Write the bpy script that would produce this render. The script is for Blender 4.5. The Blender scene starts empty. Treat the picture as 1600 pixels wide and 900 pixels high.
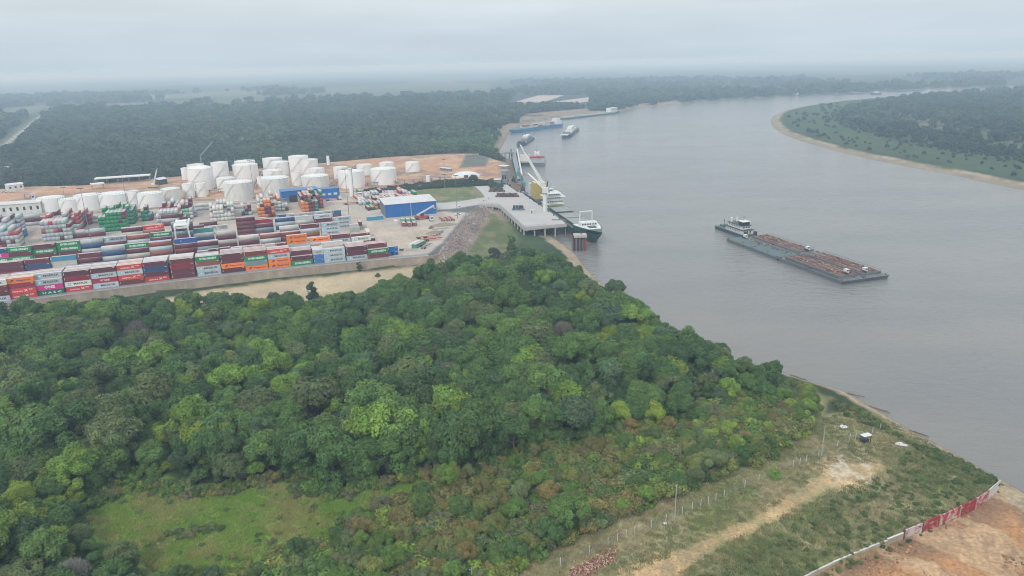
import bpy, math, random
import numpy as np
from math import radians, sin, cos, atan, atan2, pi, sqrt, hypot
from mathutils import Vector, Matrix

S = bpy.context.scene
COL = S.collection
# ------------------------------------------------------------------ camera
F, HY, ROLL, CAMZ = 1109.0, 98.0, radians(-1.3), 110.0
PITCH = atan((450 - HY) / F)
cam_d = bpy.data.cameras.new("camera")
cam_d.sensor_width = 36.0
cam_d.lens = 36.0 * F / 1600.0
cam_d.clip_start = 1.0
cam_d.clip_end = 90000.0
cam = bpy.data.objects.new("camera", cam_d)
COL.objects.link(cam)
cam.matrix_world = Matrix.Translation((0, 0, CAMZ)) @ Matrix.Rotation(pi / 2 - PITCH, 4, 'X') @ Matrix.Rotation(ROLL, 4, 'Z')
S.camera = cam
S.view_settings.view_transform = 'Standard'
S.view_settings.look = 'None'
S.view_settings.exposure = 0.06
S.view_settings.gamma = 1.0
S.view_settings.use_curve_mapping = False
S.cycles.use_denoising = True
S.cycles.denoising_prefilter = 'ACCURATE'
S.cycles.filter_width = 1.0
S.cycles.max_bounces = 6
S.cycles.diffuse_bounces = 2
S.cycles.glossy_bounces = 2
S.cycles.transmission_bounces = 3
S.cycles.volume_bounces = 2
S.cycles.transparent_max_bounces = 8
# ------------------------------------------------------------------ sky: overcast, Nishita under a cloud layer
SUN_EL, SUN_AZ = radians(40), radians(200)
W = bpy.data.worlds.new("World")
S.world = W
W.use_nodes = True
nt = W.node_tree
nt.nodes.clear()
N = nt.nodes.new
L = nt.links.new
out = N('ShaderNodeOutputWorld'); bg = N('ShaderNodeBackground'); bg.inputs['Strength'].default_value = 0.1
sky = N('ShaderNodeTexSky'); sky.sky_type = 'NISHITA'; sky.sun_disc = False
sky.sun_elevation = SUN_EL; sky.sun_rotation = SUN_AZ
sky.air_density = 1.5; sky.dust_density = 4.0
geo = N('ShaderNodeNewGeometry')
sep = N('ShaderNodeSeparateXYZ')
tc = N('ShaderNodeTexCoord')
L(tc.outputs['Generated'], sep.inputs[0])
ramp = N('ShaderNodeValToRGB')
ramp.color_ramp.interpolation = 'EASE'
L(sep.outputs['Z'], ramp.inputs[0])
el = ramp.color_ramp.elements
SKYC = [(0.0, (5.45, 6.5, 7.35)), (0.022, (5.75, 6.75, 7.6)), (0.085, (6.8, 7.55, 8.1)), (0.35, (8.8, 9.5, 10.1)), (1.0, (11.6, 12.6, 13.4))]
KS = 14.0
el[0].position = 0; el[0].color = tuple(c / KS for c in SKYC[0][1]) + (1,)
el[1].position = 1; el[1].color = tuple(c / KS for c in SKYC[-1][1]) + (1,)
for p, c in SKYC[1:-1]:
    e = el.new(p); e.color = tuple(q / KS for q in c) + (1,)
mp = N('ShaderNodeMapping'); mp.inputs['Scale'].default_value = (1.6, 1.6, 9.0)
L(tc.outputs['Generated'], mp.inputs[0])
nz = N('ShaderNodeTexNoise'); nz.inputs['Scale'].default_value = 2.2; nz.inputs['Detail'].default_value = 4; nz.inputs['Roughness'].default_value = 0.5
L(mp.outputs[0], nz.inputs['Vector'])
mr = N('ShaderNodeMapRange'); mr.inputs['From Min'].default_value = 0.3; mr.inputs['From Max'].default_value = 0.7
mr.inputs['To Min'].default_value = 0.93 * KS; mr.inputs['To Max'].default_value = 1.07 * KS
L(nz.outputs['Fac'], mr.inputs['Value'])
vm = N('ShaderNodeVectorMath'); vm.operation = 'SCALE'
L(ramp.outputs[0], vm.inputs[0]); L(mr.outputs[0], vm.inputs['Scale'])
mx = N('ShaderNodeMixRGB'); mx.inputs[0].default_value = 0.94
L(sky.outputs[0], mx.inputs[1]); L(vm.outputs[0], mx.inputs[2])
L(mx.outputs[0], bg.inputs['Color']); L(bg.outputs[0], out.inputs['Surface'])
# ------------------------------------------------------------------ sun, veiled by the overcast
sd = bpy.data.lights.new("sun", 'SUN'); sd.energy = 1.5; sd.angle = radians(10); sd.color = (1.0, 0.96, 0.9)
so = bpy.data.objects.new("sun", sd); COL.objects.link(so)
# direction towards the sun matches sky.sun_rotation (measured clockwise from +Y)
sdir = Vector((sin(SUN_AZ) * cos(SUN_EL), cos(SUN_AZ) * cos(SUN_EL), sin(SUN_EL)))
so.rotation_euler = sdir.to_track_quat('Z', 'Y').to_euler()
so.location = (0, 0, 300)

# ------------------------------------------------------------------ helpers
WATER = -8.0
G = -4.5
rnd = random.Random(7)
rng = np.random.default_rng(11)

def at(px, py, z=0.0):
    """world point seen at photo pixel (1600x900) on the level z"""
    x = (px - 800) / F; y = -(py - 450) / F
    c, s = cos(ROLL), sin(ROLL)
    x, y = c * x - s * y, s * x + c * y
    rx, ry, rz = x, cos(PITCH) + y * sin(PITCH), -sin(PITCH) + y * cos(PITCH)
    t = (z - CAMZ) / rz
    return (rx * t, ry * t)

def proj(X, Y, Z):
    z = Z - CAMZ
    d = Y * cos(PITCH) - z * sin(PITCH); u = Y * sin(PITCH) + z * cos(PITCH)
    x, y = X / d, u / d
    c, s = cos(ROLL), sin(ROLL)
    return 800 + F * (c * x + s * y), 450 - F * (-s * x + c * y)

def P(lst, z=0.0):
    return [at(x, y, z) for x, y in lst]

def hfor(X, Y, z0, py):
    """height above z0 at (X,Y) that shows at photo row py"""
    lo, hi = z0, CAMZ - 1
    for _ in range(40):
        m = (lo + hi) / 2
        if proj(X, Y, m)[1] > py: lo = m
        else: hi = m
    return lo - z0

def tag(o, label=None, cat=None, group=None, kind=None):
    if label:
        if len(label.split()) > 16: print('LONG', o.name, label)
        o['label'] = label
    if cat: o['category'] = cat
    if group: o['group'] = group
    if kind: o['kind'] = kind
    return o

def link(name, me, parent=None, loc=None, rotz=None):
    o = bpy.data.objects.new(name, me)
    COL.objects.link(o)
    if parent is not None: o.parent = parent
    if loc is not None: o.location = loc
    if rotz is not None: o.rotation_euler = (0, 0, rotz)
    return o

def empty(name, loc, rotz=0.0):
    o = bpy.data.objects.new(name, None)
    COL.objects.link(o); o.location = loc; o.rotation_euler = (0, 0, rotz)
    o.empty_display_size = 0.5
    return o

def copy_tree(o, parent=None):
    c = o.copy(); COL.objects.link(c); c.parent = parent
    for ch in o.children: copy_tree(ch, c)
    return c

class MB:
    """collects simple solids and links them as one mesh"""
    def __init__(s): s.v = []; s.f = []; s.mi = []
    def add(s, vs, fs, mi=0):
        n = len(s.v); s.v += [tuple(v) for v in vs]
        s.f += [tuple(i + n for i in f) for f in fs]; s.mi += [mi] * len(fs); return s
    def box(s, x0, x1, y0, y1, z0, z1, mi=0):
        return s.add([(x0,y0,z0),(x1,y0,z0),(x1,y1,z0),(x0,y1,z0),(x0,y0,z1),(x1,y0,z1),(x1,y1,z1),(x0,y1,z1)],
                     [(0,3,2,1),(4,5,6,7),(0,1,5,4),(1,2,6,5),(2,3,7,6),(3,0,4,7)], mi)
    def bar(s, a, b, w, h=None, mi=0, n=4, w2=None):
        """prism from a to b; n sides, radius/half width w (tapering to w2)"""
        a = Vector(a); b = Vector(b); d = (b - a)
        if d.length < 1e-6: return s
        d.normalize()
        up = Vector((0, 0, 1)) if abs(d.z) < 0.95 else Vector((1, 0, 0))
        x = d.cross(up).normalized(); y = x.cross(d).normalized()
        w2 = w if w2 is None else w2
        h = w if h is None else h
        k = h / w
        vs = []
        for (p, r) in ((a, w), (b, w2)):
            for i in range(n):
                t = 2 * pi * (i + 0.5) / n
                q = r * (sqrt(2) if n == 4 else 1)
                vs.append(p + x * cos(t) * q + y * sin(t) * q * k)
        fs = [(i, (i + 1) % n, n + (i + 1) % n, n + i) for i in range(n)] + [tuple(range(n))[::-1], tuple(range(n, 2 * n))]
        return s.add(vs, fs, mi)
    def cyl(s, x, y, z0, z1, r, r2=None, n=24, mi=0, caps=True):
        r2 = r if r2 is None else r2
        vs = [(x + r * cos(2*pi*i/n), y + r * sin(2*pi*i/n), z0) for i in range(n)] + \
             [(x + r2 * cos(2*pi*i/n), y + r2 * sin(2*pi*i/n), z1) for i in range(n)]
        fs = [(i, (i+1) % n, n + (i+1) % n, n + i) for i in range(n)]
        if caps: fs += [tuple(range(n))[::-1], tuple(range(n, 2*n))]
        return s.add(vs, fs, mi)
    def prism(s, poly, z0, z1, mi=0):
        n = len(poly)
        a = sum(poly[i][0]*poly[(i+1)%n][1]-poly[(i+1)%n][0]*poly[i][1] for i in range(n))
        if a < 0: poly = poly[::-1]
        vs = [(x, y, z0) for x, y in poly] + [(x, y, z1) for x, y in poly]
        fs = [(i, (i+1) % n, n + (i+1) % n, n + i) for i in range(n)] + [tuple(range(n))[::-1], tuple(range(n, 2*n))]
        return s.add(vs, fs, mi)
    def loft(s, rings, mi=0, caps=True):
        n = len(rings[0]); vs = [p for r in rings for p in r]; fs = []
        for k in range(len(rings) - 1):
            for i in range(n):
                fs.append((k*n+i, k*n+(i+1) % n, (k+1)*n+(i+1) % n, (k+1)*n+i))
        if caps: fs += [tuple(range(n))[::-1], tuple(range((len(rings)-1)*n, len(rings)*n))]
        return s.add(vs, fs, mi)
    def mesh(s, name, mats):
        me = bpy.data.meshes.new(name); me.from_pydata(s.v, [], s.f); me.update()
        for m in (mats if isinstance(mats, (list, tuple)) else [mats]): me.materials.append(m)
        if any(s.mi): me.polygons.foreach_set('material_index', s.mi)
        return me
    def build(s, name, mats, parent=None, loc=None, rotz=None):
        return link(name, s.mesh(name, mats), parent, loc, rotz)

def np_mesh(name, v, quads, mat, smooth=False):
    me = bpy.data.meshes.new(name)
    nv, nq, k = len(v), len(quads), quads.shape[1]
    me.vertices.add(nv); me.vertices.foreach_set('co', np.asarray(v, np.float32).ravel())
    me.loops.add(nq * k); me.loops.foreach_set('vertex_index', np.asarray(quads, np.int32).ravel())
    me.polygons.add(nq); me.polygons.foreach_set('loop_start', np.arange(nq, dtype=np.int32) * k)
    try: me.polygons.foreach_set('loop_total', np.full(nq, k, np.int32))
    except Exception: pass
    if smooth: me.polygons.foreach_set('use_smooth', np.ones(nq, bool))
    me.update(calc_edges=True); me.validate()
    if mat: me.materials.append(mat)
    return me

def set_col(me, cols, domain='POINT', name='Col'):
    a = me.color_attributes.new(name, 'FLOAT_COLOR', domain)
    c = np.ones((len(cols), 4), np.float32); c[:, :3] = cols
    a.data.foreach_set('color', c.ravel())

# polygons
def inside(x, y, poly):
    r = np.zeros(x.shape, bool); n = len(poly); j = n - 1
    for i in range(n):
        xi, yi = poly[i]; xj, yj = poly[j]
        c = ((yi > y) != (yj > y)) & (x < (xj - xi) * (y - yi) / (yj - yi + 1e-12) + xi)
        r ^= c; j = i
    return r
def edge_dist(x, y, poly, closed=True):
    d = np.full(x.shape, 1e18); n = len(poly)
    for i in range(n if closed else n - 1):
        ax, ay = poly[i]; bx, by = poly[(i + 1) % n]
        dx, dy = bx - ax, by - ay; l2 = dx*dx + dy*dy + 1e-9
        t = np.clip(((x - ax) * dx + (y - ay) * dy) / l2, 0, 1)
        d = np.minimum(d, (x - ax - t*dx)**2 + (y - ay - t*dy)**2)
    return np.sqrt(d)
def sdist(x, y, poly):
    return np.where(inside(x, y, poly), 1, -1) * edge_dist(x, y, poly)
def sstep(a, b, x):
    t = np.clip((x - a) / (b - a), 0, 1); return t * t * (3 - 2 * t)
_lat = rng.random((256, 256))
def vnoise(x, y, s):
    x = np.asarray(x) / s + 1000.5; y = np.asarray(y) / s + 1000.5
    xi = np.floor(x).astype(int); yi = np.floor(y).astype(int); fx = x - xi; fy = y - yi
    fx = fx*fx*(3-2*fx); fy = fy*fy*(3-2*fy)
    g = lambda a, b: _lat[a & 255, b & 255]
    return (g(xi, yi)*(1-fx) + g(xi+1, yi)*fx)*(1-fy) + (g(xi, yi+1)*(1-fx) + g(xi+1, yi+1)*fx)*fy
def fbm(x, y, s, o=4):
    r = 0; a = 0.5; t = 0
    for k in range(o): r = r + a * vnoise(x + 37*k, y - 91*k, s / 2**k); t += a; a *= 0.55
    return r / t

# ------------------------------------------------------------------ materials
def new_mat(name):
    m = bpy.data.materials.new(name); m.use_nodes = True
    nt = m.node_tree; b = nt.nodes['Principled BSDF']
    return m, nt, b
def mat(name, col, rough=0.7, var=0.25, scale=0.6, metal=0.0, dirt=None, bump=0.0, coord='Object', stretch=None, edge=(0.5, 0.68)):
    """weathered plain surface: base colour broken by noise, optional dirt colour in patches"""
    m, nt, b = new_mat(name)
    N = nt.nodes.new; L = nt.links.new
    tc = N('ShaderNodeTexCoord'); src = tc.outputs[coord]
    if stretch:
        mp = N('ShaderNodeMapping'); mp.inputs['Scale'].default_value = stretch; L(src, mp.inputs[0]); src = mp.outputs[0]
    n1 = N('ShaderNodeTexNoise'); n1.inputs['Scale'].default_value = scale; n1.inputs['Detail'].default_value = 6; n1.inputs['Roughness'].default_value = 0.62
    L(src, n1.inputs['Vector'])
    mr = N('ShaderNodeMapRange'); mr.inputs['From Min'].default_value = 0.3; mr.inputs['From Max'].default_value = 0.7
    mr.inputs['To Min'].default_value = 1 - var; mr.inputs['To Max'].default_value = 1 + var * 0.6
    L(n1.outputs['Fac'], mr.inputs['Value'])
    vm = N('ShaderNodeVectorMath'); vm.operation = 'SCALE'; vm.inputs[0].default_value = col
    L(mr.outputs[0], vm.inputs['Scale']); c = vm.outputs[0]
    if dirt:
        n2 = N('ShaderNodeTexNoise'); n2.inputs['Scale'].default_value = scale * 0.45; n2.inputs['Detail'].default_value = 8; n2.inputs['Roughness'].default_value = 0.7
        L(src, n2.inputs['Vector'])
        r2 = N('ShaderNodeMapRange'); r2.inputs['From Min'].default_value = edge[0]; r2.inputs['From Max'].default_value = edge[1]; r2.inputs['To Max'].default_value = dirt[1]
        L(n2.outputs['Fac'], r2.inputs['Value'])
        mx = N('ShaderNodeMixRGB'); mx.inputs[2].default_value = tuple(dirt[0]) + (1,)
        L(r2.outputs[0], mx.inputs[0]); L(c, mx.inputs[1]); c = mx.outputs[0]
    L(c, b.inputs['Base Color'])
    b.inputs['Roughness'].default_value = rough; b.inputs['Metallic'].default_value = metal
    if bump:
        bp = N('ShaderNodeBump'); bp.inputs['Strength'].default_value = 0.6; bp.inputs['Distance'].default_value = bump
        L(n1.outputs['Fac'], bp.inputs['Height']); L(bp.outputs[0], b.inputs['Normal'])
    return m
# ================================================================== HAZE
HAZE_DENSITY = 0.00026
def build_haze():
    m = bpy.data.materials.new("haze_air"); m.use_nodes = True
    nt = m.node_tree; nt.nodes.clear()
    o = nt.nodes.new('ShaderNodeOutputMaterial'); v = nt.nodes.new('ShaderNodeVolumePrincipled')
    v.inputs['Color'].default_value = (0.58, 0.78, 1.0, 1); v.inputs['Density'].default_value = HAZE_DENSITY
    v.inputs['Absorption Color'].default_value = (0.66, 0.6, 1, 1)
    v.inputs['Anisotropy'].default_value = 0.0
    nt.links.new(v.outputs[0], o.inputs['Volume'])
    b = MB().box(-45000, 45000, -6000, 47000, -12, CAMZ + 3)
    tag(b.build('haze', m), 'pale damp air lying over the river and the plain', 'haze', kind='stuff')
build_haze()

# ================================================================== YARD FRAME (u along the quay-side row, v away from it)
_O = np.array(at(608, 401)); _A = np.array(at(14, 470))
_U = (_O - _A) / np.linalg.norm(_O - _A); _V = np.array([-_U[1], _U[0]])
YANG = atan2(_U[1], _U[0])
def bow(u):
    return 5.0 * max(0.0, 1 - ((u + 105) / 100.0) ** 2) if -205 < u < -5 else 0.0
def yd(u, v):
    w = _O + u * _U + v * _V
    return (float(w[0]), float(w[1]))
def to_uv(x, y):
    return (x - _O[0]) * _U[0] + (y - _O[1]) * _U[1], (x - _O[0]) * _V[0] + (y - _O[1]) * _V[1]

# ================================================================== SHORES
left_shore_px = [(1601, 134), (1500, 137), (1440, 140), (1390, 143), (1300, 147.5), (1250, 150), (1200, 152.5), (1100, 158), (1040, 165), (990, 169),
    (965, 176), (930, 181), (875, 185), (840, 190), (812, 196), (798, 205), (793, 213), (788, 222), (782, 233), (780, 241), (790, 246), (800, 253), (797, 260),
    (793, 266), (792, 285), (800, 300), (815, 325), (838, 352), (866, 372), (885, 385), (902, 400), (911, 413), (932, 437), (1000, 488), (1080, 536),
    (1160, 569), (1219, 582), (1270, 599), (1330, 617), (1370, 640), (1420, 671), (1480, 702), (1540, 735), (1600, 769), (1700, 830), (1900, 960)]
LEFT = P(left_shore_px, WATER)
LEFT = [(60000, 9000)] + LEFT + [(150, 60), (180, -300), (-9000, -300), (-60000, 10000), (-60000, 70000), (60000, 70000)]
right_shore_px = [(1600, 298), (1540, 285), (1480, 272), (1420, 261), (1360, 249), (1300, 235), (1250, 220), (1222, 210), (1207, 199), (1203, 190), (1208, 181),
    (1225, 173), (1250, 167), (1300, 160), (1360, 154), (1420, 149), (1500, 143.5), (1600, 139)]
RIGHT = P(right_shore_px, WATER)
RIGHT = [(1200, 500)] + RIGHT + [(60000, 8000), (60000, 500)]

YARD = [yd(-420, -5), yd(-205, -5), yd(-150, -1), yd(-105, 0), yd(-60, -1.5), yd(-5, -5), yd(22, -9)] + \
    P([(683, 398), (700, 377), (718, 352), (737, 327), (757, 318), (775, 306), (757, 300), (746, 290), (775, 287), (792, 280), (790, 262), (778, 252), (740, 240), (700, 240),
       (600, 246), (400, 264), (130, 290), (40, 292), (-200, 312), (-600, 360)], 0)
PIT = P([(1250, 912), (1411, 846), (1460, 822), (1510, 795), (1560, 766), (1592, 778), (1640, 815), (1900, 1000), (1200, 1000)], -6.9)

def reg(px, z=0): return P(px, z)
ORANGE = reg([(-300, 345), (0, 331), (64, 318), (300, 313), (520, 300), (640, 290), (745, 289), (800, 284), (800, 251), (745, 239), (700, 239), (600, 245), (400, 262), (130, 289), (45, 291), (0, 298), (-300, 330)])
GRASSY = reg([(590, 301), (640, 294), (740, 289), (758, 307), (716, 314), (683, 317), (610, 312)])
HEDGE = reg([(545, 303), (600, 295), (660, 287), (700, 283), (748, 283), (800, 282), (800, 291), (742, 291), (640, 297), (590, 303)])
ROAD = reg([(660, 403), (690, 380), (716, 350), (730, 331), (683, 331), (683, 317), (716, 314), (757, 307), (775, 312), (757, 318), (738, 328), (720, 352), (703, 377), (684, 398)])
WEDGE = reg([(768, 335), (800, 352), (815, 375), (780, 410), (740, 420), (720, 405), (740, 375)], G)
SANDS = reg([(-100, 520), (0, 497), (180, 480), (330, 452), (420, 440), (520, 431), (600, 421), (690, 411), (715, 408), (660, 432), (600, 450), (520, 468), (400, 472), (330, 478), (180, 495), (0, 512)], G)
CLEAR = reg([(130, 800), (180, 765), (250, 752), (350, 772), (430, 755), (520, 782), (600, 758), (690, 738), (700, 755), (600, 795), (510, 838), (420, 868), (350, 895), (270, 905), (190, 868), (150, 838)], G)
FIELD = reg([(740, 912), (815, 876), (900, 838), (1000, 793), (1100, 754), (1190, 716), (1245, 688), (1290, 650), (1330, 640), (1400, 655), (1480, 700), (1575, 752), (1560, 765), (1411, 846), (1250, 912), (1200, 1000), (680, 1000), (700, 935)], G)
TRACK = reg([(930, 930), (985, 893), (1060, 862), (1130, 825), (1200, 795), (1260, 752), (1310, 722), (1385, 722), (1390, 735), (1340, 757), (1290, 772), (1230, 805), (1150, 845), (1080, 885), (1030, 930)], G)
TRACK2 = reg([(1290, 730), (1330, 705), (1370, 675), (1395, 682), (1390, 712), (1350, 735)], G)
SPIT = reg([(1195, 588), (1260, 604), (1300, 622), (1270, 668), (1230, 720), (1190, 742), (1160, 760), (1230, 690), (1280, 640)], G)
HIGHWAY = reg([(-60, 262), (0, 222), (50, 184), (80, 168), (110, 160), (112, 163), (88, 172), (62, 190), (0, 240), (-60, 285)], G)
ROADWAY = reg([(-60, 270), (0, 230), (55, 187), (84, 169), (104, 162.5), (106, 163.2), (87, 171), (60, 188.5), (0, 234.5), (-60, 278)], G)
PALES = [reg(q, G) for q in ([(105, 163), (250, 160), (300, 156), (320, 160), (200, 172), (110, 172)], [(225, 150), (380, 142), (390, 147), (240, 156)],
    [(250, 166), (500, 160), (520, 164), (300, 171)], [(0, 172), (80, 162), (60, 176), (0, 188)], [(530, 178), (590, 174), (592, 179), (528, 182)])]
DOCKS = reg([(775, 215), (800, 205), (815, 190), (870, 184), (965, 173), (1060, 161), (1060, 157), (960, 166), (880, 172), (820, 178), (795, 192), (770, 205)], G)
BARE_R = reg([(1370, 172), (1420, 178), (1470, 190), (1600, 215), (1600, 240), (1500, 215), (1420, 200), (1370, 185)], G)

def land_height(x, y):
    dl = sdist(x, y, LEFT); dr = sdist(x, y, RIGHT)
    d = np.maximum(dl, dr)
    wob = (fbm(x, y, 14, 3) - 0.5) * 5
    dn = d + wob * sstep(0, 6, np.abs(d)) * 0.6
    width = np.where(dr > dl, 22.0, 8.0)
    near_pier = np.exp(-((x - 0)**2 + (y - 470)**2) / (70.0**2))
    width = width + 22 * near_pier
    z = np.where(dn > 0, WATER + (G - WATER) * sstep(0, 1, np.clip(dn / width, 0, 1)) , WATER - np.clip(-dn * 0.25, 0, 2.5))
    z = z + np.where(dn > 2, (fbm(x, y, 30, 4) - 0.5) * 1.0, 0) * np.where(dl > 6, 1, 0.2)
    dy = sdist(x, y, YARD)
    u, v = to_uv(x, y)
    w = np.where((u < 26) & (v < 12), 0.8, 26.0)
    w = np.where((u > 20) & (v < 135), 15.0, w)
    k = sstep(-1, 0, dy / w)
    k = np.where((u < 26) & (v < 12), (dy > 2.2).astype(float), k)
    z = z * (1 - k) + 0.0 * k
    dp = sdist(x, y, PIT)
    kp = sstep(-0.6, 0.6, dp)
    lump = ((fbm(x, y, 6, 4) - 0.5) * 2.6 + (fbm(x * 0.5, y * 1.6, 1.8, 3) - 0.5) * 0.9) * sstep(1, 6, dp)
    z = np.where(dl > 3, z * (1 - kp) + (-6.9 + lump) * kp, z)
    return z, dl, dr, dy, dp

def mixc(c, col, k):
    k = np.clip(k, 0, 1)[..., None]
    return c * (1 - k) + np.asarray(col) * k

def land_color(x, y, z, dl, dr, dy, dp):
    n1 = fbm(x, y, 9, 4); n2 = fbm(x + 500, y, 45, 4); n3 = fbm(x, y + 900, 400, 3); n4 = fbm(x, y, 2.2, 3)
    dist = np.hypot(x, y)
    c = np.zeros(x.shape + (3,)) + np.array([0.040, 0.058, 0.026])
    c = mixc(c, [0.055, 0.085, 0.035], sstep(0.45, 0.65, n2))
    # far plain: fields among woods
    far = sstep(1700, 2600, dist)
    c = mixc(c, [0.030, 0.046, 0.030], far)
    c = mixc(c, [0.115, 0.125, 0.075], far * sstep(0.59, 0.64, fbm(x * 0.5, y * 0.25, 500, 3)) * 0.8)
    c = mixc(c, [0.085, 0.11, 0.065], far * sstep(0.58, 0.64, fbm(x * 0.4 + 9000, y * 0.16, 900, 3)) * 0.7)
    def m(poly, f, amp=1.0, nz=n1, thr=0.5):
        return sstep(-f, f, sdist(x, y, poly) + (nz - 0.5) * amp)
    for q in PALES[:4]: c = mixc(c, [0.15, 0.155, 0.10], m(q, 25, 120, n2) * 0.9)
    c = mixc(c, [0.36, 0.22, 0.15], m(PALES[4], 6, 20))
    c = mixc(c, [0.26, 0.20, 0.14], m(DOCKS, 8, 30, n2) * sstep(0.3, 0.6, n2 + 0.1))
    c = mixc(c, [0.14, 0.145, 0.10], m(HIGHWAY, 10, 16) * 0.9)
    c = mixc(c, [0.42, 0.41, 0.39], m(ROADWAY, 1.5, 1))
    c = mixc(c, [0.13, 0.115, 0.07], m(BARE_R, 25, 90, n2) * (dr > 0) * sstep(0.35, 0.6, n1))
    # other bank: reeds behind a beach
    reed = sstep(20, 40, dr) * (1 - sstep(120, 260, dr))
    c = mixc(c, [0.055, 0.085, 0.038], reed * 0.9)
    # terminal
    orange = m(ORANGE, 3, 14)
    oc = np.zeros(x.shape + (3,)) + np.array([0.44, 0.25, 0.155])
    oc = mixc(oc, [0.30, 0.19, 0.15], sstep(0.5, 0.6, n2) * 0.9)
    oc = mixc(oc, [0.48, 0.36, 0.24], sstep(0.54, 0.62, n1) * 0.7)
    yard = sstep(-0.4, 0.2, dy)
    u, v = to_uv(x, y)
    yc = np.zeros(x.shape + (3,)) + np.array([0.42, 0.375, 0.325])
    yc = mixc(yc, [0.47, 0.39, 0.31], sstep(0.45, 0.62, n2) * 0.8)
    yc = mixc(yc, [0.28, 0.26, 0.245], sstep(0.52, 0.66, fbm(u * 0.25, v + 0 * u, 3.0, 4)) * 0.55 * (v > 60) * (u < -5))
    ring = np.abs(np.hypot(u - 14, v - 58) - 13 - 6 * (n2 - 0.5))
    yc = mixc(yc, [0.29, 0.275, 0.26], (1 - sstep(0, 1.6, np.abs(ring - 2.5))) * 0.5)
    yc = mixc(yc, [0.29, 0.275, 0.26], (1 - sstep(0, 1.2, np.abs(ring - 6))) * 0.4)
    c = mixc(c, yc, yard)
    c = np.where((orange * (dy > -3))[..., None] > 0, c * (1 - orange[..., None]) + oc * orange[..., None], c)
    hill = reg([(718, 262), (728, 242), (764, 243), (760, 260)])
    c = mixc(c, [0.13, 0.145, 0.12], m(hill, 2, 4))
    c = mixc(c, [0.13, 0.16, 0.065], m(GRASSY, 2, 8))
    c = mixc(c, [0.25, 0.21, 0.14], m(GRASSY, 2, 8) * sstep(0.53, 0.62, n1) * 0.7)
    c = mixc(c, [0.05, 0.075, 0.035], m(HEDGE, 2, 6))
    c = mixc(c, [0.125, 0.13, 0.135], m(ROAD, 1.0, 2.5))
    # riprap slope under the yard edge
    rip = (dy < 0) & (dy > -15.5) & (u > 18) & (v < 128) & (v > -14)
    rc = np.zeros(x.shape + (3,)) + np.array([0.27, 0.215, 0.19])
    rc = mixc(rc, [0.14, 0.115, 0.12], sstep(0.48, 0.62, n1)); rc = mixc(rc, [0.42, 0.35, 0.29], sstep(0.55, 0.68, n4))
    c = np.where(rip[..., None], rc, c)
    pit_bank = (dy < -13) & (dy > -45) & (u > 45) & (v < 135) & (v > -40) & (dl > -1)
    c = mixc(c, [0.36, 0.29, 0.21], pit_bank * sstep(-40, -18, dy) * 0.9)
    c = mixc(c, [0.105, 0.13, 0.055], m(WEDGE, 3, 6))
    c = mixc(c, [0.22, 0.19, 0.11], m(WEDGE, 3, 6) * sstep(0.5, 0.62, n1) * 0.6)
    c = mixc(c, [0.42, 0.34, 0.225], m(SANDS, 2.5, 9) * (dy < -0.5))
    c = mixc(c, [0.27, 0.21, 0.15], m(SANDS, 2.5, 9) * (dy < -0.5) * sstep(-9, -3, dy + 3 * n1))
    # clearing
    cl = m(CLEAR, 3, 18, n1)
    cc = np.zeros(x.shape + (3,)) + np.array([0.20, 0.31, 0.055])
    cc = mixc(cc, [0.30, 0.29, 0.10], sstep(0.5, 0.62, fbm(x + 70, y, 14, 4)) * 0.8)
    cc = mixc(cc, [0.15, 0.26, 0.045], sstep(0.52, 0.62, n4) * 0.7)
    c = c * (1 - cl[..., None]) + cc * cl[..., None]
    # foreground field
    fl = np.maximum(m(FIELD, 2.0, 6), m(SPIT, 2, 6))
    fc = np.zeros(x.shape + (3,)) + np.array([0.27, 0.24, 0.13])
    fc = mixc(fc, [0.17, 0.195, 0.075], sstep(0.42, 0.58, fbm(x, y + 44, 11, 5)) * 0.85)
    lush = reg([(1060, 912), (1110, 880), (1200, 838), (1290, 778), (1370, 742), (1400, 700), (1440, 690), (1575, 752), (1560, 765), (1411, 846), (1250, 912)], G)
    fc = mixc(fc, [0.09, 0.125, 0.04], m(lush, 3, 12) * sstep(0.42, 0.60, fbm(x + 31, y, 9, 5) + 0.06) * 0.9)
    tk = m(TRACK, 2.2, 12)
    fc = mixc(fc, [0.50, 0.345, 0.185], tk * (0.75 + 0.25 * sstep(0.35, 0.55, n4)))
    fc = mixc(fc, [0.30, 0.235, 0.14], tk * sstep(0.52, 0.6, fbm(x * 1.3 + 5, y * 0.5, 2.5, 3)) * 0.6)
    fc = mixc(fc, [0.36, 0.28, 0.165], m(TRACK2, 3, 8) * 0.7)
    white = np.exp(-((x - at(1325, 728, G)[0])**2 + (y - at(1325, 728, G)[1])**2) / 60)
    fc = mixc(fc, [0.55, 0.49, 0.40], white * sstep(0.4, 0.6, n4) * 0.9)
    c = c * (1 - fl[..., None]) + fc * fl[..., None]
    # pit
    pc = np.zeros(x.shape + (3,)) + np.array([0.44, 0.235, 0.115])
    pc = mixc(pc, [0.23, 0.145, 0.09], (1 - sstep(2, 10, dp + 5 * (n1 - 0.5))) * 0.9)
    pc = mixc(pc, [0.47, 0.33, 0.20], sstep(0.5, 0.62, fbm(x * 0.5, y + x, 9, 4)) * 0.8)
    pc = mixc(pc, [0.25, 0.16, 0.10], sstep(0.55, 0.65, n4) * 0.6)
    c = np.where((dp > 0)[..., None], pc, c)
    # beaches
    sand = np.array([0.40, 0.32, 0.22])
    wet = np.array([0.17, 0.135, 0.10])
    bl = (1 - sstep(6.5, 9.5, dl + 5 * (n1 - 0.5))) * (dl > -3) * (np.hypot(x, y) < 700)
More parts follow.
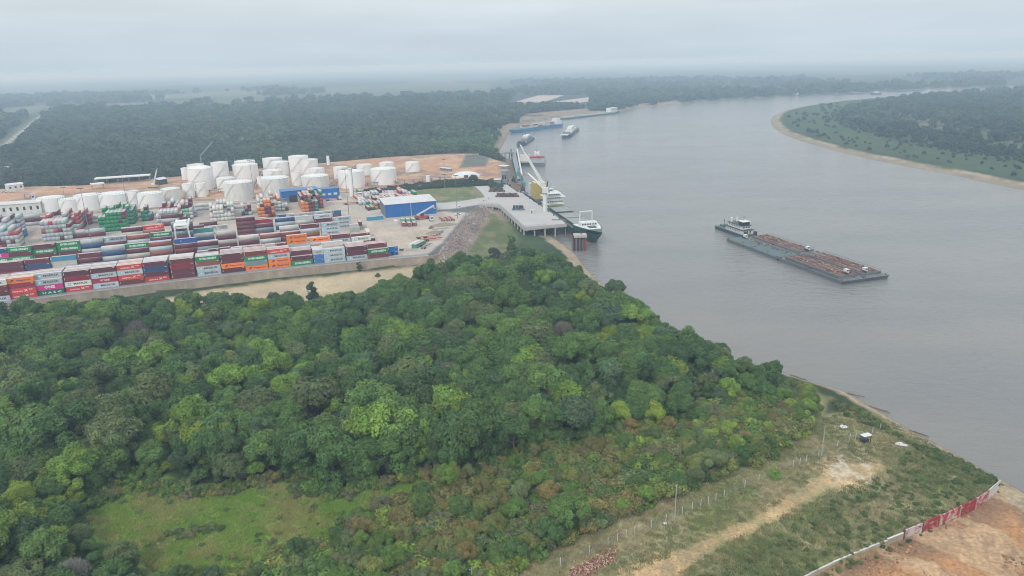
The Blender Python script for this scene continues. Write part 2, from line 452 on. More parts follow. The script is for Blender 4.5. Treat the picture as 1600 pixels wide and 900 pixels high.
    c = mixc(c, sand, bl); c = mixc(c, [0.27, 0.215, 0.15], bl * sstep(0.5, 0.6, n4) * 0.8)
    blf = (1 - sstep(4, 14, dl)) * (dl > -3) * (np.hypot(x, y) >= 700)
    c = mixc(c, [0.27, 0.215, 0.155], blf * 0.85)
    br = (1 - sstep(13, 20, dr + 10 * (n2 - 0.5))) * (dr > -3)
    c = mixc(c, [0.26, 0.215, 0.15], br); c = mixc(c, [0.37, 0.32, 0.235], br * sstep(9, 14, dr) * sstep(0.45, 0.6, n1))
    c = mixc(c, [0.085, 0.10, 0.045], br * sstep(11, 14, dr) * sstep(0.55, 0.6, n2) * 0.8)
    w = 1 - sstep(0.2, 1.1, np.maximum(dl, dr) + (n1 - 0.5) * 1.2)
    c = mixc(c, wet, w * 0.85)
    c = c * (0.86 + 0.28 * n4)[..., None]
    return np.clip(c, 0.01, 0.9)

def polar_grid(a0, a1, na, ts):
    A = np.radians(np.linspace(a0, a1, na)); R = (CAMZ - WATER) / ts
    aa, rr = np.meshgrid(A, R)
    return rr * np.sin(aa), rr * np.cos(aa)
def grid_quads(nr, na):
    i = np.arange(nr - 1)[:, None] * na + np.arange(na - 1)[None, :]
    return np.stack([i, i + 1, i + na + 1, i + na], -1).reshape(-1, 4)

def ground_material():
    m, nt, b = new_mat('ground_cover'); N = nt.nodes.new; L = nt.links.new
    at_ = N('ShaderNodeAttribute'); at_.attribute_name = 'Col'
    tc = N('ShaderNodeTexCoord')
    n1 = N('ShaderNodeTexNoise'); n1.inputs['Scale'].default_value = 1.1; n1.inputs['Detail'].default_value = 8; n1.inputs['Roughness'].default_value = 0.7
    n2 = N('ShaderNodeTexNoise'); n2.inputs['Scale'].default_value = 0.035; n2.inputs['Detail'].default_value = 8; n2.inputs['Roughness'].default_value = 0.65
    L(tc.outputs['Object'], n1.inputs['Vector']); L(tc.outputs['Object'], n2.inputs['Vector'])
    mr = N('ShaderNodeMapRange'); mr.inputs['From Min'].default_value = 0.3; mr.inputs['From Max'].default_value = 0.7; mr.inputs['To Min'].default_value = 0.62; mr.inputs['To Max'].default_value = 1.35
    L(n1.outputs['Fac'], mr.inputs['Value'])
    m2 = N('ShaderNodeMapRange'); m2.inputs['From Min'].default_value = 0.3; m2.inputs['From Max'].default_value = 0.7; m2.inputs['To Min'].default_value = 0.8; m2.inputs['To Max'].default_value = 1.18
    L(n2.outputs['Fac'], m2.inputs['Value'])
    mm = N('ShaderNodeMath'); mm.operation = 'MULTIPLY'; L(mr.outputs[0], mm.inputs[0]); L(m2.outputs[0], mm.inputs[1])
    vm = N('ShaderNodeVectorMath'); vm.operation = 'SCALE'; L(at_.outputs['Color'], vm.inputs[0]); L(mm.outputs[0], vm.inputs['Scale'])
    L(vm.outputs[0], b.inputs['Base Color']); b.inputs['Roughness'].default_value = 0.95
    b.inputs['Specular IOR Level'].default_value = 0.15
    bp = N('ShaderNodeBump'); bp.inputs['Strength'].default_value = 0.5; bp.inputs['Distance'].default_value = 0.35
    L(n1.outputs['Fac'], bp.inputs['Height']); L(bp.outputs[0], b.inputs['Normal'])
    return m
M_GROUND = ground_material()

def build_ground():
    ts = np.concatenate([np.arange(1.12, 0.2, -0.0024), np.arange(0.2, 0.03, -0.0011), np.geomspace(0.03, 0.0028, 60)])
    na = 560
    X, Y = polar_grid(-47, 47, na, ts)
    z, dl, dr, dy, dp = land_height(X, Y)
    c = land_color(X, Y, z, dl, dr, dy, dp)
    q = grid_quads(len(ts), na)
    deep = (z.ravel() < WATER - 2.3)
    keep = ~(deep[q].all(1))
    q = q[keep]
    used = np.zeros(X.size, bool); used[q.ravel()] = True
    idx = np.cumsum(used) - 1
    v = np.stack([X.ravel(), Y.ravel(), z.ravel()], -1)[used]
    me = np_mesh('ground', v, idx[q][:, ::-1], M_GROUND, smooth=True)
    set_col(me, c.reshape(-1, 3)[used])
    o = link('ground', me); tag(o, 'river plain with the terminal yard, beaches, clearing and fields', kind='structure')
    return o
build_ground()

def water_material():
    m, nt, b = new_mat('river_water'); N = nt.nodes.new; L = nt.links.new
    tc = N('ShaderNodeTexCoord')
    def noise(sc, stretch, det=3, rough=0.5, rot=0.0):
        mp = N('ShaderNodeMapping'); mp.inputs['Scale'].default_value = stretch; mp.inputs['Rotation'].default_value = (0, 0, rot); L(tc.outputs['Object'], mp.inputs[0])
        n = N('ShaderNodeTexNoise'); n.inputs['Scale'].default_value = sc; n.inputs['Detail'].default_value = det; n.inputs['Roughness'].default_value = rough
        L(mp.outputs[0], n.inputs['Vector']); return n.outputs['Fac']
    big = noise(0.006, (1, 2.2, 1), 5, 0.55, 0.5)
    mx = N('ShaderNodeMixRGB'); mx.inputs[1].default_value = (0.165, 0.165, 0.158, 1); mx.inputs[2].default_value = (0.200, 0.192, 0.174, 1)
    r = N('ShaderNodeMapRange'); r.inputs['From Min'].default_value = 0.38; r.inputs['From Max'].default_value = 0.62; L(big, r.inputs['Value']); L(r.outputs[0], mx.inputs[0])
    L(mx.outputs[0], b.inputs['Base Color'])
    rr = N('ShaderNodeMapRange'); rr.inputs['From Min'].default_value = 0.35; rr.inputs['From Max'].default_value = 0.65; rr.inputs['To Min'].default_value = 0.08; rr.inputs['To Max'].default_value = 0.18
    L(noise(0.012, (1, 3, 1), 4, 0.6, 0.4), rr.inputs['Value']); L(rr.outputs[0], b.inputs['Roughness'])
    b.inputs['IOR'].default_value = 1.33
    a = noise(0.55, (1, 1.9, 1), 3, 0.6, 0.6); c = noise(0.12, (1, 2.2, 1), 3, 0.55, 0.3)
    ad = N('ShaderNodeMath'); ad.operation = 'MULTIPLY_ADD'; L(c, ad.inputs[0]); ad.inputs[1].default_value = 2.5; L(a, ad.inputs[2])
    bp = N('ShaderNodeBump'); bp.inputs['Strength'].default_value = 1.0; bp.inputs['Distance'].default_value = 0.2
    L(ad.outputs[0], bp.inputs['Height']); L(bp.outputs[0], b.inputs['Normal'])
    return m
def build_water():
    o = link('river', MB().add([(-44000, -5000, WATER), (44000, -5000, WATER), (44000, 46000, WATER), (-44000, 46000, WATER)], [(0, 1, 2, 3)]).mesh('river', water_material()))
    tag(o, 'wide silty grey river', kind='structure')
build_water()

# ================================================================== VEGETATION
def leaf_material(name='foliage', trans=0.18):
    m = bpy.data.materials.new(name); m.use_nodes = True
    nt = m.node_tree; nt.nodes.clear(); N = nt.nodes.new; L = nt.links.new
    o = N('ShaderNodeOutputMaterial')
    t = N('ShaderNodeAttribute'); t.attribute_type = 'INSTANCER'; t.attribute_name = 'tint'
    a = N('ShaderNodeAttribute'); a.attribute_name = 'Col'
    vm = N('ShaderNodeVectorMath'); vm.operation = 'MULTIPLY'; L(t.outputs['Vector'], vm.inputs[0]); L(a.outputs['Color'], vm.inputs[1])
    d = N('ShaderNodeBsdfPrincipled'); d.inputs['Roughness'].default_value = 0.6; d.inputs['Specular IOR Level'].default_value = 0.25
    L(vm.outputs[0], d.inputs['Base Color'])
    tr = N('ShaderNodeBsdfTranslucent'); L(vm.outputs[0], tr.inputs['Color'])
    mx = N('ShaderNodeMixShader'); mx.inputs[0].default_value = trans
    L(d.outputs[0], mx.inputs[1]); L(tr.outputs[0], mx.inputs[2]); L(mx.outputs[0], o.inputs['Surface'])
    return m
M_LEAF = leaf_material()
M_BARK = mat('bark', (0.16, 0.13, 0.10), 0.9, 0.4, 2.0)
M_BARKP = mat('pale_bark', (0.42, 0.38, 0.32), 0.9, 0.3, 2.0)

def leaf_cloud(g, puffs, dens, size, tone=0.35, inner=0.82, up=0.35, flat=0.9):
    """leaf faces spread over overlapping puffs; returns verts, quads, colours"""
    C = np.array([p[:3] for p in puffs]); R = np.array([p[3] for p in puffs]); H = np.array([p[4] if len(p) > 4 else 1.0 for p in puffs])
    pos = []; nor = []; pid = []
    for i in range(len(puffs)):
        n = int(dens * R[i]**2)
        d = g.normal(size=(n, 3)); d[:, 2] = d[:, 2] + 0.25; d /= np.linalg.norm(d, axis=1)[:, None]
        rad = R[i] * (1 - np.abs(g.normal(0, 0.16, n)))
        # small lobes break the outline of each puff
        lob = 1 + 0.16 * np.sin(d[:, 0] * 7 + i) * np.sin(d[:, 1] * 7 + 2 * i) + 0.1 * np.sin(d[:, 2] * 11 + i)
        p = C[i] + d * (rad * lob)[:, None] * np.array([1, 1, flat])
        pos.append(p); nor.append(d); pid.append(np.full(n, i))
    pos = np.concatenate(pos); nor = np.concatenate(nor); pid = np.concatenate(pid)
    keep = np.ones(len(pos), bool)
    for i in range(len(puffs)):
        q = (pos - C[i]) / np.array([1, 1, flat])
        keep &= ~((np.linalg.norm(q, axis=1) < R[i] * inner * 0.9) & (pid != i))
    keep &= pos[:, 2] > 0.15
    pos, nor, pid = pos[keep], nor[keep], pid[keep]
    n = len(pos)
    nn = nor + g.normal(0, 0.5, (n, 3)) + np.array([0, 0, up]); nn /= np.linalg.norm(nn, axis=1)[:, None]
    t = np.cross(nn, g.normal(size=(n, 3))); t /= np.linalg.norm(t, axis=1)[:, None] + 1e-9
    b = np.cross(nn, t)
    s = size * g.uniform(0.55, 1.25, n)[:, None]; asp = g.uniform(0.45, 0.8, n)[:, None]
    v = np.stack([pos - t * s, pos + b * s * asp, pos + t * s, pos - b * s * asp], 1).reshape(-1, 3)
    q = np.arange(n * 4).reshape(-1, 4)
    base = 1 + tone * (g.random(n) - 0.5) * 2
    ph = 1 + 0.32 * (g.random(len(puffs)) - 0.5); hue = (g.random(len(puffs)) - 0.5) * 0.14
    base = base * ph[pid] * H[pid]
    hh = hue[pid] + g.normal(0, 0.03, n)
    col = np.stack([base * (1 + hh), base, base * (1 - hh * 0.6)], -1)
    return v, q, np.clip(col, 0.1, 2.5)

def crown_mesh(name, seed, r=5.0, top=11.0, low=3.0, n=22, size=0.42, dens=120, pr=(1.1, 2.1), shape='dome', tone=0.22):
    g = np.random.default_rng(seed); puffs = []
    for i in range(n):
        a = g.random() * 2 * pi; k = sqrt(g.random())
        if shape == 'dome':
            rho = k * r * 0.74; hz = low + (top - low) * sqrt(max(0.02, 1 - (rho / r)**2)) * g.uniform(0.72, 1.0) - 1.0
        elif shape == 'flat':
            rho = k * r * 0.85; hz = top - 1.3 - 1.2 * (rho / r)**2 + g.uniform(-0.5, 0.4)
        elif shape == 'tall':
            rho = k * r * 0.6; hz = g.uniform(low, top - 1.2)
        elif shape == 'low':
            rho = k * r * 0.8; hz = g.uniform(0.2, 0.75) * top * sqrt(max(0.1, 1 - (rho / r)**2))
        pz = g.uniform(*pr)
        puffs.append((rho * cos(a), rho * sin(a), hz, pz, g.uniform(0.85, 1.15)))
    if shape in ('dome', 'tall'):      # hanging skirts at the rim
        for i in range(n // 2):
            a = g.random() * 2 * pi; rho = r * g.uniform(0.5, 0.82)
            puffs.append((rho * cos(a), rho * sin(a), g.uniform(low * 0.35, low + 1.5), g.uniform(pr[0] * 0.8, pr[1] * 0.8), g.uniform(0.75, 1.0)))
    v, q, c = leaf_cloud(g, puffs, dens, size, tone)
    me = np_mesh(name, v, q, M_LEAF)
    set_col(me, np.repeat(c, 4, 0), 'POINT')
    return me

def trunk_mesh(name, seed, h=8.0, r=0.28, limbs=4, m=None, spread=2.6, fork=0.45):
    g = random.Random(seed); b = MB()
    x = y = 0.0; p = (0, 0, -0.6); seg = []
    for k in range(4):
        q = (x + g.uniform(-0.25, 0.25), y + g.uniform(-0.25, 0.25), h * (k + 1) / 4)
        b.bar(p, q, r * (1 - 0.18 * k), n=6, w2=r * (1 - 0.18 * (k + 1))); seg.append((p, q)); x, y = q[0], q[1]; p = q
    for i in range(limbs):
        a = 2 * pi * (i + g.random() * 0.7) / limbs; s0 = seg[1][1] if i % 2 else seg[2][1]
        s1 = (s0[0] + cos(a) * spread, s0[1] + sin(a) * spread, s0[2] + h * g.uniform(0.14, 0.3))
        b.bar(s0, s1, r * 0.5, n=5, w2=r * 0.25)
        for j in range(2):
            a2 = a + g.uniform(-0.8, 0.8)
            b.bar(s1, (s1[0] + cos(a2) * spread * 0.5, s1[1] + sin(a2) * spread * 0.5, s1[2] + h * g.uniform(0.08, 0.2)), r * 0.24, n=4, w2=r * 0.08)
    return b.mesh(name, m or M_BARK)

def bare_mesh(name, seed, r=5.0, top=10.0, low=3.5, n=1300):
    """fine twigs of a leafless crown"""
    g = np.random.default_rng(seed)
    a = g.random(n) * 2 * pi; k = np.sqrt(g.random(n)) * r * 0.95
    zt = low + (top - low) * np.sqrt(np.clip(1 - (k / r)**2, 0.03, 1)) * g.uniform(0.75, 1.0, n)
    tip = np.stack([k * np.cos(a), k * np.sin(a), zt], -1)
    d = tip - np.array([0, 0, low * 0.8]); d /= np.linalg.norm(d, axis=1)[:, None]
    d = d + g.normal(0, 0.45, (n, 3)); root = tip - d * g.uniform(0.7, 2.0, n)[:, None]
    side = np.cross(d, g.normal(size=(n, 3))); side /= np.linalg.norm(side, axis=1)[:, None]; side *= 0.04
    v = np.stack([root - side, root + side, tip + side * 0.5, tip - side * 0.5], 1).reshape(-1, 3)
    me = np_mesh(name, v, np.arange(n * 4).reshape(-1, 4), M_LEAF)
    set_col(me, np.repeat(g.uniform(0.7, 1.3, (n, 1)), 4, 0) * np.ones((1, 3)))
    return me

CR = {}
CR['dome'] = [crown_mesh('crown', 100 + i, r=5.0, top=10.0 + i % 3, n=24, dens=210, size=0.27) for i in range(7)]
CR['fine'] = [crown_mesh('crown', 200 + i, r=5.2, top=10.5, n=34, dens=290, size=0.2, pr=(0.8, 1.5)) for i in range(3)]
CR['flat'] = [crown_mesh('crown', 300 + i, r=5.6, top=9.5, low=4, n=26, dens=230, size=0.24, shape='flat', pr=(1.0, 1.7)) for i in range(2)]
CR['tall'] = [crown_mesh('crown', 400 + i, r=3.4, top=12.0, low=3, n=20, dens=210, size=0.27, shape='tall', pr=(1.0, 1.7)) for i in range(2)]
CR['shrub'] = [crown_mesh('foliage', 500 + i, r=2.2, top=2.8, low=0.3, n=11, dens=300, size=0.2, shape='low', pr=(0.5, 0.95), tone=0.28) for i in range(5)]
CR['bare'] = [bare_mesh('twigs', 600 + i) for i in range(2)]
TR = [trunk_mesh('trunk', 700 + i) for i in range(4)]
TRP = trunk_mesh('trunk', 777, h=10, r=0.34, limbs=4, m=M_BARKP)
STEM = MB().bar((0, 0, -0.3), (0.1, 0, 1.2), 0.07, n=5).bar((0, 0, 0.2), (0.6, 0.2, 1.6), 0.045, n=4).bar((0, 0, 0.2), (-0.4, 0.5, 1.5), 0.045, n=4).mesh('stem', M_BARK)

TINTS = [  # (weight, tint, words)
    (30, (0.086, 0.160, 0.046), 'deep green'), (22, (0.116, 0.200, 0.051), 'mid green'), (14, (0.066, 0.122, 0.043), 'dark green'),
    (10, (0.173, 0.279, 0.048), 'light green'), (10, (0.140, 0.183, 0.070), 'dull olive green'), (6, (0.102, 0.168, 0.079), 'grey green'), (4, (0.222, 0.304, 0.044), 'yellow green')]
STINTS = [(22, (0.123, 0.208, 0.043), 'fresh green'), (22, (0.095, 0.157, 0.043), 'deep green'), (14, (0.189, 0.215, 0.057), 'olive'), (6, (0.246, 0.200, 0.070), 'ochre brown'),
    (5, (0.160, 0.165, 0.080), 'grey brown'), (10, (0.214, 0.296, 0.051), 'bright green'), (10, (0.140, 0.183, 0.076), 'dull green')]
def pick(g, lst):
    t = g.random() * sum(w for w, *_ in lst)
    for w, a, b in lst:
        t -= w
        if t <= 0: return a, b
    return lst[-1][1:]

def make_tree(kind, x, y, z, sc, rot, tint, label, cat='tree', group=None, trunk=None, hs=1.0, vi=None):
    names = {'shrub': 'shrub', 'bare': 'leafless_tree'}
    t = empty(names.get(kind, 'broadleaf_tree'), (x, y, z), rot); t.scale = (sc, sc, sc * hs)
    tag(t, label, cat, group)
    lst = CR[kind]; me = lst[(vi if vi is not None else rnd.randrange(len(lst)))]
    c = link({'shrub': 'foliage', 'bare': 'twigs'}.get(kind, 'crown'), me, t); c['tint'] = tint
    tr = STEM if kind == 'shrub' else (trunk or TR[rnd.randrange(len(TR))])
    link('stem' if kind == 'shrub' else 'trunk', tr, t)
    return t

def scatter_nodes(name, me, pts, scale, tint, rots=None):
    """one 'stuff' object: the same plant mesh set on every point by geometry nodes"""
    src = bpy.data.objects.new(name + '_plant', me)      # source only, never linked to the scene
    pm = bpy.data.meshes.new(name); pm.vertices.add(len(pts)); pm.vertices.foreach_set('co', np.asarray(pts, np.float32).ravel())
    a = pm.attributes.new('sc', 'FLOAT', 'POINT'); a.data.foreach_set('value', np.asarray(scale, np.float32))
    a = pm.attributes.new('tint', 'FLOAT_VECTOR', 'POINT'); a.data.foreach_set('vector', np.asarray(tint, np.float32).ravel())
    a = pm.attributes.new('rz', 'FLOAT', 'POINT'); a.data.foreach_set('value', np.asarray(rots if rots is not None else rng.random(len(pts)) * 6.283, np.float32))
    o = link(name, pm)
    ng = bpy.data.node_groups.new(name, 'GeometryNodeTree')
    ng.interface.new_socket('Geometry', in_out='INPUT', socket_type='NodeSocketGeometry')
    ng.interface.new_socket('Geometry', in_out='OUTPUT', socket_type='NodeSocketGeometry')
    N = ng.nodes.new; L = ng.links.new
    gi = N('NodeGroupInput'); go = N('NodeGroupOutput')
    oi = N('GeometryNodeObjectInfo'); oi.inputs['Object'].default_value = src
    ip = N('GeometryNodeInstanceOnPoints')
    m2p = N('GeometryNodeMeshToPoints')
    L(gi.outputs[0], m2p.inputs['Mesh'])
    sc = N('GeometryNodeInputNamedAttribute'); sc.data_type = 'FLOAT'; sc.inputs[0].default_value = 'sc'
    rz = N('GeometryNodeInputNamedAttribute'); rz.data_type = 'FLOAT'; rz.inputs[0].default_value = 'rz'
    cx = N('ShaderNodeCombineXYZ'); L(rz.outputs[0], cx.inputs['Z'])
    L(m2p.outputs[0], ip.inputs['Points']); L(oi.outputs['Geometry'], ip.inputs['Instance'])
    L(sc.outputs[0], ip.inputs['Scale']); L(cx.outputs[0], ip.inputs['Rotation'])
    L(ip.outputs[0], go.inputs[0])
    md = o.modifiers.new('scatter', 'NODES'); md.node_group = ng
    return o

FOREST = P([(-400, 570), (-100, 520), (0, 508), (200, 500), (330, 486), (420, 490), (520, 486), (600, 468), (660, 448), (720, 437), (760, 430), (800, 418), (850, 418), (885, 428), (905, 440),
    (925, 455), (985, 488), (1060, 532), (1120, 562), (1160, 580), (1215, 592), (1262, 612), (1285, 640), (1240, 688), (1185, 722), (1095, 760), (1000, 797), (900, 842), (820, 880), (700, 1010), (-500, 1010)], G)
SHRUBS = P([(300, 1010), (350, 900), (470, 862), (560, 810), (690, 762), (800, 712), (900, 688), (1000, 662), (1090, 645), (1170, 632), (1235, 618), (1262, 612), (1285, 640), (1240, 688), (1185, 722), (1095, 760), (1000, 797), (900, 842), (820, 880), (700, 1010)], G)

def zland(x, y):
    return float(land_height(np.array([float(x)]), np.array([float(y)]))[0][0])

specials = [  # px x, px y of the foot, kind, scale, tint, label, trunk
    (222, 548, 'bare', 1.45, (0.195, 0.169, 0.137), 'wide leafless grey brown dome of twigs rising above the green wood'),
    (290, 520, 'bare', 0.8, (0.260, 0.247, 0.227), 'small pale grey leafless tree near the back edge of the wood'),
    (318, 536, 'bare', 0.95, (0.247, 0.240, 0.221), 'round pale grey leafless tree in front of the smaller grey one'),
    (382, 560, 'dome', 0.95, (0.169, 0.273, 0.046), 'bright lime green round crown standing out on the left of the wood'),
    (990, 585, 'flat', 0.95, (0.247, 0.305, 0.039), 'yellow green spreading crown near the river side of the wood'),
    (1012, 556, 'dome', 0.5, (0.221, 0.312, 0.039), 'small glowing yellow green crown beside the river edge'),
    (1108, 612, 'fine', 0.72, (0.130, 0.156, 0.065), 'thin tree with a long pale bare trunk at the river edge of the wood'),
    (490, 474, 'tall', 0.95, (0.058, 0.098, 0.047), 'dark rounded tree standing alone against the sand below the yard wall'),
    (430, 478, 'dome', 0.7, (0.078, 0.124, 0.055), 'dark green tree left of the lone tree below the yard wall'),
    (740, 296, 'dome', 0.95, (0.052, 0.091, 0.044), 'solitary round dark tree between the tank farm and the pier'),
    (799, 394, 'tall', 0.98, (0.124, 0.202, 0.058), 'fresh green tree rising beside the corner of the pier'),
    (562, 424, 'tall', 0.5, (0.117, 0.150, 0.078), 'thin young tree growing against the retaining wall of the container yard'),
    (720, 425, 'fine', 0.6, (0.111, 0.130, 0.078), 'thin grey green tree where the rock slope meets the wood'),
    (772, 408, 'fine', 0.85, (0.065, 0.091, 0.058), 'dark feathery tree in front of the grass wedge by the pier'),
    (655, 600, 'tall', 1.25, (0.111, 0.111, 0.065), 'tall brown green tree wrapped in hanging vines in mid wood'),
    (530, 660, 'tall', 1.15, (0.182, 0.156, 0.098), 'vine wrapped tree with faded brown leaves in the lower wood'),
    (700, 560, 'flat', 1.25, (0.111, 0.137, 0.072), 'broad olive umbrella crown with bare hanging stems below it'),
    (480, 660, 'flat', 1.1, (0.130, 0.195, 0.058), 'broad light olive crown beside the vine wrapped brown tree'),
    (100, 765, 'dome', 1.0, (0.195, 0.267, 0.046), 'yellow green crown at the left edge of the clearing'),
    (60, 585, 'dome', 1.2, (0.169, 0.247, 0.052), 'large yellow green crown at the far left of the wood'),
    (1210, 744, 'shrub', 1.0, (0.169, 0.286, 0.046), 'bright green bush alone on the dry strip beside the fence'),
    (960, 470, 'dome', 1.1, (0.098, 0.156, 0.058), 'big domed green crown by the water at the bend of the shore'),
    (590, 432, 'shrub', 0.9, (0.091, 0.117, 0.058), 'small grey green bush on the sand below the yard wall'),
    (252, 503, 'dome', 1.25, (0.075, 0.12, 0.055), 'dark dome shaped tree overlapping the foot of the navy blue stack'),
    (298, 497, 'fine', 1.35, (0.10, 0.16, 0.06), 'wide green tree covering the foot of the all maroon stack'),
    (335, 486, 'dome', 0.95, (0.11, 0.20, 0.05), 'fresh green tree right of the wide one at the foot of the stacks'),
    (208, 505, 'tall', 0.85, (0.06, 0.09, 0.045), 'narrow dark tree left of the dome shaped one by the yard wall'),
    (150, 512, 'shrub', 1.5, (0.085, 0.12, 0.055), 'round grey green bush at the yard wall below the crimson container'),
    (120, 925, 'bare', 0.9, (0.260, 0.260, 0.221), 'pale grey leafless tree low at the left edge beyond the clearing'),
]
def build_vegetation():
    g = random.Random(21)
    pts = []
    s = 5.9
    xs = np.arange(-420, 190, s); ys = np.arange(95, 430, s)
    X, Y = np.meshgrid(xs, ys); X = X + rng.uniform(-2.5, 2.5, X.shape); Y = Y + rng.uniform(-2.5, 2.5, Y.shape)
    X = X.ravel(); Y = Y.ravel()
    ang = np.degrees(np.arctan2(X, Y))
    ok = (np.abs(ang) < 47) & (sdist(X, Y, FOREST) > 0) & (sdist(X, Y, CLEAR) < -3.0)
    ok &= ~((sdist(X, Y, SHRUBS) > 3))
    ok &= sdist(X, Y, LEFT) > 2.2
    sp = [at(a, b, G) for a, b, *_ in specials]
    for (qx, qy), s_ in zip(sp, specials):
        ok &= np.hypot(X - qx, Y - qy) > (4.5 * s_[3] if s_[2] != 'shrub' else 2)
    X, Y = X[ok], Y[ok]
    Z = land_height(X, Y)[0]
    order = np.argsort(np.hypot(X, Y))
    edge = np.minimum(sdist(X, Y, CLEAR) * -1, edge_dist(X, Y, FOREST))
    vis = []
    rest = {}
    patch = fbm(X, Y, 60, 3)
    cnt = 0
    regions = [((-1e9, -60), 'left of the clearing'), ((-60, 1e9), 'right of the clearing')]
    for i in order:
        x, y, z = float(X[i]), float(Y[i]), float(Z[i])
        r = g.random()
        kind = 'dome' if r < 0.58 else 'fine' if r < 0.77 else 'flat' if r < 0.87 else 'tall' if r < 0.985 else 'bare'
        if kind == 'bare' and proj(x, y, z)[0] > 1000: kind = 'fine'
        tint, words = pick(g, TINTS)
        if kind == 'bare': tint, words = (0.23, 0.22, 0.17), 'grey'
        k = g.uniform(0.85, 1.2); tint = tuple(c * k for c in tint)
        sc = g.triangular(0.5, 1.75, 0.82) * (0.8 + 0.4 * float(patch[i]))
        qx = proj(x, y, z)[0]
        if edge[i] < 7: sc *= 0.78
        if qx > 850: sc *= max(0.6, 1 - (qx - 850) / 1000.0)
        if edge[i] < 18 and y < 168 and -110 < x < 0: sc *= 0.62
        if kind == 'shrub': sc *= 1.6
        px, py = proj(x, y, z + 6)
        inview = -40 < px < 1640 and py < 960
        if cnt < 270 and inview:
            cnt += 1
            form = {'dome': 'round crowned', 'fine': 'fine leaved', 'flat': 'flat topped', 'tall': 'upright', 'bare': 'leafless', 'shrub': 'bushy'}[kind]
            depth = 'back' if py < 600 else 'middle' if py < 720 else 'front'
            side = 'far left' if px < 200 else 'left' if px < 450 else 'centre' if px < 720 else 'right' if px < 950 else 'river side'
            size = 'small' if sc < 0.85 else 'medium sized' if sc < 1.25 else 'large'
            make_tree(kind, x, y, z - 0.2, sc, g.random() * 6.28, tint, f'{size} {words} {form} tree, {depth} row, {side} of the near wood',
                      group=f'{size} {words} {form} trees, {depth} row, {side}')
        else:
            vi = g.randrange(len(CR[kind])); rest.setdefault((kind, vi), []).append((x, y, z - 0.2, sc, tint))
    # distant part of the wood and tree canopy beyond: crowns past the first few hundred
    for s_ in specials:
        a, b, kind, sc, tint, label = s_
        x, y = at(a, b, G); z = zland(x, y)
        tr = TRP if 'pale bare trunk' in label else None
        if y > 600: z = 0
        t = make_tree(kind, x, y, z - 0.1, sc, g.random() * 6, tint, label, 'bush' if kind == 'shrub' else 'tree', trunk=tr, vi=0)
    return rest, g
REST, _g = build_vegetation()
for (kind, vi), lst in sorted(REST.items()):
    o = scatter_nodes('wood_canopy', CR[kind][vi], [l[:3] for l in lst], [l[3] for l in lst], [l[4] for l in lst])
    tag(o, 'green canopy of the riverside wood, one of its interleaved layers of crowns', 'wood', kind='stuff')

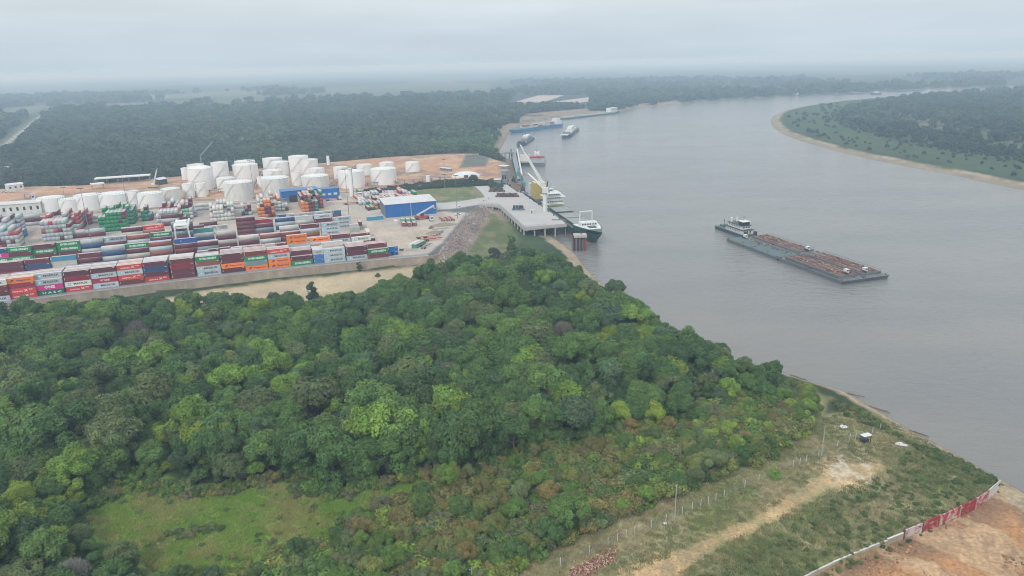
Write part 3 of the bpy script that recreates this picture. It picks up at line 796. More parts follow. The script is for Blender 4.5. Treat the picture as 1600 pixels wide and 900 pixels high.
def build_undergrowth():
    g = random.Random(5)
    # shrub belt, lower centre: the nearest and largest as things
    s = 2.7
    xs = np.arange(-120, 190, s); ys = np.arange(95, 330, s)
    X, Y = np.meshgrid(xs, ys); X = (X + rng.uniform(-1.2, 1.2, X.shape)).ravel(); Y = (Y + rng.uniform(-1.2, 1.2, Y.shape)).ravel()
    ok = (np.abs(np.degrees(np.arctan2(X, Y))) < 47) & (sdist(X, Y, SHRUBS) > 0.5) & (sdist(X, Y, LEFT) > 4) & (sdist(X, Y, CLEAR) < 0)
    X, Y = X[ok], Y[ok]; Z = land_height(X, Y)[0]; patch = fbm(X + 77, Y, 22, 3); patch2 = fbm(X - 300, Y + 50, 12, 3)
    order = np.argsort(np.hypot(X, Y)); cnt = 0; rest = {}; big = {}
    for i in order:
        x, y, z = float(X[i]), float(Y[i]), float(Z[i])
        tint, words = pick(g, STINTS)
        if patch[i] > 0.56 and g.random() < 0.45: tint, words = ((0.19, 0.175, 0.06), 'ochre brown') if g.random() < 0.6 else ((0.18, 0.20, 0.065), 'olive')
        k = g.uniform(0.85, 1.2); tint = tuple(c * k for c in tint)
        sc = g.uniform(0.7, 1.25) * (0.5 + 1.1 * float(patch2[i])) * 1.35
        vi = g.randrange(5); px, py = proj(x, y, z + 1.5)
        if g.random() < 0.30 and edge_dist(np.array([x]), np.array([y]), SHRUBS)[0] > 2.5:
            k2 = g.choice(['dome', 'fine', 'dome']); v2 = g.randrange(len(CR[k2])); big.setdefault((k2, v2), []).append((x, y, z - 1.2, g.uniform(0.36, 0.68), tint)); continue
        if cnt < 285 and -20 < px < 1620 and py < 915:
            cnt += 1
            where = ('lowest' if py > 870 else 'low' if py > 820 else 'upper') + ' part of the scrub belt, ' + ('left end' if px < 480 else 'left half' if px < 640 else 'middle' if px < 780 else 'right half' if px < 920 else 'right end')
            make_tree('shrub', x, y, z - 0.1, sc, g.random() * 6.28, tint, f'{"tall" if sc > 1.5 else "low" if sc < 1.0 else "mid height"} {words} shrub in the {where}', 'shrub', f'{words} shrubs, {where}', vi=vi)
        else: rest.setdefault(vi, []).append((x, y, z - 0.1, sc, tint))
    # scattered growth: field edges, clearing, banks, under the trees
    def sprinkle(poly, n, smin, smax, tints, dmin=0.0, wood=False):
        poly_a = np.array(poly); lo = poly_a.min(0); hi = poly_a.max(0)
        k = 0; tries = 0
        while k < n and tries < 60:
            tries += 1
            x = rng.uniform(max(lo[0], -420), min(hi[0], 420), 3000); y = rng.uniform(max(lo[1], 80), min(hi[1], 760), 3000)
            m = (sdist(x, y, poly) > dmin) & (sdist(x, y, LEFT) > 1.5)
            if wood: m &= sdist(x, y, CLEAR) < -0.5
            x, y = x[m], y[m]
            if not len(x): continue
            z = land_height(x, y)[0]
            for a, b, c in zip(x, y, z):
                if k >= n: break
                t, _ = pick(g, tints); q = g.uniform(0.8, 1.2)
                rest.setdefault(g.randrange(5), []).append((float(a), float(b), float(c) - 0.1, g.uniform(smin, smax), tuple(v * q for v in t))); k += 1
    sprinkle(FOREST, 2600, 0.7, 1.5, STINTS, wood=True)
    lush = reg([(1070, 912), (1120, 880), (1210, 838), (1300, 778), (1380, 742), (1420, 705), (1440, 690), (1575, 752), (1560, 762), (1411, 842), (1255, 910)], G)
    dk = [(1, (0.09, 0.14, 0.045), ''), (1, (0.125, 0.18, 0.055), ''), (0.8, (0.19, 0.20, 0.08), '')]
    sprinkle(lush, 620, 0.1, 0.42, dk)
    rim = P([(1300, 628), (1350, 640), (1420, 690), (1500, 715), (1565, 748), (1540, 755), (1440, 705), (1380, 672), (1320, 650)], G)
    sprinkle(rim, 200, 0.25, 0.6, dk)
    sprinkle(CLEAR, 90, 0.15, 0.6, STINTS)
    sprinkle(reg([(120, 800), (180, 757), (350, 757), (430, 745), (520, 770), (690, 730), (690, 742), (520, 784), (430, 762), (350, 775), (190, 775), (140, 805)], G), 130, 0.4, 1.2, STINTS)
    bar = P([(240, 838), (300, 825), (340, 820), (350, 828), (290, 842), (240, 848)], G); sprinkle(bar, 40, 0.35, 0.6, dk)
    sprinkle(HEDGE, 260, 0.8, 1.5, [(1, (0.045, 0.075, 0.03), ''), (1, (0.06, 0.09, 0.035), '')])
    shore = P([(760, 405), (800, 395), (850, 397), (890, 415), (880, 425), (830, 415), (760, 420)], G); sprinkle(shore, 70, 0.5, 1.0, dk)
    for (k2, v2), lst in sorted(big.items()):
        o = scatter_nodes('bush_canopy', CR[k2][v2], [l[:3] for l in lst], [l[3] for l in lst], [l[4] for l in lst])
        tag(o, 'taller bushes and saplings standing among the dense scrub belt', 'scrub', kind='stuff')
    for vi, lst in sorted(rest.items()):
        o = scatter_nodes('undergrowth', CR['shrub'][vi], [l[:3] for l in lst], [l[3] for l in lst], [l[4] for l in lst])
        tag(o, 'low mixed scrub filling the gaps and edges of the wood and fields', 'undergrowth', kind='stuff')
build_undergrowth()

def tuft_mesh():
    g = np.random.default_rng(9); n = 26; v = []; 
    for i in range(n):
        a = g.random() * 2 * pi; p = np.array([g.normal(0, 0.35), g.normal(0, 0.35), -0.05]); d = np.array([cos(a) * 0.16, sin(a) * 0.16, g.uniform(0.18, 0.42)])
        s = np.array([-sin(a), cos(a), 0]) * 0.06
        v += [p - s, p + s, p + d + s * 0.4, p + d - s * 0.4]
    me = np_mesh('grass_tuft', np.array(v), np.arange(n * 4).reshape(-1, 4), M_LEAF)
    set_col(me, np.repeat(g.uniform(0.75, 1.25, (n, 1)), 4, 0) * np.ones((1, 3))); return me
def build_grass():
    me = tuft_mesh(); g = random.Random(3)
    pts = []; sc = []; ti = []
    for poly, n, t1, t2 in ((CLEAR, 9000, (0.23, 0.36, 0.065), (0.34, 0.34, 0.12)), (FIELD, 9000, (0.20, 0.22, 0.09), (0.36, 0.31, 0.17))):
        a = np.array(poly); lo = np.maximum(a.min(0), [-130, 80]); hi = a.max(0)
        x = rng.uniform(lo[0], hi[0], n * 6); y = rng.uniform(lo[1], hi[1], n * 6)
        m = (sdist(x, y, poly) > 0.5) & (sdist(x, y, TRACK) < 0.5) & (sdist(x, y, LEFT) > 6) & (sdist(x, y, PIT) < -0.5)
        x, y = x[m][:n], y[m][:n]; z = land_height(x, y)[0]; k = fbm(x, y, 11, 4)
        for i in range(len(x)):
            w = min(1, max(0, (k[i] - 0.42) / 0.2)); q = g.uniform(0.8, 1.2)
            pts.append((x[i], y[i], z[i])); sc.append(g.uniform(0.6, 1.5)); ti.append([(t1[j] * (1 - w) + t2[j] * w) * q for j in range(3)])
    o = scatter_nodes('grass', me, pts, sc, ti)
    tag(o, 'green and straw coloured grass of the clearing and the riverside field', 'grass', kind='stuff')
build_grass()

def clump_mesh(seed):
    g = np.random.default_rng(seed); puffs = []
    for i in range(9):
        a = g.random() * 2 * pi; rho = sqrt(g.random()) * 3.4
        puffs.append((rho * cos(a), rho * sin(a), 5.5 - 0.12 * rho**2 + g.uniform(-0.8, 1.0), g.uniform(1.3, 2.2), g.uniform(0.85, 1.15)))
    for i in range(5):
        a = g.random() * 2 * pi; puffs.append((3.6 * cos(a), 3.6 * sin(a), 2.2, 1.6, 0.9))
    v, q, c = leaf_cloud(g, puffs, 13, 1.0, 0.15)
    me = np_mesh('far_crown', v, q, M_LEAF); set_col(me, np.repeat(c, 4, 0)); return me
def build_far_woods():
    cms = [clump_mesh(i) for i in (1, 2, 3)]
    pts = []; sc = []; ti = []
    for (r0, r1, s, k) in ((380, 1150, 8.6, 1.0), (1150, 2100, 14.0, 1.6), (2100, 4600, 27.0, 2.2)):
        xs = np.arange(-r1 * 0.75, r1 * 0.95, s); ys = np.arange(r0 * 0.55, r1, s)
        X, Y = np.meshgrid(xs, ys); X = X + rng.uniform(-0.5, 0.5, X.shape) * s; Y = Y + rng.uniform(-0.5, 0.5, Y.shape) * s
        X, Y = X.ravel(), Y.ravel(); R = np.hypot(X, Y)
        ok = (R > r0) & (R <= r1) & (np.abs(np.degrees(np.arctan2(X, Y))) < 45)
        X, Y, R = X[ok], Y[ok], R[ok]
        dl = sdist(X, Y, LEFT); dr = sdist(X, Y, RIGHT)
        left = (dl > 12) & (sdist(X, Y, YARD) < -6) & (Y > 480) & ~((Y < 640) & (X > -80))
        for q in PALES: left &= sdist(X, Y, q) < -2
        left &= (sdist(X, Y, HIGHWAY) < -14)
        left &= ~((sdist(X, Y, DOCKS) > 0) & (vnoise(X, Y, 60) > 0.25))
        lots = P([(790, 168), (806, 149), (918, 149), (920, 168)], G)
        left &= sdist(X, Y, lots) < -10
        edge_l = reg([(640, 225), (800, 205), (782, 243), (700, 239)], G)
        lowgreen = sdist(X, Y, edge_l) > 0
        left &= ~(lowgreen & (rng.random(X.shape) < 0.35))
        fld = (R > 1900) & (rng.random(X.shape) < 0.15 + 0.75 * sstep(0.40, 0.60, fbm(X * 0.55, Y * 0.3, 420, 4)) * sstep(1900, 3200, R) + 0.55 * sstep(2300, 3600, R))
        left &= ~fld
        rt = (dr > 30)
        dens = np.where(dr < 110, 0.16, 0.95) * np.where(sdist(X, Y, BARE_R) > 0, 0.25, 1) * np.where(fbm(X + 99, Y, 120, 3) > 0.45, 1.0, 0.6)
        right = rt & (rng.random(X.shape) < dens)
        keep = left | right
        X, Y, lowgreen, dr = X[keep], Y[keep], lowgreen[keep], dr[keep]
        n = len(X); Z = np.full(n, G - 0.3)
        S_ = rng.uniform(0.85, 1.6, n) * k * (0.8 + 0.4 * fbm(X, Y, 80, 2)); S_ = np.where(lowgreen, S_ * 0.6, S_); S_ = np.where(dr > 0, S_ * np.where(dr < 130, 0.36, 0.72), S_)
        base = np.array([(0.052, 0.086, 0.040), (0.066, 0.106, 0.048), (0.082, 0.108, 0.055), (0.042, 0.070, 0.036)])[rng.integers(0, 4, n)]
        base = np.where(lowgreen[:, None], base * np.array([1.25, 1.5, 1.1]), base)
        base = base * (0.45 + 1.1 * fbm(X, Y * 0.5, 170, 3))[:, None]
        pts.append(np.stack([X, Y, Z], -1)); sc.append(S_); ti.append(base)
    pts = np.concatenate(pts); sc = np.concatenate(sc); ti = np.concatenate(ti)
    ch = rng.integers(0, 3, len(pts))
    for i in range(3):
        k = ch == i
        o = scatter_nodes('distant_wood', cms[i], pts[k], sc[k], ti[k])
        tag(o, 'hazy blue green woodland covering the plain beyond the terminal and the far bank', 'wood', kind='stuff')
    print('far clumps', len(pts))
build_far_woods()
# ================================================================== PAINT
def paint_material(name, src):
    m, nt, b = new_mat(name); N = nt.nodes.new; L = nt.links.new
    if src == 'object':
        o = N('ShaderNodeObjectInfo'); c = o.outputs['Color']
    else:
        o = N('ShaderNodeAttribute'); o.attribute_name = 'Col'; c = o.outputs['Color']
    g = N('ShaderNodeNewGeometry'); tc = N('ShaderNodeTexCoord')
    vt = N('ShaderNodeVectorTransform'); vt.vector_type = 'NORMAL'; vt.convert_from = 'WORLD'; vt.convert_to = 'WORLD'
    sx = N('ShaderNodeSeparateXYZ'); L(g.outputs['True Normal'], sx.inputs[0])
    n = N('ShaderNodeTexNoise'); n.inputs['Scale'].default_value = 0.55; n.inputs['Detail'].default_value = 7; n.inputs['Roughness'].default_value = 0.7
    L(g.outputs['Position'], n.inputs['Vector'])
    mr = N('ShaderNodeMapRange'); mr.inputs['From Min'].default_value = 0.3; mr.inputs['From Max'].default_value = 0.7; mr.inputs['To Min'].default_value = 0.80; mr.inputs['To Max'].default_value = 1.12
    L(n.outputs['Fac'], mr.inputs['Value'])
    vm = N('ShaderNodeVectorMath'); vm.operation = 'SCALE'; L(c, vm.inputs[0]); L(mr.outputs[0], vm.inputs['Scale'])
    # roofs: bleaching, dust and painted-in sky sheen share one paler colour on up-facing faces
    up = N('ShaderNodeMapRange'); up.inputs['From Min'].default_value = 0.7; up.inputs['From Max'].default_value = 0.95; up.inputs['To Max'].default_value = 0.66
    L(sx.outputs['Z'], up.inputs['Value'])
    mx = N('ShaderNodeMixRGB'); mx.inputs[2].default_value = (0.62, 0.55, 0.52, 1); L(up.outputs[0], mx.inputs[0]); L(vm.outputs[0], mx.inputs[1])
    # rust patches
    n2 = N('ShaderNodeTexNoise'); n2.inputs['Scale'].default_value = 1.6; n2.inputs['Detail'].default_value = 9; n2.inputs['Roughness'].default_value = 0.75
    L(g.outputs['Position'], n2.inputs['Vector'])
    r2 = N('ShaderNodeMapRange'); r2.inputs['From Min'].default_value = 0.60; r2.inputs['From Max'].default_value = 0.72; r2.inputs['To Max'].default_value = 0.55
    L(n2.outputs['Fac'], r2.inputs['Value'])
    m3 = N('ShaderNodeMixRGB'); m3.inputs[2].default_value = (0.17, 0.085, 0.05, 1); L(r2.outputs[0], m3.inputs[0]); L(mx.outputs[0], m3.inputs[1])
    L(m3.outputs[0], b.inputs['Base Color']); b.inputs['Roughness'].default_value = 0.62
    return m
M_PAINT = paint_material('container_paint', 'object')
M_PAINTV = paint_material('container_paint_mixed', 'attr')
M_LETTERW = mat('white_lettering', (0.72, 0.73, 0.72), 0.7, 0.1)
M_LETTERD = mat('dark_lettering', (0.035, 0.045, 0.065), 0.7, 0.1)
M_LETTERM = mat('faded_lettering', (0.40, 0.46, 0.46), 0.7, 0.2)
M_STAR = mat('sky_blue_square', (0.22, 0.55, 0.72), 0.6, 0.1)
M_NAVY = mat('navy_emblem', (0.03, 0.05, 0.16), 0.6, 0.1)
M_RUBBER = mat('dark_gap', (0.02, 0.02, 0.02), 0.9, 0.1)
M_WHITE = mat('white_paint', (0.66, 0.665, 0.65), 0.55, 0.12, 0.5, dirt=((0.36, 0.33, 0.29), 0.35))
M_OFFW = mat('weathered_white', (0.60, 0.60, 0.58), 0.6, 0.16, 0.35, dirt=((0.33, 0.29, 0.25), 0.5))
M_STEEL = mat('grey_steel', (0.22, 0.24, 0.25), 0.5, 0.25, 1.2)
M_DARK = mat('dark_steel', (0.04, 0.045, 0.05), 0.5, 0.3, 1.2)
M_GLASS = mat('dark_glass', (0.02, 0.028, 0.035), 0.12, 0.1)
M_BLUE = mat('blue_cladding', (0.012, 0.13, 0.42), 0.45, 0.12, 0.25, stretch=(3, 3, 0.4))
M_ROOF = mat('pale_roof_sheet', (0.58, 0.58, 0.58), 0.5, 0.12, 0.2, dirt=((0.38, 0.34, 0.31), 0.4))
M_CONC = mat('concrete', (0.40, 0.385, 0.36), 0.85, 0.14, 0.18, dirt=((0.24, 0.22, 0.20), 0.45))
M_CONCD = mat('stained_concrete', (0.40, 0.33, 0.265), 0.9, 0.25, 0.25, dirt=((0.24, 0.20, 0.165), 0.6), stretch=(1, 1, 0.5))
M_REDST = mat('red_steel', (0.36, 0.05, 0.04), 0.5, 0.2)
M_RUST = mat('rust_deck', (0.145, 0.085, 0.08), 0.8, 0.4, 0.5, dirt=((0.26, 0.21, 0.15), 0.7))
M_YEL = mat('yellow_paint', (0.50, 0.40, 0.12), 0.6, 0.15)
M_TYRE = mat('tyre_rubber', (0.03, 0.03, 0.03), 0.9, 0.2)
M_TIMB = mat('weathered_timber', (0.20, 0.16, 0.12), 0.9, 0.3)

def text_mesh(txt, size, m, xs=1.0, bold=0.0):
    cu = bpy.data.curves.new('lettering', 'FONT'); cu.body = txt; cu.size = size; cu.align_x = 'CENTER'; cu.align_y = 'CENTER'
    cu.resolution_u = 1; cu.offset = bold
    o = bpy.data.objects.new('lettering_source', cu); COL.objects.link(o)
    dg = bpy.context.evaluated_depsgraph_get(); dg.update()
    me = bpy.data.meshes.new_from_object(o.evaluated_get(dg)); bpy.data.objects.remove(o)
    me.name = 'lettering'; me.materials.clear(); me.materials.append(m)
    v = np.empty(len(me.vertices) * 3); me.vertices.foreach_get('co', v); v = v.reshape(-1, 3)
    # stand the text up: x -> x, y -> z
    w = np.stack([v[:, 0] * xs, -v[:, 2], v[:, 1]], -1); me.vertices.foreach_set('co', w.ravel()); me.update()
    return me
def shifted(me, dx, dy, dz):
    me = me.copy(); me.transform(Matrix.Translation((dx, dy, dz))); return me

# ================================================================== CONTAINERS
CH = 2.74      # most are high cubes
def container_mesh(Lc, colors=False):
    """corner posts and rails round recessed, ribbed side panels; local frame: centre of the base, long axis x"""
    b = MB(); W2 = 1.22; X = Lc / 2
    b.box(-X + 0.06, X - 0.06, -W2 + 0.06, W2 - 0.06, 0.12, CH - 0.05)
    for sx in (-1, 1):
        for sy in (-1, 1):
            x0, x1 = sorted((sx * X, sx * (X - 0.22))); y0, y1 = sorted((sy * W2, sy * (W2 - 0.18)))
            b.box(x0, x1, y0, y1, 0, CH)
    for sy in (-1, 1):
        y0, y1 = sorted((sy * W2, sy * (W2 - 0.1)))
        b.box(-X + 0.22, X - 0.22, y0, y1, 0, 0.17); b.box(-X + 0.22, X - 0.22, y0, y1, CH - 0.14, CH - 0.006)
    for sx in (-1, 1):
        x0, x1 = sorted((sx * X, sx * (X - 0.1)))
        b.box(x0, x1, -W2 + 0.18, W2 - 0.18, 0, 0.17); b.box(x0, x1, -W2 + 0.18, W2 - 0.18, CH - 0.14, CH - 0.006)
    n = int(Lc / 0.6)
    for i in range(n):
        x = -X + 0.42 + (Lc - 0.84) * i / (n - 1)
        b.box(x - 0.1, x + 0.1, -W2 + 0.022, -W2 + 0.06, 0.17, CH - 0.14)
    for y in (-0.7, -0.25, 0.25, 0.7):   # door bars at the yard end
        b.box(X - 0.06, X - 0.02, y - 0.03, y + 0.03, 0.2, CH - 0.2)
    return b
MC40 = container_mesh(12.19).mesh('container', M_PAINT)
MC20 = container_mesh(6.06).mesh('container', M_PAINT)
YF = -1.205
def T(txt, size, m, x=0.0, z=CH / 2, xs=1.0, bold=0.03): return shifted(text_mesh(txt, size, m, xs, bold), x, YF, z)
def star_mesh(x):
    b = MB(); b.box(x - 0.75, x + 0.75, YF - 0.0, YF + 0.02, 0.62, 2.12, 0)
    pts = []
    for i in range(14):
        a = pi / 2 + 2 * pi * i / 14; r = 0.62 if i % 2 == 0 else 0.28
        pts.append((x + r * cos(a), YF - 0.012, 1.37 + r * sin(a)))
    b.add(pts + [(x, YF - 0.012, 1.37)], [((i + 1) % 14, i, 14) for i in range(14)], 1)
    return b.mesh('emblem', [M_STAR, M_LETTERW])
def emblem_hl(x):
    b = MB(); b.box(x - 0.9, x - 0.1, YF, YF + 0.02, 0.75, 1.35, 0); b.box(x - 0.3, x + 0.7, YF - 0.01, YF + 0.02, 1.2, 2.0, 0); return b.mesh('emblem', M_NAVY)
def emblem_hs(x):
    b = MB()
    b.add([(x - 0.1, YF - 0.01, 0.8), (x + 0.35, YF - 0.01, 0.8), (x + 1.7, YF - 0.01, 2.0), (x + 1.2, YF - 0.01, 2.0)], [(0, 1, 2, 3)])
    b.add([(x + 1.3, YF - 0.012, 0.8), (x + 1.7, YF - 0.012, 0.8), (x + 0.3, YF - 0.012, 2.0), (x - 0.1, YF - 0.012, 2.0)], [(0, 1, 2, 3)])
    return b.mesh('emblem', M_LETTERW)
def marks_mesh(m, Lc=12.19):
    b = MB(); X = Lc / 2
    b.box(-X + 0.35, -X + 0.55, YF, YF + 0.015, 0.9, 2.2); b.box(X - 1.5, X - 0.5, YF, YF + 0.015, 2.15, 2.35)
    return b.mesh('markings', m)
MARKW, MARKW20 = marks_mesh(M_LETTERW), marks_mesh(M_LETTERW, 6.06)
K = {  # key: (colour, words, lettering meshes, words for marks)
 'M': ((0.47, 0.53, 0.56), 'light grey', [('lettering', T('MAERSK', 1.55, M_LETTERD, 1.1, xs=1.25)), ('emblem', star_mesh(-4.0))], ' with dark lettering'),
 'm': ((0.38, 0.45, 0.49), 'blue grey', [('lettering', T('MAERSK', 1.55, M_LETTERD, 1.1, xs=1.25)), ('emblem', star_mesh(-4.0))], ' with dark lettering'),
 'W': ((0.64, 0.68, 0.64), 'off white', [('lettering', T('MAERSK', 1.5, M_LETTERD, 1.2, xs=1.2)), ('emblem', star_mesh(-4.0))], ' with dark lettering'),
 'E': ((0.004, 0.24, 0.075), 'green', [('lettering', T('EVERGREEN', 1.55, M_LETTERW, 0.3, xs=1.05, bold=0.06))], ' with white lettering'),
 'H': ((0.58, 0.045, 0.032), 'red', [('lettering', T('HAMBURG', 0.95, M_LETTERW, -2.0, 1.1)), ('lettering', T('SÜD', 0.95, M_LETTERW, 3.9, 1.75)), ('emblem', emblem_hs(0.9))], ' with white lettering'),
 'O': ((0.88, 0.22, 0.012), 'orange', [('lettering', T('Hapag-Lloyd', 1.25, M_NAVY, 1.6)), ('emblem', emblem_hl(-3.4))], ' with dark blue lettering'),
 'N': ((0.62, 0.015, 0.24), 'magenta', [('lettering', T('ONE', 2.0, M_LETTERW, 0, xs=1.15, bold=0.09))], ' with large white lettering'),
 'K': ((0.36, 0.015, 0.05), 'crimson', [('lettering', T('“K” LINE', 1.2, M_LETTERW, 0, bold=0.05))], ' with white lettering'),
 'U': ((0.01, 0.13, 0.075), 'dark green', [('lettering', T('U A S C', 1.5, M_LETTERW, 0.5, 1.2, xs=1.7, bold=0.05))], ' with spaced white lettering'),
 'B': ((0.125, 0.020, 0.034), 'maroon', [('markings', MARKW)], ''),
 'b': ((0.17, 0.03, 0.028), 'brown red', [('markings', MARKW)], ''),
 'R': ((0.27, 0.085, 0.055), 'rust brown', [('markings', MARKW)], ''),
 'C': ((0.30, 0.012, 0.04), 'plain crimson', [('markings', MARKW)], ''),
 'V': ((0.022, 0.07, 0.19), 'navy blue', [('markings', MARKW)], ''),
 'L': ((0.01, 0.24, 0.68), 'bright blue', [], ''),
 'l': ((0.06, 0.28, 0.46), 'sky blue', [], ''),
 'D': ((0.01, 0.09, 0.30), 'deep blue', [('lettering', T('K', 1.2, M_LETTERM, -2.5))], ''),
 'G': ((0.42, 0.46, 0.48), 'plain grey', [('markings', MARKW)], ''),
 'S': ((0.19, 0.26, 0.31), 'slate grey', [('markings', MARKW)], ''),
 'g': ((0.50, 0.48, 0.44), 'beige grey', [], ''),
 'T': ((0.06, 0.26, 0.26), 'teal', [('lettering', T('HAL SHIPPING', 1.0, M_LETTERW, 0))], ' with white lettering'),
 't': ((0.04, 0.10, 0.14), 'dark teal', [('lettering', T('WECO', 1.3, M_LETTERW, 0.5))], ' with white lettering'),
 'w': ((0.56, 0.56, 0.54), 'white', [], ''),
}
K['t'] = ((0.04, 0.10, 0.14), 'dark teal', [('markings', MARKW)], '')
K['T'] = ((0.06, 0.26, 0.26), 'teal', [('markings', MARKW)], '')
SMALL = {  # 20-foot boxes
 'v': ((0.06, 0.17, 0.42), 'mid blue', [('lettering', T('K LINE', 1.0, M_LETTERM, 0, xs=0.95))], ' with faded lettering'),
 'x': ((0.42, 0.44, 0.43), 'pale grey', [('lettering', T('MAERSK', 0.9, M_LETTERD, 0.3))], ' with dark lettering'),
 'B': ((0.13, 0.03, 0.038), 'maroon', [('markings', MARKW20)], ''), 'G': ((0.33, 0.36, 0.37), 'grey', [], ''),
 'V': ((0.02, 0.09, 0.24), 'navy blue', [('markings', MARKW20)], ''), 'w': ((0.56, 0.56, 0.54), 'white', [], '')}
SMALL['v'] = ((0.06, 0.17, 0.42), 'mid blue', [('markings', MARKW20)], '')
PROTO = {}
STUFF = []      # (x, y, z, rot, length, colour)
ORD = ['zeroth', 'first', 'second', 'third', 'fourth', 'fifth', 'sixth', 'seventh', 'eighth', 'ninth', 'tenth', 'eleventh', 'twelfth', 'thirteenth', 'fourteenth',
       'fifteenth', 'sixteenth', 'seventeenth', 'eighteenth', 'nineteenth', 'twentieth', 'twenty-first', 'twenty-second', 'twenty-third', 'twenty-fourth']
LEVW = ['ground level', 'second level', 'third level', 'fourth level', 'fifth level', 'sixth level', 'seventh level']
used_labels = {}
def container(x, y, z, rot, key, small, label):
    tab = SMALL if small else K
    c, words, kids, mk = tab[key]
    pk = (key, small)
    if pk not in PROTO:
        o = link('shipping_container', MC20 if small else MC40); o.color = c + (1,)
        for nm, me in kids: link(nm, me, o)
        PROTO[pk] = o; first = True
    else: o = copy_tree(PROTO[pk]); first = False
    k = rnd.uniform(0.85, 1.15); o.color = (c[0] * k, c[1] * k, c[2] * k, 1)
    o.location = (x, y, z); o.rotation_euler = (0, 0, rot)
    lab = f'{words} container{mk}, {label}'
    used_labels[lab] = used_labels.get(lab, 0) + 1
    tag(o, lab, 'container', 'shipping containers stacked in the terminal yard')
    return o

def stack(u, v, cols, small, nth, rowname, vis_from=0, top=None):
    """cols bottom -> top; u = left end; levels below vis_from join the hidden stuff"""
    Lc = 6.06 if small else 12.19
    x, y = yd(u + Lc / 2, v + 1.22 + bow(u + Lc / 2))
    for i, k in enumerate(cols):
        jx, jy = rnd.uniform(-0.06, 0.06), rnd.uniform(-0.05, 0.05)
        p = (x + jx, y + jy, i * (CH + 0.02) + 0.02)
        if i < vis_from: STUFF.append((*p, YANG, Lc, (SMALL if small else K)[k][0]))
        else:
            lv = 'top' if (top or (i == len(cols) - 1 and i > 0)) else LEVW[i]
            container(*p, YANG, k, small, f'{lv}, {nth} stack from left, {rowname}' if nth else f'{lv}, {rowname}')

def u_at(px, py, v):
    """u of a photo x at the height where it shows, for a row at v (fixed-point on base)"""
    u = 0.0
    for _ in range(30):
        x, y = yd(u, v); qx, _q = proj(x, y, 0); u += (px - qx) * 0.3
    return u
FR = [  # front line: photo x of the left base corner, colours bottom -> top
 (-28, 'MBbW'), (14.5, 'HHCO'), (57.5, 'UNM'), (102, 'HWKB'), (144, 'MKMB'), (185.5, 'bHMH'), (226, 'HBVB'), (268, 'BBCb'), (309, 'MMRE'), (348, 'BOBB'),
 (385, 'OSEb'), (421.5, 'OOMH'), (457, 'EB'), (508.4, 'MMM'), (543, 'MBB'), (575.8, 'bE')]
K_plain = K['K']
for i, (px, cols) in enumerate(FR):
    u = u_at(px, 0, 0)
    u = {0: u}.get(1, u)
    cols = cols.replace('K', 'C') if i == 3 else cols
    stack(u, 0.0, cols, False, ORD[i + 1 + (1 if i > 12 else 0)], 'front line')
stack(u_at(491.8, 0, 0), 0.0, 'vvx', True, ORD[14], 'front line')
# lines behind the front one: only their tops show
back_h = {0: [4, 4, 4, 4], 1: [4, 4, 4, 4], 2: [4, 4, 4, 4], 3: [4, 4, 4, 4], 4: [4, 4, 4, 4], 5: [4, 4, 4, 4], 6: [4, 4, 4, 4], 7: [4, 4, 4, 4], 8: [4, 4, 4, 3], 9: [4, 4, 4, 4], 10: [4, 4, 4, 4],
          11: [4, 4, 3, 3], 12: [3, 3, 3, 3], 13: [3, 4, 3, 3], 14: [3, 3, 3, 3], 15: [3, 3, 3, 0]}
topc = {2: 'OMHB', 0: 'GGBB', 1: 'gBgB', 3: 'BGBG', 4: 'GBGG', 5: 'gBOG', 6: 'GGGW', 7: 'BGGw', 8: 'GGBB', 9: 'BBBG', 10: 'BBHB', 11: 'BGgB', 12: 'BBBG', 13: 'BggM', 14: 'BbHG', 15: 'bHB '}
cyc = 'BbGMSgBVRB'
for i, (px, cols) in enumerate(FR):
    u = u_at(px, 0, 0)
    for j in range(4):
        h = back_h[i][j]
        if not h: continue
        full = ''.join(cyc[(i * 3 + j * 5 + k * 7) % len(cyc)] for k in range(h - 1)) + topc[i][j].strip()
        if i == 12 and j == 0: full = 'EBB'
        if i == 2: full = full[:h - 1] + 'MBgB'[j]
        stack(u, 2.62 * (j + 1), full, False, ORD[i + 1 + (1 if i > 12 else 0)], f'{ORD[j + 2]} line', vis_from=h - 1)
for j in range(3): stack(u_at(491.8, 0, 0), 2.62 * (j + 1), 'GBw', True, ORD[14], f'{ORD[j + 2]} line', vis_from=2)

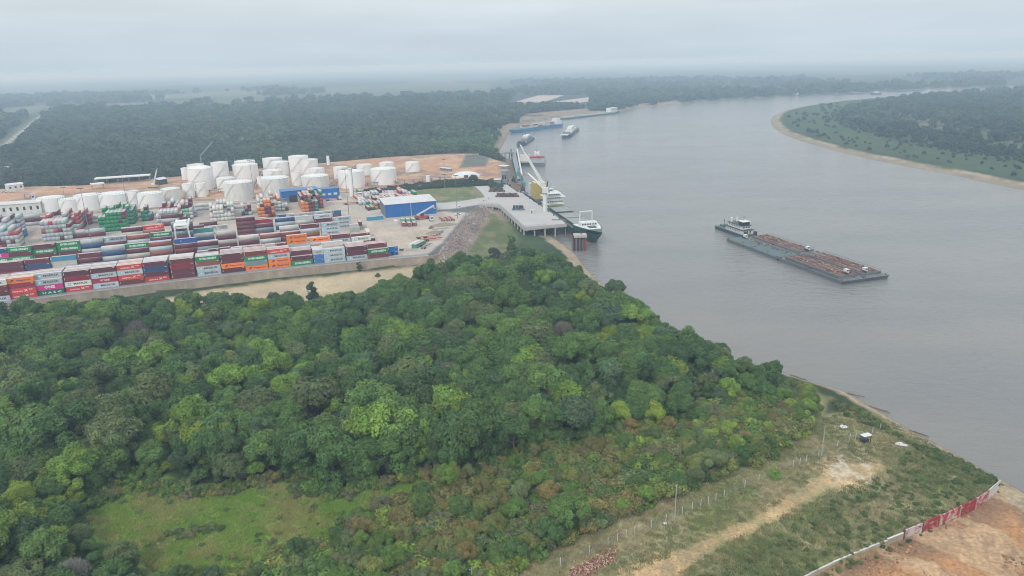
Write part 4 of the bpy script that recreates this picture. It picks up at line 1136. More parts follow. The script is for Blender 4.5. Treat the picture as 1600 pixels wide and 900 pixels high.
# blocks behind: (photo x of left edge, v, colours bottom -> top, how many show, small)
ROWS = {
 'second block': (40.0, [(-6, 'GbBB', 2), (35.5, 'GBVB', 2), (78, 'BGgl', 2), (118.5, 'GbBB', 2), (156, 'GGwDw', 2), (194, 'GBVgE', 3), (231, 'GBBLL', 3), (271, 'GMwDD', 3), (306, 'GBBM', 2)]),
 'third block': (66.0, [(-28, 'GGENV', 3), (9, 'GBEBE', 3), (47, 'GGBEB', 3), (86, 'GGBEE', 3), (123, 'GBMCC', 3), (160, 'GBSVm', 3), (197, 'GGMMB', 3), (233, 'GGBBE', 3), (266, 'GVDDNLB', 5), (300, 'GMtBT', 4), (336, 'GMMB', 3)]),
 'right hand group': (44.0, [(372, 'GBMM', 3), (406, 'GCSG', 3), (438, 'GmMm', 3)]),
 'orange group': (33.0, [(448, 'BGOO', 3), (485, 'BGO', 1)]),
 'fourth block': (92.0, [(188, 'GGGBm', 2), (222, 'GGGBH', 1), (368, 'GBBBB', 4), (397, 'GGSC', 2), (430, 'GGMM', 2), (461, 'GGGG', 2), (491, 'GGBM', 2), (521, 'MMM', 3)]),
 'middle rows': (62.0, [(437, 'GMMM', 2), (469, 'BVMB', 3), (502, 'VMMM', 3)]),
 'lower right rows': (36.0, [(517, 'MMB', 2), (549.6, 'BW', 2)]),
 'inner right row': (46.0, [(547, 'Bb', 2)]),
}
for rn, (v, lst) in ROWS.items():
    for i, (px, cols, show) in enumerate(lst):
        u = u_at(px + 0.095 * 0, 0, v)
        # shift for the lean of the stack: the listed x is read at its top
        x, y = yd(u, v); tx = proj(x, y, len(cols) * CH)[0]; u += (px - tx) / (proj(*yd(u + 1, v), 0)[0] - proj(*yd(u, v), 0)[0])
        stack(u, v, cols, False, ORD[i + 1], rn, vis_from=len(cols) - show)
        if rn not in ('orange group', 'inner right row', 'lower right rows'):
            h = len(cols) - (i % 2 if rn != 'right hand group' else 0)
            for k in range(h):
                xx, yy = yd(u + 6.1, v + 2.62 + 1.22); STUFF.append((xx, yy, k * (CH + 0.02) + 0.02, YANG, 12.19, K[cyc[(i * 3 + k * 5) % 10]][0]))
# short boxes in front of the right part and along the back
for i, (px, v, cols) in enumerate([(311, 26, 'BGG'), (328, 28, 'BGR'), (346, 29, 'GGb'), (364, 27, 'GBw'), (382, 26, 'GBC'), (400, 26, 'BGB'), (417, 26, 'GBw'), (434, 26, 'BGB')]):
    cols = ''.join({'R': 'B', 'b': 'B', 'C': 'B'}.get(c, c) for c in cols)
    stack(u_at(px, 0, v), v, cols + '', True, ORD[i + 1], 'short boxes behind the front block', vis_from=2)
for i, (px, v, cols) in enumerate([(311.5, 120, 'B'), (325, 112, 'wx'), (341, 112, 'wx'), (403, 112, 'GGx'), (434, 118, 'GBV'), (449, 118, 'GBx'), (464, 118, 'GGx'), (478, 118, 'GBx'), (492, 118, 'GGx'), (505.5, 118, 'GBx'), (520, 118, 'GBV')]):
    u = u_at(px, 0, v)
    x, y = yd(u, v); tx = proj(x, y, len(cols) * CH)[0]; u += (px - tx) / (proj(*yd(u + 1, v), 0)[0] - proj(*yd(u, v), 0)[0])
    stack(u, v, cols, True, ORD[i + 1], 'back row of short boxes', vis_from=len(cols) - 1)
# boxes set end-on at the right end of the yard, and loose groups
def box_at(px, py, rot, key, small, label, z=0.0, lvl=0):
    x, y = at(px, py, 0); return container(x, y, z + lvl * (CH + 0.02) + 0.02, rot, key, small, label)
ALONG = YANG; ACROSS = YANG + pi / 2
for i, (px, py, k, sm, lv, lab) in enumerate([(565, 357, 'G', True, 0, 'lower one end-on right of the back rows'), (563, 356, 'B', False, 1, 'upper one end-on right of the back rows'),
        (577, 374, 'B', False, 0, 'end-on beneath a white one'), (575, 372, 'w', False, 1, 'lying end-on over a maroon one'), (583, 377, 'B', True, 0, 'small one beside the end-on pair')]):
    box_at(px, py, ACROSS + (-0.12), k, sm, lab, lvl=lv)
box_at(554, 362, YANG, 'w', True, 'small one between the grey and end-on stacks', lvl=1); box_at(554, 362, YANG, 'G', True, 'small one under a white one by the end-on stacks')
box_at(586, 343.5, YANG, 'l', False, 'standing alone left of the big blue warehouse')
for i in range(2):
    o = box_at(614, 398.5, YANG, 'V', True, ['lower of the blue pair closing the front line', 'upper of the blue pair closing the front line'][i], lvl=i); o.color = (0.015, 0.12, 0.36, 1)
    if i == 0:
        d = MB(); d.box(-1.2, 0.3, -1.26, -1.23, 0.1, 2.1); d.box(1.5, 2.3, -1.26, -1.23, 0.7, 1.6); link('door_opening', d.mesh('door_opening', M_RUBBER), o)
for i, (px, py, k) in enumerate([(618.5, 350, 'w'), (629, 347, 'g3'), (637, 347, 'g3'), (645, 346.5, 'g3'), (630.5, 353, 'B'), (639, 353, 'B'), (647.5, 352.5, 'B')]):
    nm = ['white one at the left of the small group', 'pale green one behind the left maroon box', 'pale green one behind the middle maroon box', 'pale green one behind the right maroon box', 'left one of three in front of the warehouse', 'middle one of three in front of the warehouse', 'right one of three in front of the warehouse'][i]
    if nm.startswith('pale'): nm = nm.replace('pale green one ', '')
    x, y = at(px, py, 0)
    o = container(x, y, 0.02, ACROSS - 0.02, 'w' if k == 'w' else 'B', True, nm)
    if k == 'g3': o.color = (0.16, 0.36, 0.24, 1); o['label'] = 'pale green container, ' + nm
    elif k == 'B': o.color = (0.24, 0.09, 0.10, 1)
for i, (px, py, c, w_) in enumerate([(648, 385, (0.60, 0.62, 0.58), 'white'), (655, 385, (0.06, 0.28, 0.17), 'green')]):
    x, y = at(px, py, 0); o = container(x, y, 0.02, ACROSS - 0.75, 'w', False, 'one of two'); o.color = (*c, 1)
    o['label'] = f'{w_} container parked aslant beside the perimeter road'

# stuff: stacks seen end-on farther back
def end_block(px0, py0, n, depth, heights, palette, tilt=0.0, gap=0.0):
    x0, y0 = at(px0, py0, 0); ax = (cos(YANG + tilt), sin(YANG + tilt)); ay = (-ax[1], ax[0])
    for d in range(depth):
        for i in range(n):
            h = heights[(i + d * 3) % len(heights)] if d else heights[i % len(heights)]
            for k in range(h):
                c = palette[(rnd.randrange(len(palette)) if rnd.random() < 0.35 else (i // 2 + d + k // 3)) % len(palette)]
                cx = x0 + ax[0] * (2.55 * i + 1.22) + ay[0] * (12.6 * d + 6.1); cy = y0 + ax[1] * (2.55 * i + 1.22) + ay[1] * (12.6 * d + 6.1)
                STUFF.append((cx, cy, k * (CH + 0.02) + 0.02, YANG + tilt + pi / 2, 12.19, tuple(q * rnd.uniform(0.85, 1.15) for q in c)))
g1, g2, mr_, rd, gn, wh, og, tl, bl = K['G'][0], (0.40, 0.43, 0.43), K['B'][0], (0.40, 0.06, 0.06), (0.01, 0.22, 0.08), (0.58, 0.58, 0.56), (0.62, 0.19, 0.04), (0.05, 0.20, 0.17), (0.03, 0.18, 0.36)
end_block(-60, 395, 13, 1, [4, 5, 5, 5, 4, 5], [mr_, g1, g2, rd]); end_block(-52, 379, 12, 2, [5, 4, 5, 4, 3, 5, 4], [g1, g2, g2, g2, mr_])
end_block(10, 381, 3, 2, [3, 2, 2], [g2, g2, bl])
end_block(68, 378, 7, 1, [5, 5, 5, 5, 5, 5, 4], [g1, g2, g2, g2, mr_, rd]); end_block(77, 366, 8, 2, [5, 4, 4, 4, 5, 3, 4], [g1, rd, mr_, g2, rd, bl, mr_])
end_block(157, 363.5, 7, 1, [4, 4, 5, 5, 5, 5, 5], [gn, gn, gn, gn, mr_]); end_block(164, 354, 8, 2, [5, 4, 5, 4, 4, 3], [gn, gn, gn, tl, gn, mr_])
end_block(246, 354, 8, 1, [3, 4, 4, 4, 4, 4, 3, 2], [g1, g2, g2, mr_, rd, gn]); end_block(252, 346, 9, 2, [4, 5, 4, 3, 4], [g2, mr_, rd, (0.2, 0.5, 0.35), wh])
end_block(329, 347, 7, 3, [2, 4, 4, 4, 2, 2, 3], [wh, wh, wh, g2, wh]); end_block(404, 341, 5, 1, [3, 4, 5, 5, 4], [og, mr_, og, mr_]); end_block(404, 333, 7, 2, [4, 5, 4, 4, 3, 3], [wh, wh, g2, wh, og])
end_block(473, 332, 5, 1, [3, 5, 5, 3, 3], [og, mr_, tl, og]); end_block(471, 328, 7, 2, [4, 5, 5, 4, 3], [og, og, mr_, rd, tl, g1])
end_block(292, 340, 3, 1, [2, 3, 2], [mr_, g1, rd]); end_block(378, 337, 3, 1, [3, 2, 3], [g1, mr_, bl]); end_block(441, 330, 2, 1, [2, 2], [g2, mr_]); end_block(126, 352, 3, 1, [3, 4, 3], [mr_, rd, g1]); end_block(222, 346, 3, 1, [3, 4, 2], [gn, mr_, tl])
for (px, py, n) in ((128, 371, 2), (150, 369, 2), (268, 352, 3), (305, 358, 1), (326, 352, 1)):
    for k in range(n): x, y = at(px, py, 0); STUFF.append((x, y, k * (CH + 0.02) + 0.02, YANG, 12.19, [mr_, g1, mr_][k % 3]))
# boxes lying lengthwise behind them, at the foot of the tank farm
for (px, py, n, cols) in ((50, 352, 3, [g2, mr_, g1]), (66, 350, 2, [rd, rd]), (148, 348, 2, [wh, g1]), (208, 341, 1, [wh]), (209, 338, 2, [wh, og]), (234, 337, 1, [wh]), (282, 333, 1, [wh]), (318, 328, 2, [wh, wh]), (356, 326, 1, [wh]), (379, 325, 1, [g2])):
    for k in range(n):
        x, y = at(px, py, 0); STUFF.append((x, y, k * (CH + 0.02) + 0.02, YANG, 12.19, cols[k % len(cols)]))
# one-high ranks of boxes beyond the warehouse
x0, y0 = at(566, 325, 0)
ang = ACROSS + 0.0
pal = [g2, wh, mr_, rd, gn, og, g1, (0.35, 0.2, 0.2), g2, wh]
for r_ in range(5):
    px0, py0, px1, py1 = [(575, 327, 610, 322), (562, 319, 650, 312), (556, 313.5, 652, 307.5), (556, 309.5, 645, 304.5), (556, 306, 640, 302)][r_]
    A_, B_ = at(px0, py0, 0), at(px1, py1, 0); n = int(hypot(B_[0] - A_[0], B_[1] - A_[1]) / 2.9)
    for i in range(n):
        if r_ == 0 and i > 6: continue
        if r_ and rnd.random() < 0.08: continue
        t = i / n; c = pal[rnd.randrange(len(pal))]
        if r_ == 0: c = [mr_, gn, og, gn, tl, g1, g2][i % 7]
        STUFF.append((A_[0] + (B_[0] - A_[0]) * t, A_[1] + (B_[1] - A_[1]) * t, 0.02, ACROSS, 12.19 if r_ % 2 == 0 else 12.19, c))
        if rnd.random() < 0.25: STUFF.append((A_[0] + (B_[0] - A_[0]) * t, A_[1] + (B_[1] - A_[1]) * t, CH + 0.04, ACROSS, 12.19, pal[rnd.randrange(len(pal))]))

def build_stuff_containers():
    vs = []; fs = []; cs = []
    def simple(Lc):
        b = MB(); X = Lc / 2; b.box(-X, X, -1.17, 1.17, 0.08, CH - 0.04)
        for sx in (-1, 1):
            for sy in (-1, 1):
                x0, x1 = sorted((sx * (X + 0.02), sx * (X - 0.2))); y0, y1 = sorted((sy * 1.22, sy * 1.04)); b.box(x0, x1, y0, y1, 0, CH)
            for y in (-0.6, -0.02, 0.58): b.box(*sorted((sx * (X + 0.03), sx * (X - 0.01))), y, y + 0.06, 0.15, CH - 0.15)
        return np.array(b.v), np.array(b.f)
    tm = {12.19: simple(12.19), 6.06: simple(6.06)}
    off = 0
    for (x, y, z, r, Lc, c) in STUFF:
        v, f = tm[Lc]; ca, sa = cos(r), sin(r)
        w = np.stack([v[:, 0] * ca - v[:, 1] * sa + x, v[:, 0] * sa + v[:, 1] * ca + y, v[:, 2] + z], -1)
        vs.append(w); fs.append(f + off); off += len(v); cs.append(np.tile(np.array(c), (len(v), 1)))
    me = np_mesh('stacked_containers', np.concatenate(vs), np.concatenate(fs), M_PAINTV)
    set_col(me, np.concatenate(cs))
    tag(link('stacked_containers', me), 'far and inner stacks of mixed coloured containers filling the yard', 'containers', kind='stuff')
    print('stuff containers', len(STUFF), 'tris', len(STUFF) * len(tm[12.19][1]) * 2)
build_stuff_containers()
n_c = sum(used_labels.values()); print('individual containers', n_c, 'duplicate labels', [k for k, v in used_labels.items() if v > 1][:10])
# ================================================================== TANK FARM
def tank(x0, x1, ytop, ybase, words, stain=False, roof='cone', z0=0.0, ladder=True, band=None, where='in the tank farm'):
    xc = (x0 + x1) / 2
    X, Y = at(xc, ybase, z0); d = Y * cos(PITCH) + (CAMZ - z0) * sin(PITCH)
    r = (x1 - x0) / 2 * d / F; L_ = hypot(X, Y); cx, cy = X + X / L_ * r, Y + Y / L_ * r
    h = max(2.0, hfor(cx + X / L_ * r * 0.4, cy + Y / L_ * r * 0.4, z0, ytop)); n = 40 if r > 5 else 24
    t = empty('storage_tank', (cx, cy, z0)); tag(t, words, 'tank', 'white storage tanks ' + where)
    b = MB()
    nb = max(2, int(h / 2.4)); zz = 0.0
    b.cyl(0, 0, -0.3, h, r, n=n)
    for k in range(1, nb): b.cyl(0, 0, h * k / nb - 0.05, h * k / nb + 0.05, r + 0.035, n=n)
    sh = b.build('shell', M_TANKS if stain else M_TANK, t)
    rf = MB()
    if roof == 'cone':
        rf.cyl(0, 0, h, h + r * 0.09, r + 0.12, 0.35, n=n); rf.cyl(0, 0, h + r * 0.085, h + r * 0.085 + 0.6, 0.35, n=10)
    elif roof == 'dome':
        rings = []
        for k in range(6):
            a = k / 5 * pi / 2; rings.append([((r + 0.1) * cos(a) * cos(q) + 0.0, (r + 0.1) * cos(a) * sin(q), h + r * 0.28 * sin(a)) for q in [2 * pi * i / n for i in range(n)]])
        rf.loft(rings[:-1])
    else: rf.cyl(0, 0, h - 0.5, h - 0.35, r - 0.1, n=n); rf.cyl(0, 0, h, h + 0.12, r + 0.15, n=n)
    rf.build('roof', M_TANKR, t)
    if r > 4 and h > 5:
        rl = MB()
        for q in range(28):
            a = 2 * pi * q / 28; rl.bar((r * cos(a), r * sin(a), h), (r * cos(a), r * sin(a), h + 1.1), 0.05)
            a2 = 2 * pi * (q + 1) / 28; rl.bar((r * cos(a), r * sin(a), h + 1.1), (r * cos(a2), r * sin(a2), h + 1.1), 0.045)
        rl.build('railing', M_STEEL, t)
        st = MB(); a0 = -pi / 2 - 0.9; m = int(h / 0.5)
        for q in range(m):
            a = a0 + q * 0.42 / max(r, 1) * 1.0; st.box(-0.05, 0.05, -0.05, 0.05, 0, 0)
            x, y = (r + 0.45) * cos(a), (r + 0.45) * sin(a); st.add([(x - .35, y - .35, h * q / m), (x + .35, y - .35, h * q / m), (x + .35, y + .35, h * q / m + .08), (x - .35, y + .35, h * q / m + .08)], [(0, 1, 2, 3)])
            a2 = a0 + (q + 1) * 0.42 / max(r, 1); st.bar((x, y, h * q / m + 1), ((r + .45) * cos(a2), (r + .45) * sin(a2), h * (q + 1) / m + 1), 0.06)
        st.build('stair', M_TANKR, t)
        pp = MB(); pp.bar((r + 0.5, -0.5, 0.6), (r + 2.8, -1.5, 0.6), 0.22, n=8); pp.cyl(r + 0.1, -0.5, 0.2, 1.2, 0.5, n=8); pp.build('outlet_pipe', M_STEEL, t)
    return t
M_TANK = mat('tank_white', (0.80, 0.805, 0.80), 0.5, 0.05, 0.12, dirt=((0.55, 0.53, 0.49), 0.3), stretch=(1, 1, 0.35))
M_TANKS = mat('tank_stained', (0.70, 0.69, 0.66), 0.6, 0.15, 0.15, dirt=((0.36, 0.32, 0.27), 0.6), stretch=(1, 1, 0.3))
M_TANKR = mat('tank_roof', (0.70, 0.70, 0.67), 0.6, 0.10, 0.15, dirt=((0.46, 0.42, 0.36), 0.4))
TK = [
 (285.4, 296.8, 262, 281, 'slim white tank at the far left end of the main tank group', 0, 'cone'),
 (297, 322, 256.5, 286, 'wide white tank with gear on its roof, partly behind a broader domed one', 0, 'flat'),
 (297.6, 336, 263, 298, 'broad white tank with pale domed roof and grey band, left of the group', 0, 'dome'),
 (334.4, 359.8, 253, 288, 'tall white tank standing behind the small low tank, left of centre', 0, 'cone'),
 (370, 401, 250.5, 276, 'white tank seen behind the wide cream topped tank', 0, 'cone'),
 (366.8, 405, 256, 285, 'wide white tank with cream top and a light mast in front of it', 0, 'cone'),
 (341, 368.5, 277, 298, 'low white tank behind the stained broad tank', 0, 'cone'),
 (352.8, 398, 282.5, 314, 'broad squat tank with brown stained upper band, nearest to the white boxes', 1, 'cone'),
 (288, 305.5, 286, 310, 'left one of two narrow upright tanks by the grey shelter', 0, 'cone'),
 (308, 325, 285.5, 308, 'right one of two narrow upright tanks by the grey shelter', 0, 'cone'),
 (413, 443, 246.5, 270, 'white tank with railed roof left of the tallest pair', 0, 'cone'),
 (425, 454, 252, 275, 'white tank in front of the railed one and left of the tallest', 0, 'cone'),
 (454, 484, 243, 274, 'tallest white tank at the back right of the group', 0, 'cone'),
 (472.6, 498.5, 248.5, 274, 'tall white tank touching the right side of the tallest', 0, 'cone'),
 (457, 472.6, 268, 290, 'narrow plain cylinder standing in front of the tallest tank', 0, 'flat'),
 (403, 415, 276, 292, 'slim white tank squeezed between the two broad stained tanks', 0, 'cone'),
 (414, 444, 265, 292, 'low white tank hidden behind the grey banded broad one', 0, 'cone'),
 (410.5, 454, 276, 307, 'broad tank with grey banded dirty top behind the blue shed', 1, 'cone'),
 (485, 508.5, 262, 284, 'low white tank behind the broad tank at the right of the blue shed', 0, 'cone'),
 (473.5, 515.5, 273, 300, 'broad tank with grey streaks behind the long blue shed', 1, 'cone'),
 (511, 515.6, 243.6, 258, 'thin white column rising against the dark wood', 0, 'flat'),
 (522.6, 545, 260, 281, 'white tank behind the broad one beside the pale column', 0, 'cone'),
 (529.6, 571.6, 266, 294.5, 'broad white tank directly behind the tall pale column', 0, 'cone'),
 (558.5, 582, 256.5, 276, 'small white tank between the two broad tanks on the right', 0, 'cone'),
 (580, 620.6, 262, 289.5, 'broad clean white tank, the right one of the two big ones', 0, 'cone'),
 (594, 617, 253, 272, 'white tank rising behind the broad clean one on the right', 0, 'cone'),
 (634, 656.5, 252.5, 271, 'lone white tank on red earth at the right end of the farm', 0, 'cone'),
 (666, 672.3, 274.5, 285, 'tiny upright white tank among pipes on orange earth', 0, 'flat'),
]
TL = [
 (64, 103, 307, 331, 'leftmost of the large white tanks behind the grey stacks', 0, 'cone'),
 (97, 127, 310, 331, 'second large white tank from the left, lower than its neighbours', 0, 'flat'),
 (122, 160, 303, 329, 'white tank crossed by a grey ring pipe behind the green stack', 0, 'cone'),
 (158, 204, 300.5, 326, 'longest looking white tank, behind the green containers', 0, 'cone'),
 (203, 221, 297.5, 322.5, 'narrow bluish white tank between two broad ones', 0, 'flat'),
 (219.5, 257, 300, 326, 'broad white tank with rusty vertical streak behind orange boxes', 0, 'cone'),
 (255, 283.6, 293.5, 316, 'grey white tank at the right end of the nearer row', 1, 'cone'),
]
for t_ in TK: tank(*t_[:4], t_[4], bool(t_[5]), t_[6])
for t_ in TL: tank(*t_[:4], t_[4], bool(t_[5]), t_[6], where='in the nearer row')

# ================================================================== BUILDINGS
def frame_at(p0, p1, z=0.0):
    """origin at p0's ground point, x axis towards p1; returns (loc, rotz, length)"""
    a = at(*p0, z); b = at(*p1, z)
    return (a[0], a[1], z), atan2(b[1] - a[1], b[0] - a[0]), hypot(b[0] - a[0], b[1] - a[1])
def panels_wall(b, x0, x1, y, z0, z1, step=1.2, out=0.05, side=-1):
    n = max(1, int((x1 - x0) / step))
    for i in range(n):
        xa = x0 + (x1 - x0) * i / n; b.box(xa + 0.05, xa + 0.25, *sorted((y, y + side * out)), z0, z1)
def big_blue():
    loc, rz, Lw = frame_at((603, 340.5), (682, 333.5))
    t = empty('warehouse', loc, rz); tag(t, 'big blue warehouse with a pale flat roof and latticed left end', 'warehouse')
    D = 24.0; H = hfor(loc[0], loc[1], 0, 320.5)
    b = MB(); b.box(0, Lw, 0.15, 0.5, 0, H); b.box(Lw - 0.4, Lw, 0.5, D, 0, H); b.box(0.3, Lw - 0.3, D - 0.3, D, 0, H)
    panels_wall(b, 0, Lw, 0.15, 0, H); b.build('wall', M_BLUE, t)
    w = MB(); w.box(Lw * 0.495, Lw * 0.505, -0.04, 0.16, 0, H); w.build('seam_strip', M_ROOF, t)
    r = MB(); r.add([(-0.6, -0.3, H), (Lw + 0.4, -0.3, H), (Lw + 0.4, D + 0.3, H + 1.2), (-0.6, D + 0.3, H + 1.2), (-0.6, -0.3, H + 0.3), (Lw + 0.4, -0.3, H + 0.3), (Lw + 0.4, D + 0.3, H + 1.5), (-0.6, D + 0.3, H + 1.5)],
        [(0, 3, 2, 1), (4, 5, 6, 7), (0, 1, 5, 4), (1, 2, 6, 5), (2, 3, 7, 6), (3, 0, 4, 7)])
    for i in range(int(Lw / 2)): x = i * 2.0; r.add([(x, -0.3, H + 0.31), (x + 0.12, -0.3, H + 0.31), (x + 0.12, D + 0.3, H + 1.51), (x, D + 0.3, H + 1.51), (x + 0.06, -0.3, H + 0.38), (x + 0.06, D + 0.3, H + 1.58)], [(0, 4, 5, 3), (4, 1, 2, 5)])
    r.build('roof', M_ROOF, t)
    g = MB()
    for j in range(7): y = 0.3 + j * (D - 0.6) / 6; g.box(-0.15, 0.15, y - 0.15, y + 0.15, 0, H + 0.2 + j * 0.15)
    for k in range(6): z = 0.4 + k * (H - 0.6) / 5; g.box(-0.1, 0.1, 0.3, D - 0.3, z - 0.1, z + 0.1)
    g.box(0.4, 0.6, 0.4, D - 0.4, 0, H * 0.98); g.build('end_lattice', M_STEEL, t)
big_blue()
def blue_shed():
    loc, rz, Lw = frame_at((441.5, 317.5), (532, 309))
    t = empty('long_shed', loc, rz); tag(t, 'long low blue shed with a dark doorway at its left part', 'shed')
    H1 = hfor(loc[0], loc[1], 0, 300); D = 14; s = Lw * 0.62
    b = MB(); b.box(0, s, 0, D, 0, H1); panels_wall(b, 0, s, 0, 0, H1); b.box(s + 0.01, Lw, 2, D - 2, 0, H1 * 0.86); panels_wall(b, s + 0.1, Lw, 2, 0, H1 * 0.86); b.build('wall', M_BLUE, t)
    r = MB(); r.box(-0.4, s + 0.3, -0.4, D + 0.4, H1, H1 + 0.3); r.box(s + 0.35, Lw + 0.3, 1.7, D - 1.7, H1 * 0.86, H1 * 0.86 + 0.25); r.build('roof', mat('blue_roof', (0.05, 0.17, 0.36), 0.5, 0.15), t)
    d = MB(); d.box(s * 0.2, s * 0.4, -0.12, -0.06, 0, H1 * 0.62); d.build('doorway', M_RUBBER, t)
    for i in range(3): w = MB(); x = s + (Lw - s) * (0.18 + 0.27 * i); w.box(x, x + 3.0, 1.86, 1.94, H1 * 0.3, H1 * 0.5); w.build('window', M_ROOF, t)
blue_shed()
def simple_hall(name, p0, p1, ytop, D, label, wallm, roofm, cat='building', gable=False, windows=0, open_=False, z=0.0, roof_t=0.3, minh=2.5):
    loc, rz, Lw = frame_at(p0, p1, z)
    t = empty(name, loc, rz); tag(t, label, cat)
    H = max(minh, hfor(loc[0], loc[1], z, ytop))
    if open_:
        n = max(2, int(Lw / 9) + 1)
        for i in range(n):
            p = MB(); x = 0.4 + (Lw - 0.8) * i / (n - 1); p.box(x - .2, x + .2, 0.3, 0.7, 0, H); p.box(x - .2, x + .2, D - 0.7, D - 0.3, 0, H); p.build('post', M_STEEL, t)
    else:
        b = MB(); b.box(0, Lw, 0, D, -0.3, H); panels_wall(b, 0, Lw, 0, 0, H, 2.5); b.build('wall', wallm, t)
    r = MB()
    if gable:
        r.add([(-.4, -.5, H), (Lw + .4, -.5, H), (Lw + .4, D / 2, H + D * 0.16), (-.4, D / 2, H + D * 0.16), (-.4, D + .5, H), (Lw + .4, D + .5, H)], [(0, 1, 2, 3), (3, 2, 5, 4), (0, 4, 5, 1)])
        r.add([(-.4, -.5, H), (-.4, D / 2, H + D * .16), (-.4, D + .5, H), (Lw + .4, -.5, H), (Lw + .4, D / 2, H + D * .16), (Lw + .4, D + .5, H)], [(0, 1, 2), (3, 5, 4)])
    else: r.box(-0.5, Lw + 0.5, -0.6, D + 0.6, H, H + roof_t)
    r.build('roof', roofm, t)
    for i in range(windows):
        w = MB(); x = Lw * (i + 0.5) / windows; w.box(x - 0.8, x + 0.8, -0.09, -0.04, H * 0.4, H * 0.72); w.build('window', M_GLASS, t)
    return t, H, Lw
simple_hall('hall', (-40, 341), (66, 333), 324, 16, 'long low hall with a pale grey roof left of the white tanks', M_OFFW, M_ROOF, 'hall', windows=10)
simple_hall('house', (13, 299), (38, 296), 290, 9, 'white house with a gabled roof at the edge of the dark wood', M_WHITE, M_ROOF, 'house', gable=True, windows=3)
simple_hall('office_hut', (49.5, 312), (55, 311.5), 304, 3, 'small white hut beside a dark open shelter on orange earth', M_WHITE, M_ROOF, 'hut', windows=1)
simple_hall('open_shelter', (38, 311), (49, 310), 304.5, 6, 'dark open shelter with a grey roof on the orange earth', M_DARK, M_STEEL, 'shelter', open_=True)
simple_hall('lorry_canopy', (150, 289), (235, 283), 280.5, 9, 'very long white canopy on posts in front of the dark wood', M_WHITE, M_WHITE, 'canopy', open_=True, roof_t=1.0)
simple_hall('lorry_canopy', (145, 297), (164, 295), 289.5, 8, 'short white canopy left of the long one', M_WHITE, M_WHITE, 'canopy', open_=True, roof_t=1.0)
simple_hall('dark_shed', (250, 289), (262, 287), 281, 10, 'dark shed with a pale sloping roof right of the crane boom', M_DARK, M_ROOF, 'shed', gable=True)
simple_hall('shelter', (299, 309), (316, 307), 303.5, 8, 'grey arched shelter at the foot of the two narrow tanks', M_STEEL, M_STEEL, 'shelter', gable=True)
simple_hall('grey_shed', (431, 316), (445, 318), 309, 8, 'small grey shed leaning against the left end of the blue shed', M_STEEL, M_STEEL, 'shed')
simple_hall('site_office', (687, 266), (702, 268), 262, 4, 'grey row of site cabins on the orange earth behind the solitary tree', M_STEEL, M_ROOF, 'cabins', windows=3)
simple_hall('gatehouse', (561, 309), (566, 308.5), 302, 5, 'pale blue cabin next to the tall pale column', mat('pale_blue', (0.33, 0.42, 0.5), 0.6), M_ROOF, 'cabin')
simple_hall('white_pavilion', (779, 263), (789, 264), 259, 7, 'small white roofed pavilion near the shore behind the pier', M_DARK, M_WHITE, 'pavilion', open_=True)
simple_hall('silo_building', (784, 288), (792, 288), 268, 10, 'tall dark grey riverside building at the back of the pier', M_STEEL, M_STEEL, 'building', windows=2)
simple_hall('site_cabin', (772, 290), (782, 290), 281, 6, 'grey cabin with a pale roof beside the riverside building', M_STEEL, M_ROOF, 'cabin')
# white storage dome
def dome():
    x, y = at(728, 276, 0); t = empty('storage_dome', (x, y, 0), 0.1); tag(t, 'low white dome of sheeting behind the solitary dark tree', 'dome')
    b = MB(); r = 15.0
    rings = [[(r * cos(a) * cos(q), 0.5 * r * cos(a) * sin(q), 0.36 * r * sin(a)) for q in [2 * pi * i / 24 for i in range(24)]] for a in (0, .3, .6, .9, 1.2, 1.45)]
    b.loft(rings); b.build('cover', M_WHITE, t); c = MB(); c.box(-2, 2, -0.5 * r - 0.3, -0.5 * r + 2.5, 0, 2.6); c.build('entrance', M_DARK, t)
dome()
# far flat roofed sheds inland of the moored barges
for (a, b_, yt, lab) in (((800, 164), (849, 163.5), 160.5, 'left one of two huge flat pale roofs near the upstream bank'), ((853, 163.5), (904, 164), 160.5, 'right one of two huge flat pale roofs near the upstream bank')):
    simple_hall('flat_warehouse', a, b_, yt, 420, lab, M_STEEL, mat('dusty_roof', (0.40, 0.335, 0.30), 0.8, 0.1, 0.02), 'warehouse', z=G)
for i, (a, b_, yt, lab) in enumerate((((128, 237), (138, 236), 234, 'leftmost of three white roofs alone in the dark wood'), ((148, 238), (164, 236), 233.5, 'middle and longest of three white roofs alone in the dark wood'), ((169, 236), (179, 235), 233, 'rightmost of three white roofs alone in the dark wood'), ((8, 274), (17, 273), 270, 'small white roof in a gap of the wood at the far left'), ((452, 184), (458, 184), 181.5, 'tiny white roof far off in the plain'))):
    simple_hall('farm_building', a, b_, yt, 14, lab, M_WHITE, M_WHITE, 'building', z=G, minh=9.0)
def bund(pts, label):
    t = empty('bund_wall', (0, 0, 0)); tag(t, label, 'bund wall'); q = P(pts, 0)
    for a, b_ in zip(q[:-1], q[1:]):
        d = Vector((b_[0] - a[0], b_[1] - a[1], 0)); n = Vector((-d.y, d.x, 0)).normalized() * 0.35
        MB().prism([(a[0], a[1]), (b_[0], b_[1]), (b_[0] + n.x, b_[1] + n.y), (a[0] + n.x, a[1] + n.y)], -0.3, 1.5).build('wall_section', M_CONCD, t)
bund([(283, 315), (345, 313), (348, 321), (410, 318)], 'low brown bund wall below the left half of the tank farm'); bund([(520, 303), (560, 301), (640, 293), (700, 287)], 'low brown bund wall running right from the long blue shed')
bund([(515, 281), (580, 276), (660, 270)], 'low brown bund wall behind the two broad right tanks'); bund([(60, 337), (130, 334), (204, 331), (284, 322)], 'low brown bund wall in front of the nearer tank row')
